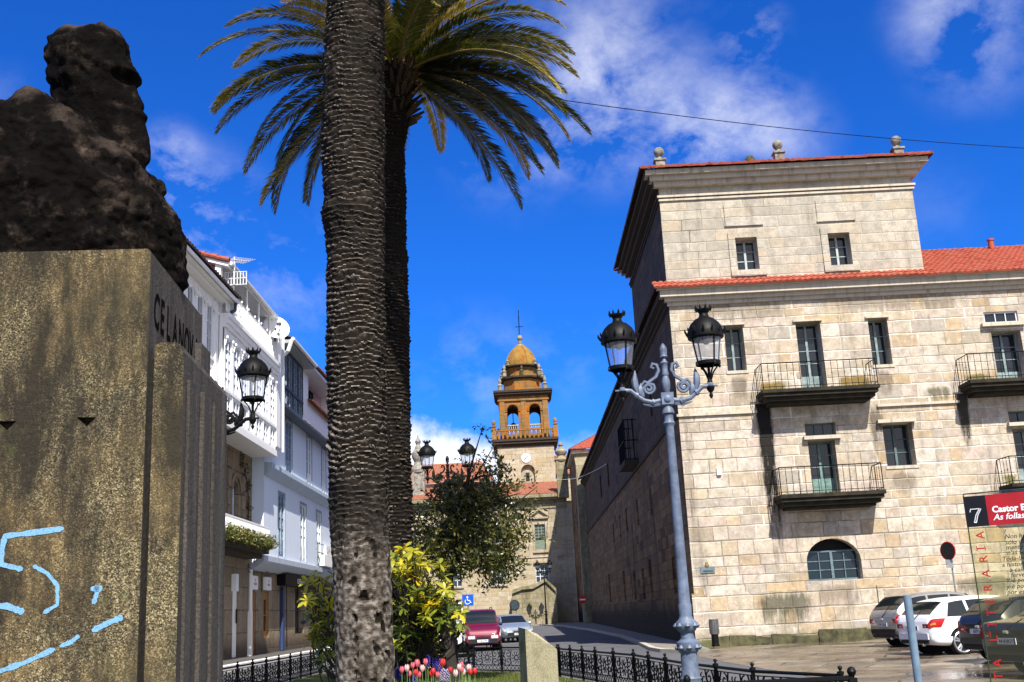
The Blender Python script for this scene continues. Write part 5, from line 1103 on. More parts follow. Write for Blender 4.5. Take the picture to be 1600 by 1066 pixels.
# ------------------------------------------------------------------ street lamps
M_POST = plain('blue_grey_lamp_paint', (0.12, 0.155, 0.225), .5, col2=(0.06, 0.075, 0.11), scale=7)
M_LGLASS = clearglass('lantern_glass', (.90, .93, .98), .90, .10)
def lantern(root, x, z0, mat):
    """round crowned lantern; z0 = arm level"""
    b = MB(); b.lathe([(.012, -.18), (.03, -.14), (.018, -.10), (.05, -.06), (.06, -.02), (.03, .02), (.04, .06), (.02, .1)], (x, 0, z0), 10)
    for k in range(4):
        a = k * math.pi / 2 + .4; b.tube([(x + .02 * math.cos(a), .02 * math.sin(a), z0 + .08), (x + .07 * math.cos(a), .07 * math.sin(a), z0 + .2), (x + .155 * math.cos(a), .155 * math.sin(a), z0 + .3)], .012, 5)
    b.lathe([(.15, .29), (.175, .3), (.178, .345), (.15, .35), (.15, .29)], (x, 0, z0), 20)
    for k in range(4):
        a = k * math.pi / 2 + .4; b.tube([(x + .165 * math.cos(a), .165 * math.sin(a), z0 + .33), (x + .225 * math.cos(a), .225 * math.sin(a), z0 + .69)], .0125, 5)
        b.lathe([(.012, 0), (.022, .02), (.012, .05)], (x + .18 * math.cos(a), .18 * math.sin(a), z0 + .27), 6)
    f = b.build('lantern', mat, root, smooth=True, local=True)
    g = MB(); g.lathe([(.155, .35), (.217, .69)], (x, 0, z0), 20); g.f = g.f[:-2]; g.mi = g.mi[:-2]; g.tone = g.tone[:-2]; g.build('glass', M_LGLASS, f, smooth=True, local=True)
    c = MB(); c.lathe([(.2, .66), (.255, .69), (.262, .76), (.25, .79), (.24, .83), (.20, .9), (.14, .96), (.08, .99), (.066, 1.02), (.062, 1.05), (.09, 1.09), (.1, 1.11), (.07, 1.11)], (x, 0, z0), 22)
    for k in range(14):
        a = k * math.pi / 7; ca, sa_ = math.cos(a), math.sin(a)
        c.tube([(x + .257 * ca, .257 * sa_, z0 + .74), (x + .285 * ca, .285 * sa_, z0 + .79), (x + .29 * ca, .29 * sa_, z0 + .83)], [.014, .016, .004], 4)
    for k in range(9):
        a = k * 2 * math.pi / 9; ca, sa_ = math.cos(a), math.sin(a); c.tube([(x + .092 * ca, .092 * sa_, z0 + 1.09), (x + .112 * ca, .112 * sa_, z0 + 1.13), (x + .115 * ca, .115 * sa_, z0 + 1.165)], [.02, .016, .004], 4)
    c.build('cap', mat, f, smooth=True, local=True)
    s = MB(); s.lathe([(.03, .60), (.05, .62), (.045, .68)], (x, 0, z0), 10); s.tube([(x, 0, z0 + .1), (x, 0, z0 + .34)], .02, 6); s.build('lamp_socket', mat, f, local=True)
def street_lamp(label, x, y, zb, H, mat, lmat, rz=0.0, hs=.615, bright=False):
    """H = height of the arm block above the foot"""
    r = thing('street_lamp', label, 'street lamp', (x, y, zb), rz, group='two armed street lamps'); ORG[r.name] = Vector((0, 0, 0))
    b = MB(); k = H - 4.4
    b.lathe([(.17, 0), (.17, .1), (.13, .13), (.125, .62), (.14, .66), (.115, .7), (.11, .98), (.13, 1.0), (.155, 1.06), (.15, 1.12), (.095, 1.16), (.085, 1.24), (.12, 1.27), (.15, 1.33), (.14, 1.38), (.095, 1.42), (.085, 1.46), (.09, 1.6), (.078, 1.63),
             (.072, 2.0), (.058, 4.0 + k), (.06, 4.02 + k), (.085, 4.06 + k), (.062, 4.1 + k), (.064, 4.18 + k), (.088, 4.2 + k), (.075, 4.26 + k), (.05, 4.3 + k)], (0, 0, 0), 18)
    for q in range(8):
        a = q * math.pi / 4; b.lathe([(.012, 0), (.04, .03), (.012, .07)], (.145 * math.cos(a), .145 * math.sin(a), 1.02), 6); b.lathe([(.012, 0), (.042, .03), (.012, .07)], (.14 * math.cos(a), .14 * math.sin(a), 1.3), 6)
    b.build('post', mat, r, smooth=True, local=True)
    b = MB(); z = H; b.bx(-.085, .085, -.07, .07, z - .08, z + .09); b.lathe([(.03, 0), (.05, .015), (.03, .03)], (0, 0, 0), 10); nv = 30
    b.v[-nv:] = [(vx, -.07 - vz, z + vy) for vx, vy, vz in b.v[-nv:]]
    b.lathe([(.035, z + .09), (.055, z + .16), (.06, z + .26), (.04, z + .33), (.055, z + .36), (.04, z + .42), (.045, z + .5), (.06, z + .52), (.03, z + .56), (.028, z + .6)], (0, 0, 0), 12)
    b.lathe([(.02, z + .6), (.06, z + .61), (.045, z + .64), (.055, z + .69), (.05, z + .74), (.02, z + .8), (.005, z + .81)], (0, 0, 0), 10)
    b.build('centre_ornament', mat, r, smooth=True, local=True)
    za = H + .2 - .04
    for s in (-1, 1):
        b = MB()
        main = [(s * .08, 0, z - .01), (s * .2, 0, z - .03), (s * .32, 0, z - .0), (s * .42, 0, z + .08), (s * .5, 0, z + .15), (s * (hs - .02), 0, za)]
        b.tube(main, [.036, .032, .032, .032, .032, .034], 8)
        for p in (main[1], main[3]): b.tube([(p[0] - s * .02, 0, p[2] - .01), (p[0] + s * .02, 0, p[2] + .01)], .047, 8)
        sp_ = [(s * (.245 + .085 * (1 - q / 22) * math.cos(q * .55 + 2.6)), 0, z + .17 + .085 * (1 - q / 22) * math.sin(q * .55 + 2.6)) for q in range(20)]
        b.tube([(s * .40, 0, z + .06), (s * .36, 0, z + .2), (s * .30, 0, z + .27)] + sp_[::1], .023, 6)
        b.tube([(s * .33, 0, z + .16), (s * .22, 0, z + .27), (s * .13, 0, z + .33), (s * .09, 0, z + .42), (s * .11, 0, z + .5), (s * .17, 0, z + .52), (s * .19, 0, z + .47), (s * .15, 0, z + .45)], [.026, .026, .026, .026, .026, .026, .024, .02], 6)
        for (lx, lz, L) in ((.40, .1, .34), (.33, .05, .2)):
            b.tube([(s * lx, 0, z + lz), (s * (lx + .03), 0, z + lz + L * .3), (s * (lx + .035), .0, z + lz + L * .6), (s * (lx + .02), 0, z + lz + L)], [.02, .05, .045, .004], 6)
            for q in range(5): b.tube([(s * (lx + .03), 0, z + lz + L * (.2 + .14 * q)), (s * (lx + .075 - .008 * q), 0, z + lz + L * (.27 + .14 * q))], [.016, .003], 4); b.tube([(s * (lx + .03), 0, z + lz + L * (.2 + .14 * q)), (s * (lx - .02 + .004 * q), 0, z + lz + L * (.27 + .14 * q))], [.016, .003], 4)
        b.tube([(s * .1, 0, z - .06), (s * .22, 0, z - .08), (s * .34, 0, z - .05)], [.028, .022, .01], 5)
        b.lathe([(.035, -.05), (.05, 0), (.035, .05)], (s * hs, 0, za), 8); b.tube([(s * (hs - .08), 0, za), (s * (hs + .1), 0, za)], [.018, .014], 6)
        b.build('arm', mat, r, smooth=True, local=True)
        lantern(r, s * hs, za, lmat)
    return r
street_lamp('blue grey two armed street lamp standing before the corner of the stone building', 2.13, 15.0, 0.0, 4.4, M_POST, M_IRON, rz=rad(-2))
street_lamp('black street lamp half hidden behind the monument in front of the white houses', -4.86, 17.3, .3, 4.4, M_IRON, M_IRON)
street_lamp('black street lamp rising behind the dark bushy tree', -2.15, 33.0, .0, 5.55, M_IRON, M_IRON)
street_lamp('small distant street lamp standing before the church windows', 2.0, 110.0, .3, 5.0, M_IRON, M_IRON)

# ------------------------------------------------------------------ cast iron fence round the garden
def spiral(cx, cz, r, a0, turns, sgn, n=14): return [(cx + r * (1 - .8 * k / n) * math.cos(a0 + sgn * turns * 6.283 * k / n), 0, cz + r * (1 - .8 * k / n) * math.sin(a0 + sgn * turns * 6.283 * k / n)) for k in range(n + 1)]
def panel_mesh(W=1.0):
    b = MB()
    for z, r in ((.655, .022), (.60, .008), (.2, .012), (.06, .016)): b.tube([(0, 0, z), (W, 0, z)], r, 5)
    n = 8
    for k in range(n):
        x0, x1 = W * k / n, W * (k + 1) / n; b.tube([(x0, 0, .06), (x1, 0, .2)], .008, 4); b.tube([(x0, 0, .2), (x1, 0, .06)], .008, 4)
    c = (W / 2, .40); b.tube([(c[0] + .06 * math.cos(q * .628), 0, c[1] + .06 * math.sin(q * .628)) for q in range(10)], .012, 4, closed=True)
    for k in range(10):
        a = k * .628; b.tube([(c[0] + .06 * math.cos(a), 0, c[1] + .06 * math.sin(a)), (c[0] + .13 * math.cos(a + .22), 0, c[1] + .13 * math.sin(a + .22)), (c[0] + .16 * math.cos(a), 0, c[1] + .16 * math.sin(a))], .011, 4)
    for s in (-1, 1):
        x = W / 2 + s * .27
        b.tube(spiral(x, .49, .095, 1.57, 1.2, s), .012, 4); b.tube(spiral(x, .31, .095, -1.57, 1.2, -s), .012, 4)
        b.tube([(W / 2 + s * .40, 0, .2), (W / 2 + s * .36, 0, .34), (W / 2 + s * .42, 0, .46), (W / 2 + s * .36, 0, .6)], .013, 4); b.tube([(W / 2 + s * .46, 0, .2), (W / 2 + s * .44, 0, .6)], .012, 4)
        b.tube([(W / 2 + s * .16, 0, .6), (W / 2 + s * .2, 0, .4), (W / 2 + s * .16, 0, .2)], .012, 4)
        for q in range(4): b.tube([(W / 2 + s * .38, 0, .22 + q * .09), (W / 2 + s * .46, 0, .27 + q * .09)], .012, 4)
    return b
def post_mesh(h=.70, r=.028):
    b = MB(); b.lathe([(r, 0), (r, h - .04), (r * 1.5, h - .03), (r * 1.5, h), (r * .6, h + .01), (r * .5, h + .02), (r * .8, h + .03), (r * 1.05, h + .045), (r * .8, h + .062), (r * .2, h + .07)], (0, 0, 0), 10); return b
PANEL = panel_mesh().build('panel', M_IRON, local=True); POSTM = post_mesh().build('post', M_IRON, smooth=True, local=True)
pm, qm = PANEL.data, POSTM.data; bpy.data.objects.remove(PANEL); bpy.data.objects.remove(POSTM)
def fence(label, pts, step=1.25, z=.06, rail=False):
    f = thing('iron_fence', label, 'fence', (pts[0][0], pts[0][1], z), group='black cast iron fences round the garden'); o = Vector((pts[0][0], pts[0][1], 0))
    def add(me, nm, p, a=0.0, sx=1.0):
        c = bpy.data.objects.new(nm, me); COL.objects.link(c); c.parent = f; c.location = (p[0] - o.x, p[1] - o.y, 0); c.rotation_euler = (0, 0, a); c.scale = (sx, 1, 1)
    for i in range(len(pts) - 1):
        a, c = Vector(pts[i]), Vector(pts[i + 1]); L = (c - a).length; n = max(1, round(L / step))
        for k in range(n):
            p = a.lerp(c, k / n); add(qm, 'post', p); add(pm, 'panel', p, math.atan2(c.y - a.y, c.x - a.x), L / n)
    add(qm, 'post', pts[-1]); return f
fence('black cast iron fence along the street of white houses, partly behind the palm', [(-6.84, 14.0), (-6.84, 25.2), (-6.55, 35.6)])
fence('black cast iron fence across the far end of the garden, behind the bench', [(-6.5, 35.6), (-4.2, 34.0), (-1.53, 31.9), (0.1, 29.6), (0.72, 27.5)])
fence('black cast iron fence curving along the roadway from the stone slab towards the lamp', [(0.76, 27.5), (1.45, 24.4), (2.03, 21.8), (2.45, 17.8), (2.93, 14.9), (3.62, 13.25)])
f = thing('garden_railing', 'plain black railing with ball topped posts along the near edge of the garden', 'railing', (.2, 13, .06))
zr = float(onY(1325, 1060, 13)[2]); zb_ = float(onY(1331, 1049, 13)[2]); xc = float(onY(1331, 1055, 13)[0])
b = MB(); b.tube([(-3, 13, zr), (xc, 13, zr)], .032, 6); b.build('rail', M_IRON, f); b = MB(); b.tube([(-3, 13, .3), (xc, 13, .3)], .02, 6); b.build('rail', M_IRON, f)
for x in (-1.7, float(onY(848, 1058, 13)[0]), float(onY(1073, 1058, 13)[0]), xc):
    b = MB(); s = 1.0 if x > 3 else .8; b.bx(x - .045 * s, x + .045 * s, 13 - .045 * s, 13 + .045 * s, .06, zb_ - .07); b.lathe([(.02, -.075), (.028, -.055), (.045 * s, -.03), (.055 * s, 0), (.04 * s, .035), (.01, .052)], (x, 13, zb_), 12); b.build('post', M_IRON, f, smooth=True)

# ------------------------------------------------------------------ palms
def barkmat(name, cols):
    mt, t, bs = newmat(name); P = POS(t)
    at = ND(t, 'ShaderNodeAttribute', attribute_name='tone').outputs['Fac']
    c = RAMP(t, MA(t, 'ADD', at, MA(t, 'MULTIPLY', MA(t, 'SUBTRACT', NOISE(t, P, 9, 5, .7), .5), .9)), [(i / (len(cols) - 1), x) for i, x in enumerate(cols)])
    c = MIX(t, RAMP(t, NOISE(t, VSC(t, P, (18, 18, 34)), 1, 5, .7), [(.38, .75), (.58, 0)]), c, (0.012, 0.010, 0.008))
    c = MIX(t, RAMP(t, NOISE(t, P, .8, 4, .6), [(.5, 0), (.64, .8)]), c, (0.014, 0.012, 0.010))
    t.links.new(c, bs.inputs['Base Color']); bs.inputs['Roughness'].default_value = .98; bs.inputs['Specular IOR Level'].default_value = .08; bump(t, bs, NOISE(t, VSC(t, P, (14, 14, 5)), 2.0, 5, .7), .8, .02); return mt
def palm_trunk(prof, zsm, mat, root, dz=.02, nt=128, pitch=.085, amp=.045, seed=0.0):
    z0, z1 = prof[0][2], prof[-1][2]; n = int((z1 - z0) / dz); zs = [p[2] for p in prof]; rows = []; tones = []
    for i in range(n + 1):
        z = z0 + (z1 - z0) * i / n; x = np.interp(z, zs, [p[0] for p in prof]); y = np.interp(z, zs, [p[1] for p in prof]); r = np.interp(z, zs, [p[3] for p in prof]); row = []
        sm0 = z - zsm + .9
        for j in range(nt):
            a = 2 * math.pi * j / nt; ca, sa_ = math.cos(a), math.sin(a); sm = min(1, max(0, (sm0 + .5 * MN.noise(Vector((ca * 2, sa_ * 2, z * 2)))) / 1.6))
            phs = z / pitch + 1.0 * MN.noise(Vector((ca * 1.1, sa_ * 1.1, z * 1.6 + seed))) + .45 * MN.noise(Vector((ca * 2.6, sa_ * 2.6, z * 5))) + .25 * MN.noise(Vector((ca * 9, sa_ * 9, z * 12)))
            v = phs - math.floor(phs); rowi = math.floor(phs)
            lf = .45 + .95 * abs(MN.noise(Vector((ca * 2.4 + rowi * .37, sa_ * 2.4, rowi * 1.7))))
            saw = (v ** 2.2) * lf
            rough = MN.noise(Vector((ca * 14 * r, sa_ * 14 * r, z * 14))); rough2 = MN.noise(Vector((ca * 6 * r + 9, sa_ * 6 * r, z * 4)))
            pit = max(0, MN.noise(Vector((ca * 3.1 + 4, sa_ * 3.1, z * 5.5))) + .35 * MN.noise(Vector((ca * 9, sa_ * 9, z * 14))) - .34) * (1 - sm)
            rr = r + amp * sm * (saw - .35) + .012 * rough + .02 * rough2 * (.4 + sm) - .12 * pit
            row.append((x + ca * rr, y + sa_ * rr, z))
            if i < n: tones.append(sm * min(1, max(0, saw * 1.3 + .05 * rough)) + (1 - sm) * max(0, (.68 + .5 * rough - 5 * pit)))
        rows.append(row)
    b = MB(); b.grid(rows, closed=True); b.tone = tones; b.f.append(tuple(range(len(b.v) - nt, len(b.v)))); b.mi.append(0); b.tone.append(.3)
    return b.build('trunk', mat, root, smooth=False, recalc=False)
M_BARK = barkmat('grey_palm_bark', [(0.010, 0.008, 0.006), (0.032, 0.026, 0.020), (0.12, 0.10, 0.082), (0.27, 0.24, 0.205)])
M_BARK2 = barkmat('black_palm_bark', [(0.006, 0.005, 0.004), (0.010, 0.008, 0.007), (0.03, 0.024, 0.018), (0.13, 0.105, 0.08)])
def prof_from(pxs, Y, extra_top):
    out = []
    for (y, xl, xr) in pxs:
        a, c = onY(xl, y, Y), onY(xr, y, Y); out.append(((a[0] + c[0]) / 2, Y, (a[2] + c[2]) / 2, (c[0] - a[0]) / 2))
    out.sort(key=lambda p: p[2]); f = out[0]; out = [(f[0], Y, 0.0, f[3] * 1.12)] + out; l = out[-1]
    return out + [(l[0] + .05, Y, extra_top, l[3])]
pA = thing('palm_tree', 'thick grey palm trunk nearest the viewer, running out of the top of the picture', 'palm tree', (-2.15, 15, 0), group='garden palms')
palm_trunk(prof_from([(1066, 526, 617), (900, 521, 611), (830, 516, 607), (700, 513, 605), (500, 511, 602), (400, 511, 601), (355, 507, 600), (335, 502, 600), (310, 507, 600), (250, 503, 601), (215, 503, 601), (100, 505, 600), (0, 512, 600)], 15.0, 15.2), 3.0, M_BARK, pA)
pB = thing('palm_tree', 'darker palm behind the thick trunk with full drooping green and gold crown', 'palm tree', (-2.4, 21, 0), group='garden palms')
palm_trunk(prof_from([(950, 572, 648), (850, 572, 645), (700, 570, 642), (500, 570, 640), (400, 570, 636), (300, 568, 634), (240, 568, 632), (190, 565, 640)], 21.0, 12.9), 1.0, M_BARK2, pB, dz=.032, nt=84, amp=.055, seed=5.0)
M_FROND = leafmat('palm_leaf', [(0.007, 0.010, 0.004), (0.022, 0.032, 0.007), (0.085, 0.098, 0.012), (0.34, 0.27, 0.025), (0.46, 0.34, 0.12)], .25, .38, .5)
M_RACH = plain('palm_rachis', (0.20, 0.13, 0.03), .5, col2=(0.10, 0.08, 0.02))
def frond_mesh(L, e0, e1, seed, tone0, tipdry, pw=1.3):
    r = random.Random(seed); n = 84; pts = [Vector((0, 0, 0))]; dirs = []
    for k in range(n):
        s = k / n; e = rad(e0 + (e1 - e0) * s ** pw); d = Vector((math.cos(e), 0, math.sin(e))); dirs.append(d); pts.append(pts[-1] + d * L / n)
    dirs.append(dirs[-1]); b = MB(); b.cur = 1; b.tube(pts, [.035 * (1 - .85 * k / n) for k in range(n + 1)], 4); b.cur = 0; tw = r.uniform(-.3, .3)
    for k in range(7, n + 1):
        s = k / n; p0 = pts[k]; d = dirs[k]; sd = Vector((0, 1, 0)); up = sd.cross(d) * -1
        ll = .56 * (math.sin(math.pi * min(1, .12 + s * .86)) ** .55) * (1 if s < .96 else .7)
        for half in (0, 1):
          for sg in (-1, 1):
            if r.random() < .05: continue
            p = p0 - d * (L / n) * .5 * half
            v = r.uniform(.15, .6); fw_ = d * (.75 + .5 * s) + sd * sg * (1.0 - .25 * s) + up * v * .55; fw_.normalize(); l = ll * r.uniform(.85, 1.12)
            q1 = p + fw_ * l * .5; q2 = p + fw_ * l + Vector((0, 0, -.10 * l - .12 * l * r.random())); wv = (d.cross(fw_).cross(fw_).normalized() if r.random() < .35 else d) * .024
            tn = min(1, max(0, tone0 + r.uniform(-.12, .16) + tipdry * max(0, s - .55) * 1.6))
            b.face([p - wv * .6, q1 - wv, q2, q1 + wv], tn); 
    return b
FR = []
for e0, e1, pw in ((74, -16, 1.25), (50, -42, 1.3), (30, -58, 1.25), (8, -66, 1.15), (-18, -76, 1.0), (-48, -84, 1.0)):
    for q in range(3):
        low = e0 < 0
        o = frond_mesh(4.15 if not low else 3.5, e0 + rng.uniform(-5, 5), e1 + rng.uniform(-6, 6), 11 + len(FR), (.46, .78, .36)[q] if not low else (.15, .25, .4)[q], (.25, .3, .65)[q], pw).build('frond', [M_FROND, M_RACH], recalc=False, local=True)
        FR.append(o.data); bpy.data.objects.remove(o)
def crown(root, c, lst, org):
    for (ring, az, el, sc) in lst:
        o = bpy.data.objects.new('frond', FR[ring * 3 + rng.randrange(3)]); COL.objects.link(o); o.parent = root
        o.location = Vector(c) - org + Vector((.22 * math.cos(rad(az)), .22 * math.sin(rad(az)), 0)); o.rotation_euler = (rng.uniform(-.25, .25), rad(-el), rad(az)); o.scale = (sc,) * 3
cB = Vector(onY(617, 118, 21)); lst = []
# silhouette fronds (azimuth 0 = right of the picture, 180 = left), then the fill of the crown
for ring, az, el, sc in ((2, 178, 0, 1.0), (2, 205, 4, 1.0), (3, 184, 4, .96), (3, 165, -2, .95), (3, 210, -12, .95), (4, 178, 0, 1.12), (4, 196, -8, 1.12), (4, 212, -4, 1.1), (5, 184, 14, 1.15), (5, 200, 4, 1.1), (1, 170, 0, .95), (1, 198, 4, .9), (2, 190, -9, .95), (4, 165, -8, .95),
                         (2, 2, 4, .97), (2, -14, 0, .95), (2, 16, 6, .93), (3, 4, 5, .98), (3, -10, 0, .98), (3, 20, 0, 1.0), (4, 0, 10, 1.15), (4, -20, 4, 1.1), (4, 14, 12, 1.1), (5, -4, 22, 1.15), (5, 10, 10, 1.15), (4, -8, 20, 1.25), (1, 5, 0, 1.0), (1, -22, 2, 1.0), (1, 25, 0, 1.0), (0, 0, -6, 1.0), (0, -30, 0, 1), (3, -25, 6, 1.0), (2, -30, 4, 1.0)): lst.append((ring, az + rng.uniform(-4, 4), el, sc))
for k in range(11): lst.append((0, k * 33 + rng.uniform(-9, 9), rng.uniform(-6, 10), rng.uniform(.85, 1)))
for ring, n in ((1, 9), (2, 7), (3, 5), (4, 4)):
    for k in range(n):
        az = 30 + 300 * k / n + rng.uniform(-9, 9)
        if 150 < az % 360 < 215: continue
        lst.append((ring, az, rng.uniform(-5, 5), rng.uniform(.85, 1)))
crown(pB, cB, lst, Vector((-2.4, 21, 0)))
lst = []
for ring, n in ((0, 10), (1, 13), (2, 14), (3, 12)):
    for k in range(n): lst.append((ring, k * 360 / n + rng.uniform(-9, 9), rng.uniform(-2, 8), rng.uniform(.85, 1)))
crown(pA, (-2.1, 15, 15.3), lst, Vector((-2.15, 15, 0)))
# old cut leaf bases under the crown
for root, c, z0, z1, R_, n in ((pB, (cB.x - .02, 21), cB.z - 1.1, cB.z + .35, .33, 80), (pA, (-2.1, 15), 14.3, 15.4, .46, 40)):
    b = MB()
    for k in range(n):
        a = k * 2.39996; z = z0 + (z1 - z0) * k / n; rr = R_ + .12 * (k / n); L = rng.uniform(.2, .5); e = .5 + .7 * k / n
        p = Vector((c[0] + rr * math.cos(a), c[1] + rr * math.sin(a), z)); d = Vector((math.cos(a) * math.cos(e), math.sin(a) * math.cos(e), math.sin(e))); b.tube([p - d * .2, p + d * L * .4, p + d * L], [.06, .045, .025], 5)
    b.build('leaf_base', plain('brown_leaf_bases', (0.055, 0.03, 0.013), .9, col2=(0.015, 0.01, 0.006), scale=4, bmp=.5), root)
# ------------------------------------------------------------------ bushy dark tree
tr = thing('evergreen_tree', 'dark small leaved evergreen tree behind the palms, a loose sprig rising at its right', 'tree', (-1.75, 27, 0))
TYY = 27.0
def at(px, py, Y): return Vector(onY(px, py, Y))
b = MB(); base = Vector((-1.78, 27, 0)); cen = at(735, 815, TYY)
b.tube([base, at(692, 960, TYY), at(698, 915, TYY), at(710, 870, TYY), at(722, 800, TYY), at(735, 740, TYY)], [.17, .13, .12, .1, .07, .02], 9)
TIPS = [(655, 800), (660, 850), (690, 770), (700, 735), (745, 720), (790, 740), (815, 770), (830, 800), (820, 850), (790, 900), (760, 905), (700, 900), (755, 665), (770, 700), (835, 840), (840, 760)]
for k, (px, py) in enumerate(TIPS):
    st0 = at(712, 880 - 130 * rng.random(), TYY); e = at(px, py, TYY + rng.uniform(-1.1, 1.1)); mid = st0.lerp(e, .5) + Vector((0, 0, .12)); b.tube([st0, mid, e], [.05, .03, .008], 5)
b.build('trunk', plain('dark_tree_bark', (0.03, 0.025, 0.02), .95, bmp=.5), tr, smooth=True)
CL = []
for px, py, r, w_ in ((735, 785, .5, 3), (700, 790, .5, 3), (770, 785, .5, 3), (690, 840, .55, 3), (735, 830, .65, 4), (785, 835, .55, 3), (665, 860, .45, 2), (700, 880, .45, 3), (745, 875, .5, 3), (790, 880, .42, 3), (770, 905, .3, 2), (810, 800, .3, 2), (820, 850, .22, 1), (655, 815, .35, 2), (715, 757, .26, 2), (688, 770, .25, 2), (755, 745, .26, 2), (740, 722, .16, 1), (780, 735, .22, 2), (765, 765, .3, 2), (790, 750, .28, 1), (810, 765, .2, 1), (832, 795, .16, 1), (836, 842, .14, 1), (835, 760, .12, 1), (768, 715, .07, 1), (762, 690, .05, 1), (756, 668, .05, 1), (775, 735, .2, 1), (795, 905, .18, 1), (650, 870, .3, 1), (660, 900, .3, 1)):
    for q in range(w_): c = at(px, py, TYY + rng.uniform(-1, 1) * r * 1.6); CL.append((tuple(c), (r * .75, r * 1.0, r * .62)))
def sprays(name, mat, parent, cl, nspray, nleaf, size, asp=.4, local=False):
    """short leafy twigs spread through clumps; clumps keep gaps between them"""
    b = MB(); wts = [max(.012, q[1][0] * q[1][1]) for q in cl]
    for k in range(nspray):
        c, r = rng.choices(cl, wts)[0]; v = Vector((rng.gauss(0, 1), rng.gauss(0, 1), rng.gauss(0, 1))).normalized() * (rng.random() ** .45)
        p = Vector(c) + Vector((v.x * r[0], v.y * r[1], v.z * r[2])); d = (v + Vector((0, 0, .35)) + Vector((rng.gauss(0, .5), rng.gauss(0, .5), rng.gauss(0, .5)))).normalized(); L = size * 3.2; tn0 = rng.random()
        for q in range(nleaf):
            pp = p + d * L * q / nleaf; dd = (d * .6 + Vector((rng.gauss(0, .7), rng.gauss(0, .7), rng.gauss(0, .7)))).normalized(); w = dd.orthogonal().normalized(); w.rotate(Matrix.Rotation(rng.uniform(0, 6.28), 3, dd)); s = size * rng.uniform(.7, 1.25)
            b.face([pp, pp + dd * s * .5 + w * s * asp * .5, pp + dd * s, pp + dd * s * .5 - w * s * asp * .5], min(1, max(0, tn0 * .7 + rng.uniform(0, .3))))
    return b.build(name, mat, parent, recalc=False, local=local)
sprays('crown', leafmat('evergreen_leaf', [(0.014, 0.020, 0.006), (0.040, 0.050, 0.011), (0.095, 0.098, 0.018), (0.19, 0.16, 0.035)], .28, .35, .5), tr, CL, 1950, 8, .115, .45)

# ------------------------------------------------------------------ yellow green shrub in whorls
sh_ = thing('leafy_shrub', 'yellow green shrub with whorled glossy leaves growing round the palm trunks', 'shrub', (-1.9, 19, .07))
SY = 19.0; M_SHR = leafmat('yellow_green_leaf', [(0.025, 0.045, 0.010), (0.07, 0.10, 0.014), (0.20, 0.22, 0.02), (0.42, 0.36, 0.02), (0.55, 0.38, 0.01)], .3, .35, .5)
b = MB(); st = MB(); W_ = []
for px0, px1, py0, py1, n in ((612, 640, 850, 900, 12), (620, 700, 880, 960, 62), (640, 722, 920, 985, 56), (610, 680, 930, 1010, 40), (612, 660, 985, 1045, 20), (480, 524, 897, 960, 34), (486, 527, 955, 1040, 36), (640, 675, 855, 890, 10), (690, 716, 930, 990, 10), (618, 690, 960, 1000, 20)):
    for k in range(n): W_.append((rng.uniform(px0, px1), rng.uniform(py0, py1)))
for px, py in W_:
    c = at(px, py, SY + rng.uniform(-.9, .9)); up = Vector((rng.gauss(0, .35), rng.gauss(-.15, .35), 1)).normalized(); low = (py - 850) / 230 if px > 560 else (py - 890) / 330
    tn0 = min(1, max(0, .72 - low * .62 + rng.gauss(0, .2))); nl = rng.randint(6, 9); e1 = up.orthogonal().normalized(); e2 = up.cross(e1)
    for q in range(nl):
        a = 6.283 * q / nl + rng.uniform(-.25, .25); dr = rng.uniform(-.6, .75); d = (e1 * math.cos(a) + e2 * math.sin(a) + up * dr).normalized(); s = rng.uniform(.13, .22); w = d.cross(up).normalized() * s * .2; dn = Vector((0, 0, -s * .16))
        tn = min(1, max(0, tn0 + rng.uniform(-.12, .12))); m1 = c + d * s * .4; m2 = c + d * s * .75 + dn * .4
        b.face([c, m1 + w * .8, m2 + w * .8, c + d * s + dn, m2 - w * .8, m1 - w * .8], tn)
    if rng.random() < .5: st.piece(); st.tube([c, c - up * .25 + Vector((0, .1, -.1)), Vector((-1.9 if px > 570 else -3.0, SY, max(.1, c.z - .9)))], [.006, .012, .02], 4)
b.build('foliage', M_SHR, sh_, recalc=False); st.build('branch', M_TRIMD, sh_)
# dark undergrowth behind it
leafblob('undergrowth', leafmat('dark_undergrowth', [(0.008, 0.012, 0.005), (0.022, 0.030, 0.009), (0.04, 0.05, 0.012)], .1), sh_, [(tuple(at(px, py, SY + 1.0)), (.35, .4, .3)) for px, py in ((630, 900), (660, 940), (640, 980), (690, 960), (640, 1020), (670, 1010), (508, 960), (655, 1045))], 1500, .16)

# ------------------------------------------------------------------ flower bed
TC = {'red': (0.55, 0.03, 0.03), 'pink': (0.62, 0.12, 0.16), 'pale pink': (0.72, 0.45, 0.42)}
M_TL = leafmat('tulip_leaf', [(0.05, 0.11, 0.03), (0.14, 0.24, 0.06), (0.30, 0.38, 0.10)], .3)
M_TB = {k: plain('tulip_' + k.replace(' ', '_'), v, .5, .15, 20) for k, v in TC.items()}
def tulip_bloom():
    b = MB()
    for k in range(6):
        a = k * math.pi / 3; R = .034 if k % 2 else .030
        rows = []
        for q in range(5):
            v = q / 4; rr = R * (math.sin(.35 + v * 2.2)) * (1.0 if v < .9 else .9); w = .55 * math.sin(.5 + v * 2.45) ; rows.append([(rr * math.cos(a + s * w), rr * math.sin(a + s * w), v * .085 + (.004 if s == 0 else 0)) for s in (-1, 0, 1)])
        b.grid(rows)
    return b
bm_ = {k: None for k in TC}
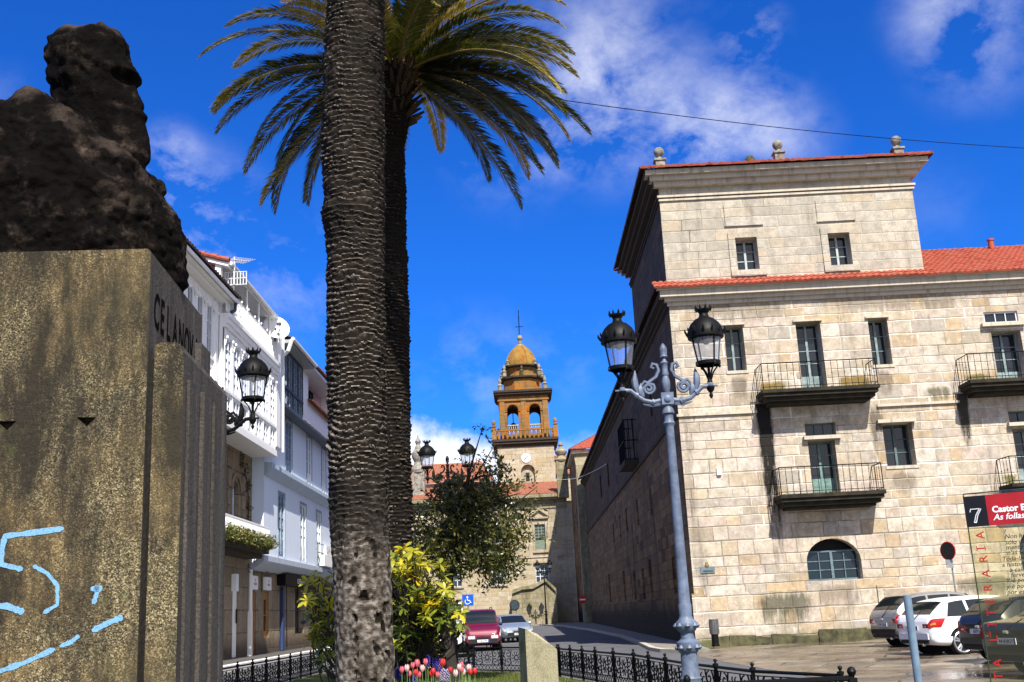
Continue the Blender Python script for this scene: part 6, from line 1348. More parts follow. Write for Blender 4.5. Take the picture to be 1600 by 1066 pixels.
tul = [(628, 1052, 'pink'), (640, 1058, 'pink'), (645, 1045, 'pink'), (652, 1043, 'pink'), (650, 1057, 'red'), (655, 1060, 'pink'), (660, 1050, 'pale pink'), (665, 1040, 'pink'), (674, 1058, 'red'), (677, 1055, 'red'), (689, 1044, 'pink'), (692, 1042, 'red'), (704, 1052, 'red'), (718, 1048, 'pale pink'), (721, 1045, 'pink'), (722, 1052, 'pink'), (724, 1056, 'pale pink'), (735, 1055, 'red'), (742, 1054, 'red'), (733, 1050, 'pale pink'), (636, 1050, 'pale pink'), (684, 1060, 'pink'), (712, 1058, 'pale pink')]
MESH = {}
def lm(nm, mk, mats, **k):
    if nm not in MESH:
        o = mk().build(nm.split('|')[0], mats, local=True, **k); MESH[nm] = o.data; bpy.data.objects.remove(o)
    return MESH[nm]
def child(nm, me, par, loc=(0, 0, 0), rz=0.0, sc=1.0):
    c = bpy.data.objects.new(nm, me); COL.objects.link(c); c.parent = par; c.location = loc; c.rotation_euler = (0, 0, rz); c.scale = (sc,) * 3; return c
def stem_mesh(h): 
    b = MB(); b.tube([(0, 0, 0), (.005, 0, h * .5), (0, 0, h)], .006, 5); return b
def blades(h, n):
    b = MB()
    for k in range(n):
        a = k * 6.283 / n + .4; ca, sa_ = math.cos(a), math.sin(a); rows = []
        for q in range(5): v = q / 4; w = .022 * math.sin(.4 + v * 2.6); rr = .01 + .09 * v * v; z = h * v * (1 - .15 * v); rows.append([(rr * ca - sa_ * w, rr * sa_ + ca * w, z), (rr * ca * .9, rr * sa_ * .9, z - .004), (rr * ca + sa_ * w, rr * sa_ - ca * w, z)])
        b.grid(rows)
    b.tone = [.4 + .5 * ((i * 7) % 5) / 5 for i in range(len(b.f))]; return b
for px, py, cl in tul:
    yy = 18.2 + rng.uniform(-.5, .6); p = at(px, py, yy); h = max(.25, p.z - .18)
    tl = thing('tulip', f'{cl} tulip in the flower bed beside the palm', 'tulip', (p.x, p.y, .1), rng.uniform(0, 6), group=f'{cl} tulips in the flower bed')
    hh = p.z - .1; c = child('bloom', lm('bloom|' + cl, tulip_bloom, M_TB[cl], smooth='all', recalc=False), tl, (0, 0, hh), 0, rng.uniform(1.15, 1.5)); child('stem', lm('stem', lambda: stem_mesh(1.0), M_TL), tl).scale = (1, 1, hh)
    c = child('leaf', lm('leaf', lambda: blades(.42, 3), M_TL, recalc=False), tl); c.scale = (1.2, 1.2, max(.8, hh * 2.0))
M_HY = plain('blue_hyacinth', (0.05, 0.04, 0.30), .6, .3, 30); M_HP = plain('lilac_hyacinth', (0.40, 0.32, 0.55), .6, .3, 30)
def hyac():
    b = MB(); r = random.Random(3)
    for k in range(46):
        a = k * 2.4; z = .2 * k / 46; rr = .03 + .012 * math.sin(z * 16); c = Vector((rr * math.cos(a), rr * math.sin(a), z)); b.lathe([(.003, -.01), (.014, 0), (.004, .014)], c, 5)
    return b
for px, py, cl in ((668, 1033, 'blue'), (680, 1038, 'blue'), (622, 1052, 'blue'), (686, 1040, 'blue'), (692, 1055, 'lilac'), (698, 1056, 'lilac'), (648, 1064, 'blue')):
    p = at(px, py, 18.6); hy = thing('hyacinth', f'{cl} hyacinth spike among the tulips', 'hyacinth', (p.x, p.y, .1), 0, group=f'{cl} hyacinths in the flower bed'); hh = p.z - .2
    child('flower_spike', lm('spike|' + cl, hyac, M_HY if cl == 'blue' else M_HP, smooth='all'), hy, (0, 0, hh)); child('stem', lm('stem', lambda: stem_mesh(1.0), M_TL), hy).scale = (1.4, 1.4, hh); child('leaf', lm('leaf', lambda: blades(.42, 3), M_TL, recalc=False), hy).scale = (1, 1, max(.6, hh * 1.6))
b = MB()
for k in range(260):
    px = rng.uniform(618, 745); p = at(px, 1062, 18.2 + rng.uniform(-.7, .9)); h = rng.uniform(.35, .62); a = rng.uniform(0, 6.28); w = .018
    q = Vector((p.x, p.y, .1)); l = Vector((rng.gauss(0, .09), rng.gauss(0, .09), h)); s = Vector((math.cos(a) * w, math.sin(a) * w, 0)); b.face([q - s * .7, q + l * .5 + s * -1, q + l, q + l * .5 + s], rng.random())
stuff(b.build('bed_greenery', M_TL, recalc=False), 'pale green leaves crowding the flower bed under the tulips', 'plants')
b = MB(); b.lathe([(1.1, .06), (.95, .14), (.4, .17)], (-1.5, 18.4, 0), 24, sx=1.2); struct(b.build('soil', plain('dark_soil', (0.03, 0.022, 0.015), .95, bmp=.5)))

# ------------------------------------------------------------------ bench, slab, bins, signs
bn = thing('park_bench', 'dark slatted bench seen from behind beneath the evergreen tree', 'bench', (-1.8, 27.6, .07)); 
for nm, zs_ in (('backrest', (.55, .66, .77)), ('seat', (.42,))):
    b = MB()
    if nm == 'backrest':
        for z in zs_: b.bx(-2.75, -1.3, 27.58, 27.62, z + .07, z + .16)
    else:
        for k in range(4): b.bx(-2.75, -1.3, 27.7 + k * .11, 27.79 + k * .11, .46, .49)
    b.build(nm, M_IRON, bn)
for x in (-2.6, -1.45):
    b = MB(); b.bx(x - .03, x + .03, 27.6, 28.1, .40, .458); b.tube([(x, 27.57, .95), (x, 27.66, .45), (x, 27.6, .07)], .03, 5); b.tube([(x, 28.1, .45), (x, 28.12, .07)], .03, 5); b.build('leg', M_IRON, bn)
mt, t, bs = newmat('pale_granite_slab'); P = POS(t)
c = RAMP(t, NOISE(t, P, 45, 4, .7), [(.35, (0.22, 0.19, 0.10)), (.65, (0.42, 0.39, 0.28))]); c = MIX(t, RAMP(t, NOISE(t, P, 2.2, 5), [(.5, 0), (.68, .6)]), c, (0.10, 0.09, 0.04)); t.links.new(c, bs.inputs['Base Color']); bs.inputs['Roughness'].default_value = .95; bump(t, bs, NOISE(t, P, 50, 4), .4, .01)
a_, b_, c_ = at(814, 983, 22), at(868, 1014, 22), at(820, 985, 22)
b = MB(); x0, x1 = a_.x + .08, b_.x + .02; z0, z1 = a_.z, b_.z
ft = [(x0, 22, .05), (x1, 21.75, .05), (x1, 21.75, z1), (x0 + .22, 21.93, z0 - .1), (x0, 22, z0)]; bk = [(x - .14, y + .55, z + (.03 if z > .1 else 0)) for x, y, z in ft]
b.face(ft); b.face(bk)
for i in range(5): j = (i + 1) % 5; b.face([ft[i], ft[j], bk[j], bk[i]])
tag(b.build('stone_slab', mt), 'upright pale granite slab with slanted top standing on the lawn', 'stone slab')
wb = thing('litter_bin', 'grey cylindrical litter bin on a dark stand at the stone corner', 'litter bin', (6.8, 40.9, .1))
b = MB(); b.lathe([(.155, .42), (.165, .44), (.165, .9), (.175, .91), (.175, .95), (.15, .95)], (6.8, 40.9, .1), 18)
for k in range(12): a = k * .5236; b.tube([(6.8 + .168 * math.cos(a), 40.9 + .168 * math.sin(a), .56), (6.8 + .168 * math.cos(a), 40.9 + .168 * math.sin(a), .98)], .01, 4)
b.build('drum', plain('grey_metal', (0.16, 0.16, 0.17), .5, metal=.4), wb, smooth=True)
b = MB(); b.lathe([(.15, 0), (.15, .06), (.13, .08), (.13, .4), (.15, .42)], (6.8, 40.9, .1), 14); b.build('stand', M_IRON, wb, smooth=True)
yb_ = thing('post_box', 'yellow pillar box beyond the garden fence, behind the shrub', 'post box', (-3.05, 36.2, .02))
b = MB(); b.lathe([(.26, 0), (.26, .12), (.235, .14), (.235, 1.15), (.27, 1.17), (.27, 1.24), (.2, 1.33), (.05, 1.38)], (-3.05, 36.2, .02), 20); b.build('pillar', plain('yellow_paint', (0.72, 0.48, 0.01), .4, .15), yb_, smooth=True)
MB().bx(-3.15, -2.95, 35.93, 35.97, 1.0, 1.03).build('slot', M_IRON, yb_)
def disc(b, c, r, nrm, n=24, th=.012):
    q = Vector(nrm).normalized().to_track_quat('Z', 'Y'); k = len(b.v); b.lathe([(r, -th), (r, th)], (0, 0, 0), n)
    for i in range(k, len(b.v)): b.v[i] = tuple(Vector(c) + q @ Vector(b.v[i]))
M_STEEL = plain('grey_steel', (0.32, 0.33, 0.34), .4, metal=.5); M_RED = plain('red_sign', (0.5, 0.012, 0.015), .45, .1)
M_BACK = plain('dark_sign_back', (0.02, 0.017, 0.017), .6)
sg = thing('road_sign', 'dark round road sign edged red on a thin post by the parked cars', 'road sign', (14.95, 39, .1))
b = MB(); b.tube([(14.97, 39, .1), (14.97, 39, 3.3)], .032, 8); b.build('post', M_STEEL, sg)
c = at(1481, 861, 38.93); b = MB(); disc(b, c, .31, (-.95, -.55, 0)); b.build('disc', M_BACK, sg)
b = MB(); q = Vector((-.95, -.55, 0)).normalized().to_track_quat('Z', 'Y'); b.tube([tuple(c + q @ Vector((.31 * math.cos(k * .2618), .31 * math.sin(k * .2618), 0))) for k in range(24)], .018, 4, closed=True); b.build('rim', M_RED, sg)
c = at(1484.5, 881, 38.93); MB().bx(c.x - .14, c.x + .1, 38.9, 38.94, c.z - .14, c.z + .14).build('plate', M_STEEL, sg)
sg = thing('road_sign', 'red and white no entry sign on a pole at the end of the lane', 'road sign', (4.95, 96, .2))
c = at(910.5, 937, 96); b = MB(); b.tube([(c.x, 96, .2), (c.x, 96, c.z + .3)], .04, 6); b.build('post', M_STEEL, sg); b = MB(); disc(b, (c.x, 95.93, c.z), .34, (0, -1, 0)); b.build('disc', M_RED, sg); MB().bx(c.x - .24, c.x + .24, 95.9, 95.915, c.z - .06, c.z + .06).build('bar', M_WHITE, sg)
sg = thing('parking_sign', 'blue parking sign for wheelchair users beside the dark tree trunk', 'road sign', (-3.1, 60, .1))
c = at(731, 938, 60); b = MB(); b.tube([(c.x, 60.04, .1), (c.x, 60.04, c.z + .3)], .035, 6); b.build('post', M_STEEL, sg); MB().bx(c.x - .3, c.x + .3, 59.97, 60, c.z - .3, c.z + .3).build('plate', plain('blue_sign', (0.005, 0.09, 0.50), .4, .1), sg)
b = MB(); w = lambda u, v: (c.x + u, 59.96, c.z + v); disc(b, w(-.02, .16), .045, (0, -1, 0), 10, .006); b.tube([w(-.02, .1), w(-.01, -.02), w(.1, -.02), w(.14, -.14), w(.19, -.13)], .022, 4); b.tube([w(-.02 + .13 * math.cos(k * .4 + 2.2), -.08 + .13 * math.sin(k * .4 + 2.2)) for k in range(10)], .018, 4); b.build('symbol', M_WHITE, sg)
sg = thing('traffic_mirror', 'round bluish traffic mirror on a thin pole behind the silver car', 'mirror', (-.72, 75, .1))
c = at(804, 946, 75); b = MB(); b.tube([(c.x + .1, 75.1, .2), (c.x + .1, 75.1, c.z)], .035, 6); b.build('post', M_STEEL, sg); b = MB(); disc(b, c, .36, (.35, -1, 0)); b.build('rim', M_BACK, sg); b = MB(); disc(b, c + Vector((.01, -.02, 0)), .29, (.35, -1, 0)); b.build('mirror_glass', plain('bluish_mirror', (0.22, 0.33, 0.40), .12, .3, metal=.8), sg)
bo = thing('steel_bollard', 'plain grey blue steel tube post at the edge of the square', 'post', (3.06, 9, 0))
b = MB(); p1 = at(1417, 930, 9); b.lathe([(.031, 0), (.031, p1.z - .012), (.029, p1.z - .002), (.024, p1.z), (.023, p1.z - .05)], (p1.x, 9, 0), 18); b.build('tube', plain('grey_blue_paint', (0.13, 0.19, 0.25), .35, .2), bo, smooth=True)
b = MB(); b.lathe([(.08, 0), (.08, .012), (.04, .02)], (p1.x, 9, 0.01), 16); b.build('base_plate', M_STEEL, bo)
b = MB(); A_, B_ = at(676, 128, 21), at(1640, 234, 32); b.tube([A_.lerp(B_, k / 24) - Vector((0, 0, .22 * math.sin(math.pi * k / 24))) for k in range(25)], .011, 4)
tag(b.build('overhead_cable', M_IRON), 'thin dark cable slung from the palm crown across the sky', 'cable')
A_ = Vector(onX(948, 725, XL)); B_ = at(866, 748, 118); b = MB(); b.tube([A_.lerp(B_, k / 10) - Vector((0, 0, .5 * math.sin(math.pi * k / 10))) for k in range(11)], .018, 4)
tag(b.build('lane_cable', M_GUT), 'pale thin wire strung across the shaded lane between the buildings', 'cable')

# ------------------------------------------------------------------ glass information panel
pa = rad(30); PE = Vector((math.cos(pa), -math.sin(pa), 0)); PN = Vector((-math.sin(pa), -math.cos(pa), 0)); PO = Vector((2.42, 6.0, 0))
def MPn(u, v, w): return tuple(PO + PE * u + PN * w + Vector((0, 0, v)))
def onP(px, py): r = Vector(ray(px, py)); d = PO - Vector(CAM); k = d.dot(PN) / r.dot(PN); q = Vector(CAM) + r * k - PO; return q.dot(PE), q.z
ip = thing('information_panel', 'clear glass information panel with red and black heading at the right edge', 'information panel', tuple(PO))
uw = 1.0; zt = onP(1499, 773)[1]
MB().box(MPn, 0, uw, .25, zt, -.006, .006).build('glass', clearglass('panel_glass', (.98, .985, .96), .992, .02), ip)
b = MB(); 
for p_, q_ in (((0, .25), (0, zt)), ((0, zt), (uw, zt)), ((uw, .25), (uw, zt))): b.tube([MPn(p_[0], p_[1], 0), MPn(q_[0], q_[1], 0)], .0035, 4)
b.build('glass_edge', plain('dark_glass_edge', (0.03, 0.05, 0.045), .3), ip)
b = MB()
for u in (.15, .85): b.box(MPn, u - .03, u + .03, 0, .3, -.03, .03)
b.build('foot', M_STEEL, ip)
u0, z1 = onP(1503, 777); u1, z0 = onP(1547, 820); _, z0 = onP(1510, 824.5); um = onP(1543, 800)[0]
MB().box(MPn, u0 + .005, um, z0, z1, .008, .0095).build('black_heading', plain('black_print', (0.008, 0.008, 0.009), .4), ip)
MB().box(MPn, um, uw - .02, z0, z1, .008, .0095).build('red_heading', plain('red_print', (0.36, 0.014, 0.018), .4, .1), ip)
MB().box(MPn, u0, uw - .02, .35, z0 - .003, .0065, .0072).build('tinted_film', clearglass('olive_film', (.955, .95, .85), .997, .0), ip)
M_INK = plain('black_ink', (0.01, 0.01, 0.012), .5); M_RINK = plain('red_ink', (0.40, 0.012, 0.015), .5); M_WINK = plain('white_ink', (.8, .8, .8), .5, .05)
def ptext(txt, px, py, size, mat, shear=0.0, bold=0.0, rot=False):
    u, z = onP(px, py)
    if rot: M_ = lambda x, y, w: MPn(u - y, z + x, .0098 + w)
    else: M_ = lambda x, y, w: MPn(u + x, z + y, .0098 + w)
    textmesh(txt, size, M_, mat, ip, shear=shear, bold=bold, thick=.0006)
ptext('Castor Elices', 1551, 801, .046, M_WINK, bold=.0016); ptext('As follas secas', 1553, 813, .045, M_WINK, shear=.28, bold=.0006)
S7 = MB(); P7 = lambda pts, r: S7.tube([MPn(*onP(*p), .0105) for p in pts], r, 4)
P7([(1516, 801), (1517, 796), (1520, 796), (1531, 795)], .0026); P7([(1530, 796), (1525, 806), (1523, 817)], .0026); P7([(1533, 795), (1528, 806), (1526, 817)], .0026); P7([(1523, 817), (1526, 817)], .0026); S7.build('numeral', M_WINK, ip)
for ch_, px, py in (('A', 1539, 842), ('I', 1540, 859), ('R', 1544, 879), ('A', 1548, 902), ('R', 1551, 924), ('E', 1554, 945), ('T', 1556, 962), ('I', 1557, 978), ('L', 1560, 1002), ('A', 1566, 1042), ('T', 1568, 1062)):
    ptext(ch_, px, py, .060, M_RINK, rot=True, bold=.0005)
    if ch_ == 'I':
        u, z = onP(px, py); [MB().box(lambda a, c, w: MPn(u + a, z + c, w), a0, a0 + .004, -.005, .021, .0098, .0104).build('lettering', M_RINK, ip) for a0 in (-.0435, -.002)]
for txt, px, py in (('I', 1569, 834), ('Non hai', 1570, 842), ('sólo unha', 1571, 851), ('mente que', 1572, 859), ("n'as follas", 1574, 867), ('Tóda-las', 1566, 877), ('a historia', 1566, 886), ('a caída', 1578, 894), ('ferventes', 1580, 902), ('Y-é porque', 1572, 911), ('y-é porque', 1573, 920), ('por eso as', 1574, 929), ('ventos', 1576, 938)):
    ptext(txt, px, py, .033, M_INK, shear=.25, bold=.0002)
# ------------------------------------------------------------------ cars
def pchip(xs, ys, x):
    xs = np.asarray(xs, float); ys = np.asarray(ys, float); h = np.diff(xs); d = np.diff(ys) / h; m_ = np.zeros(len(xs)); m_[0] = d[0]; m_[-1] = d[-1]
    for i in range(1, len(xs) - 1): m_[i] = 0 if d[i - 1] * d[i] <= 0 else 2 * d[i - 1] * d[i] / (d[i - 1] + d[i])
    i = int(np.clip(np.searchsorted(xs, x) - 1, 0, len(xs) - 2)); s = (x - xs[i]) / h[i]
    return (2 * s ** 3 - 3 * s ** 2 + 1) * ys[i] + (s ** 3 - 2 * s ** 2 + s) * h[i] * m_[i] + (-2 * s ** 3 + 3 * s ** 2) * ys[i + 1] + (s ** 3 - s ** 2) * h[i] * m_[i + 1]
M_TYRE = plain('tyre_rubber', (0.012, 0.012, 0.013), .85); M_RIM = plain('alloy_rim', (0.55, 0.56, 0.58), .3, .15, metal=.7); M_CGL = glassmat('car_glass', (0.008, 0.011, 0.012), .05, .6)
M_BLKP = plain('black_plastic', (0.014, 0.014, 0.015), .6); M_TAIL = plain('red_tail_lamp', (0.42, 0.012, 0.012), .2, .3, 12, spec=.6); M_HEAD = plain('clear_head_lamp', (0.62, 0.66, 0.70), .12, .35, 14, spec=.8); M_AMB = plain('amber_lamp', (0.6, 0.22, 0.02), .25, .2)
M_PLATE = plain('white_plate', (0.68, 0.69, 0.70), .5, .08); M_PBLUE = plain('plate_blue', (0.01, 0.06, 0.4), .5)
def paintmat(name, col, met=.0):
    mt, t, b = newmat(name); b.inputs['Base Color'].default_value = col + (1,); b.inputs['Metallic'].default_value = met; b.inputs['Roughness'].default_value = .32; b.inputs['Coat Weight'].default_value = .8; b.inputs['Coat Roughness'].default_value = .05
    n = NOISE(t, OBJ(t), 2.5, 4); c = MIX(t, RAMP(t, n, [(.45, 0), (.75, .25)]), col, tuple(x * .55 + .008 for x in col)); t.links.new(c, b.inputs['Base Color']); return mt
# stations: x, bottom, belt, top, half width belt, half width top
ST = dict(
 hatch=[(-2.12, .42, .80, .86, .70, .62), (-2.05, .30, .92, .99, .80, .70), (-1.85, .26, .93, 1.17, .86, .68), (-1.5, .24, .92, 1.38, .88, .64), (-1.0, .22, .91, 1.45, .895, .62), (-.2, .20, .89, 1.47, .90, .61), (.35, .20, .88, 1.42, .90, .62), (.75, .20, .88, 1.22, .90, .66), (1.15, .21, .88, .99, .89, .74), (1.55, .23, .82, .90, .86, .72), (1.9, .27, .72, .80, .80, .64), (2.08, .34, .58, .66, .68, .52)],
 mpv=[(-2.13, .42, .86, .92, .72, .62), (-2.06, .30, .98, 1.06, .80, .70), (-1.85, .26, .99, 1.30, .86, .68), (-1.5, .24, .98, 1.54, .87, .64), (-1.0, .22, .97, 1.61, .875, .61), (-.2, .20, .96, 1.63, .88, .60), (.4, .20, .96, 1.56, .88, .61), (.9, .20, .96, 1.30, .88, .66), (1.3, .21, .95, 1.06, .87, .74), (1.65, .23, .87, .96, .84, .70), (1.95, .27, .74, .82, .78, .62), (2.1, .34, .58, .66, .68, .52)],
 sedan=[(-2.25, .40, .82, .86, .74, .62), (-2.18, .30, .93, .98, .82, .70), (-1.9, .26, .96, 1.02, .86, .72), (-1.55, .24, .95, 1.06, .87, .70), (-1.1, .22, .93, 1.28, .875, .64), (-.7, .21, .92, 1.39, .88, .60), (-.1, .20, .91, 1.41, .88, .59), (.35, .20, .90, 1.34, .88, .60), (.8, .20, .90, 1.11, .88, .67), (1.15, .21, .89, .97, .87, .74), (1.7, .24, .82, .89, .84, .72), (2.05, .28, .70, .77, .78, .64), (2.2, .34, .56, .63, .68, .52)],
 van=[(-2.0, .40, .95, 1.60, .78, .66), (-1.95, .30, 1.05, 1.74, .82, .70), (-1.5, .25, 1.05, 1.80, .83, .70), (-.5, .22, 1.04, 1.82, .835, .70), (.35, .21, 1.03, 1.78, .835, .69), (.7, .21, 1.03, 1.58, .835, .69), (1.15, .22, 1.02, 1.13, .83, .74), (1.5, .24, .95, 1.05, .82, .72), (1.85, .28, .82, .93, .79, .68), (2.0, .34, .60, .72, .72, .58)])
ST['bigvan'] = [(x * 1.25, zb, be * 1.12, zt * 1.22, w * 1.12, wt * 1.2) for x, zb, be, zt, w, wt in ST['van']]
def car(kind, paint, label, loc, heading, plate='', wheel_r=.31, front_lamps=True, group=None, rack=False, dark_low=False):
    st = ST[kind]; r = thing('parked_car', label, 'car' if 'van' not in label else 'van', loc, heading, group=group or 'cars parked in the square and street'); ORG[r.name] = Vector((0, 0, 0))
    X_ = [s[0] for s in st]; L0, L1 = X_[0], X_[-1]
    def sec(x):
        zb, be, zt, wb, wr = [pchip(X_, [s[k] for s in st], x) for k in range(1, 6)]
        h = max(.02, zt - be)
        return [(0, zb), (wb * .78, zb), (wb * .95, zb + .05), (wb * 1.0, zb + .3 * (be - zb)), (wb * 1.01, zb + .68 * (be - zb)), (wb * .985, be), (wb * .955, be + .03 * h), (wb * .93 * .5 + wr * 1.04 * .5, be + .5 * h), (wr * 1.03, be + .9 * h), (wr * .9, be + .97 * h), (wr * .5, zt), (0, zt + .004)]
    def S_(x, j):
        p = sec(x); i = min(int(j), len(p) - 2); f = j - i; return p[i][0] * (1 - f) + p[i + 1][0] * f, p[i][1] * (1 - f) + p[i + 1][1] * f
    nx = 56; xs = [L0 + (L1 - L0) * (.5 - .5 * math.cos(math.pi * (k / nx))) for k in range(nx + 1)]; b = MB(); rows = []
    for x in xs:
        p = sec(x); ring = [(x, y, z) for y, z in p] + [(x, -y, z) for y, z in p[-2:0:-1]]; rows.append(ring)
    b.grid(rows, closed=True); n = len(rows[0]); b.f += [tuple(range(n))[::-1], tuple(range(len(b.v) - n, len(b.v)))]; b.mi += [0, 0]; b.tone += [.5, .5]
    body = b.build('body', paint, r, smooth=True, local=True)
    WB = (-1.28, 1.30) if kind != 'bigvan' else (-1.6, 1.6)
    # wheel arches cut with a boolean
    cu = MB()
    for wx in WB:
        for s in (-1, 1): cu.lathe([(wheel_r + .06, s * .55 - .0), (wheel_r + .06, s * 1.2)], (0, 0, 0), 28); k = len(cu.v) - 56; cu.v[k:] = [(wx + vx, vz, wheel_r + vy) for vx, vy, vz in cu.v[k:]]
    co = cu.build('arch_cutter', M_BLKP, None, local=True)
    md = body.modifiers.new('b', 'BOOLEAN'); md.operation = 'DIFFERENCE'; md.object = co; md.solver = 'EXACT'
    bpy.context.view_layer.update()
    r_m = r.matrix_basis.copy(); r.matrix_basis = Matrix.Identity(4); bpy.context.view_layer.update()
    me = bpy.data.meshes.new_from_object(body.evaluated_get(bpy.context.evaluated_depsgraph_get())); body.modifiers.clear(); body.data = me; bpy.data.objects.remove(co); r.matrix_basis = r_m
    def patch(nm, mat, xa, xb, ja, jb, sides=(-1, 1), off=.006, nx_=10, nj=5, fa=None, par=None):
        for s in sides:
            g = []; q = MB()
            for i in range(nj + 1):
                j = ja + (jb - ja) * i / nj; row = []
                a0, b0 = (xa, xb) if fa is None else fa(i / nj)
                for k in range(nx_ + 1):
                    x = a0 + (b0 - a0) * k / nx_; y, z = S_(x, j); y2, z2 = S_(x, j + .02); y3, z3 = S_(x + .02, j)
                    t1 = Vector((0, y2 - y, z2 - z)); t2 = Vector((.02, y3 - y, z3 - z)); nn = t1.cross(t2)
                    nn = nn.normalized() if nn.length > 1e-9 else Vector((0, 1, 0))
                    if nn.y < 0 and j < 9: nn = -nn
                    if j >= 9 and nn.z < 0: nn = -nn
                    row.append((x + nn.x * off, s * (y + nn.y * off), z + nn.z * off))
                g.append(row)
            q.grid(g); q.build(nm, mat, par or r, smooth='all', local=True)
    def across(nm, mat, xa, xb, wj=9.3, off=.008):          # windscreen or rear window: full width over the ramp
        q = MB(); g = []
        for k in range(11):
            x = xa + (xb - xa) * k / 10; z = S_(x, 11)[1]; w = S_(x, 8)[0] * .93; dz = (S_(x + .02, 11)[1] - S_(x - .02, 11)[1]) / .04; nn = Vector((-dz, 0, 1)).normalized()
            g.append([(x + nn.x * off, w * u, z - .018 * u * u + nn.z * off) for u in (-1, -.6, -.2, .2, .6, 1)])
        q.grid(g); q.build(nm, mat, r, smooth='all', local=True)
    wl = {'hatch': (-1.5, .72), 'mpv': (-1.55, .85), 'sedan': (-1.05, .72), 'van': (-1.8, .68), 'bigvan': (.1, .85)}[kind]
    mid = (wl[0] + wl[1]) / 2 - .05
    rk = .42; fk = .40
    patch('side_window', M_CGL, 0, 0, 6.15, 7.85, fa=lambda v: (wl[0] - .12 + .45 * v * rk, mid - .55), nx_=6)
    patch('side_window', M_CGL, 0, 0, 6.15, 7.85, fa=lambda v: (mid - .47, mid + .25), nx_=6)
    patch('side_window', M_CGL, 0, 0, 6.15, 7.85, fa=lambda v: (mid + .32, wl[1] + .2 - .75 * v * fk), nx_=6)
    ws = {'hatch': (1.08, .48), 'mpv': (1.2, .52), 'sedan': (1.02, .45), 'van': (1.08, .5), 'bigvan': (1.35, .62)}[kind]; across('windscreen', M_CGL, *ws)
    rw = {'hatch': (-2.0, -1.58), 'mpv': (-2.0, -1.55), 'sedan': (-1.5, -.82), 'van': None, 'bigvan': None}[kind]
    if rw: across('rear_window', M_CGL, *rw)
    else: MB().bx(L0 - .006, L0 + .01, -.6, .6, 1.1 if kind == 'van' else 1.3, 1.5 if kind == 'van' else 1.8).build('rear_window', M_CGL, r, local=True)
    patch('tail_lamp', M_TAIL, 0, 0, 4.0, 5.0, off=.010, nx_=9, fa=lambda v: (L0 + .004, L0 + .26 + .16 * v)); patch('lamp_lens', M_HEAD if kind == 'mpv' else M_AMB, L0 + .03, L0 + .14, 4.3, 4.55, off=.014, nx_=3)
    zb = S_(L0, 4.5)[1]; z_a, z_b = S_(L0 + .004, 4.0)[1], S_(L0 + .004, 5.0)[1]
    for s in (-1, 1):
        q = MB(); q.bx(L0 - .012, L0 + .03, s * (.46 if kind != 'mpv' else .56), s * (S_(L0, 4.5)[0] + .012), z_a + .02, z_b); q.build('tail_lamp', M_TAIL, r, local=True)
        MB().bx(L0 - .016, L0, s * .52, s * .60, z_a + .04, z_a + .08).build('lamp_lens', M_HEAD, r, local=True)
    MB().tube([(L0 - .02, -.05, S_(L0, 5.2)[1] + .0), (L0 - .02, .05, S_(L0, 5.2)[1])], .03, 8).build('badge', M_RIM, r, local=True)
    MB().tube([(L0 - .01, 0, S_(L0, 5)[1] + .06), (L0 + .12, -.32, S_(L0 + .2, 11)[1] + .03)], .01, 4).build('rear_wiper', M_BLKP, r, local=True)
    MB().tube([(L0 + .02, -.42, .28), (L0 - .05, -.42, .28)], .035, 8).build('exhaust', M_RIM, r, local=True)
    patch('head_lamp', M_HEAD, L1 - .36, L1 - .04, 4.2, 5.2, off=.008, nx_=6)
    hz = S_(L1 - .02, 4.7)[1]
    for s in (-1, 1): MB().bx(L1 - .08, L1 + .012, s * .36, s * .66, hz - .07, hz + .06).build('head_lamp', M_HEAD, r, local=True)
    patch('bumper', M_BLKP if dark_low else paint, L0 + .03, L0 + .55, 1.2, 3.1, off=.014, nx_=8); patch('bumper', M_BLKP if dark_low else paint, L1 - .5, L1 - .03, 1.2, 3.1, off=.014, nx_=8)
    MB().bx(L0 - .025, L0 + .02, -.66, .66, .42, .56).build('bumper', M_BLKP if dark_low else paint, r, local=True); MB().bx(L0 - .012, L0 + .02, -.62, .62, .31, .40).build('lower_grille', M_BLKP, r, local=True); MB().bx(L1 - .02, L1 + .03, -.64, .64, .34, .52).build('bumper', M_BLKP, r, local=True)
    MB().bx(L1 - .02, L1 + .014, -.3, .3, hz - .07, hz + .02).build('grille', M_BLKP, r, local=True)
    patch('door_seam', M_BLKP, mid + .27, mid + .285, 2.2, 6.0, off=.004, nx_=1, nj=8); patch('door_seam', M_BLKP, mid - .52, mid - .505, 2.2, 6.0, off=.004, nx_=1, nj=8)
    patch('door_handle', M_BLKP, mid + .34, mid + .5, 5.0, 5.25, off=.022, nx_=2, nj=1)
    patch('sill', M_BLKP, -.95, .95, .9, 2.15, off=.01, nx_=8)
    for xx, zp, d in ((L0, .70 if kind != 'sedan' else .66, -1), (L1, .44, 1)):
        pl_ = MB().bx(xx + (d * .034), xx + d * .02, -.26, .26, zp - .055, zp + .055).build('number_plate', M_PLATE, r, local=True)
        MB().bx(xx + d * .0335, xx + d * .0365, (-.26 if d < 0 else .21), (-.21 if d < 0 else .26), zp - .054, zp + .054).build('plate_band', M_PBLUE, pl_, local=True)
        if plate: textmesh(plate, .095, (lambda x, y, w, xx=xx, zp=zp: (xx - .036 - w, -x + .01, zp - .034 + y)) if d < 0 else (lambda x, y, w, xx=xx, zp=zp: (xx + .036 + w, x - .02, zp - .034 + y)), M_BLKP, pl_, align='CENTER', thick=.0006, bold=.001, local=True)
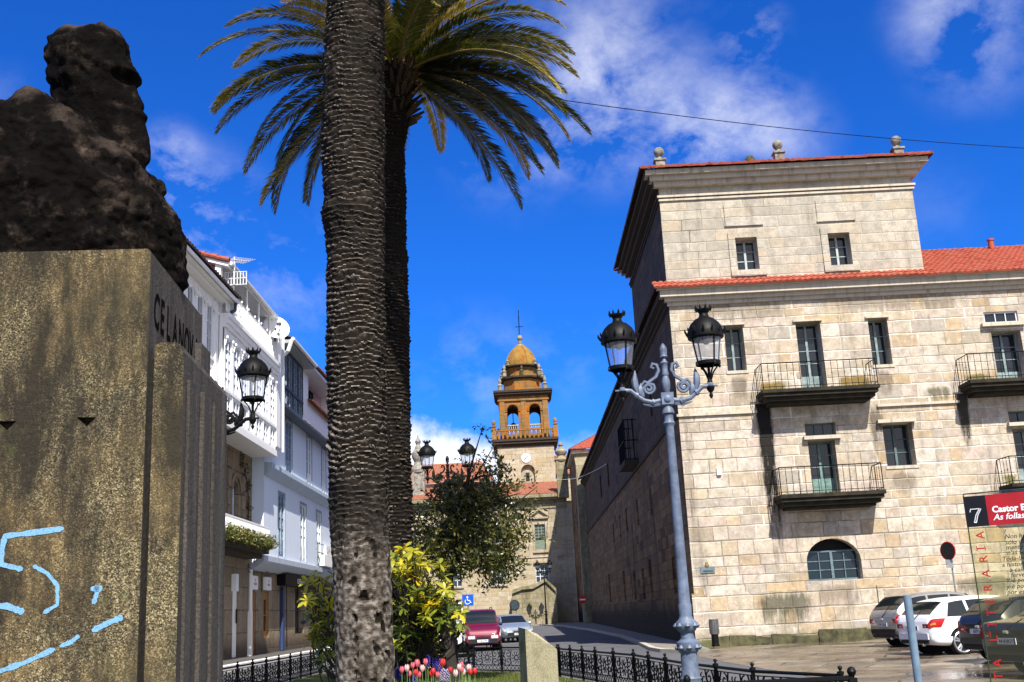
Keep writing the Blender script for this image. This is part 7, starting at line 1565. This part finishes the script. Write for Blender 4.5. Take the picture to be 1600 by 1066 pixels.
    for s in (-1, 1):
        y, z = S_(.72, 6.1); q = MB(); q.lathe([(.02, -.09), (.075, -.06), (.085, 0), (.075, .06), (.02, .09)], (0, 0, 0), 10, sx=.7); q.v = [(.78 + vx, s * (y + .1 + vz), z + .06 + vy) for vx, vy, vz in q.v]; q.build('wing_mirror', paint if kind != 'van' else M_BLKP, r, smooth=True, local=True)
    if rack:
        for s in (-1, 1): MB().tube([(-1.4, s * .58, S_(-1.4, 11)[1] - .03), (-1.35, s * .58, S_(-1.3, 11)[1] + .06), (.2, s * .57, S_(.2, 11)[1] + .06), (.28, s * .57, S_(.3, 11)[1] - .03)], .018, 5).build('roof_bar', M_BLKP, r, local=True)
    for wx in WB:
        for s in (-1, 1):
            y = S_(wx, 3.3)[0] - .02; q = MB(); q.lathe([(wheel_r - .09, -.19), (wheel_r - .015, -.19), (wheel_r, -.16), (wheel_r, -.03), (wheel_r - .015, 0), (wheel_r - .075, .005), (wheel_r - .085, -.02)], (0, 0, 0), 32); q.v = [(wx + vx, s * (y + vz), wheel_r + vy) for vx, vy, vz in q.v]; w = q.build('wheel', M_TYRE, r, smooth=True, local=True)
            q = MB(); R = wheel_r - .07; q.tube([(R * math.cos(k * .2618), R * math.sin(k * .2618), -.006) for k in range(24)], .022, 5, closed=True)
            for k in range(5):
                for e in (-.13, .13): a = k * 1.2566 + .3; q.tube([(.045 * math.cos(a + e), .045 * math.sin(a + e), -.015), (R * math.cos(a + e * 1.35), R * math.sin(a + e * 1.35), -.004)], .024, 4)
            q.lathe([(.05, -.03), (.05, -.005), (.02, 0)], (0, 0, 0), 10); q.v = [(wx + vx, s * (y + vz), wheel_r + vy) for vx, vy, vz in q.v]; q.build('rim', M_RIM, w, smooth=True, local=True)
            q = MB(); q.lathe([(R, -.10), (R, -.09)], (0, 0, 0), 24); q.v = [(wx + vx, s * (y + vz), wheel_r + vy) for vx, vy, vz in q.v]; q.build('brake_drum', M_BLKP, w, local=True)
            q = MB(); q.lathe([(wheel_r + .055, -.45), (wheel_r + .055, -.44)], (0, 0, 0), 24); q.v = [(wx + vx, s * (y + vz), wheel_r + vy) for vx, vy, vz in q.v]; q.build('wheel_well', M_BLKP, r, local=True)
    return r
P_SIL = paintmat('silver_grey_paint', (0.30, 0.29, 0.28), .6); P_WHT = paintmat('white_car_paint', (0.78, 0.78, 0.79)); P_BLK = paintmat('black_car_paint', (0.010, 0.010, 0.012)); P_DRK = paintmat('dark_blue_grey_paint', (0.006, 0.007, 0.009), .0); P_RED = paintmat('crimson_paint', (0.13, 0.004, 0.022), .1); P_BLS = paintmat('silver_blue_paint', (0.36, 0.42, 0.48), .6)
H = rad(14)
def rear_at(px, py, half, off):                        # ground point of the visible rear corner -> car centre
    g = onZ(px, py, 0.006); d = Vector((math.cos(H), math.sin(H), 0)); n = Vector((-math.sin(H), math.cos(H), 0)); return Vector((g[0], g[1], 0)) + d * half + n * off
c = rear_at(1365, 1012, 2.1, -.75); car('mpv', P_SIL, 'silver grey people carrier parked tail out beside the stone wall', (c.x, c.y, .01), H, '2741 CDL', dark_low=True)
c = rear_at(1408, 1024, 2.1, -.75); car('hatch', P_WHT, 'white hatchback with pale alloy wheels, second of the tail out parked cars', (c.x, c.y, .01), H, '8263 HYR', wheel_r=.325)
c = rear_at(1505, 1036, 2.1, -.75); car('hatch', P_BLK, 'black hatchback between the white hatchback and the dark saloon', (c.x, c.y, .01), H, '5077 JJ')
c = rear_at(1546, 1058, 2.2, -.75); car('sedan', P_DRK, 'dark blue grey saloon seen through the glass panel', (c.x, c.y, .01), H, '4418 BGT')
g = onY(753, 1010, 50.5); car('van', P_RED, 'crimson van with black bumper facing the garden beside the tree', (g[0] - .1, 51.5, .06), rad(-84), '0180 DFK', rack=True, dark_low=True)
g = onY(804, 996, 60); car('hatch', P_BLS, 'silver blue hatchback parked behind the crimson van', (g[0] - .25, 62, .1), rad(-76), '3391 FVT')
g = onY(702, 1010, 50); car('bigvan', P_WHT, 'white van half hidden by the tree trunk and shrub', (g[0] - .35, 52.8, .06), rad(-88), '6650 GCN', dark_low=True)
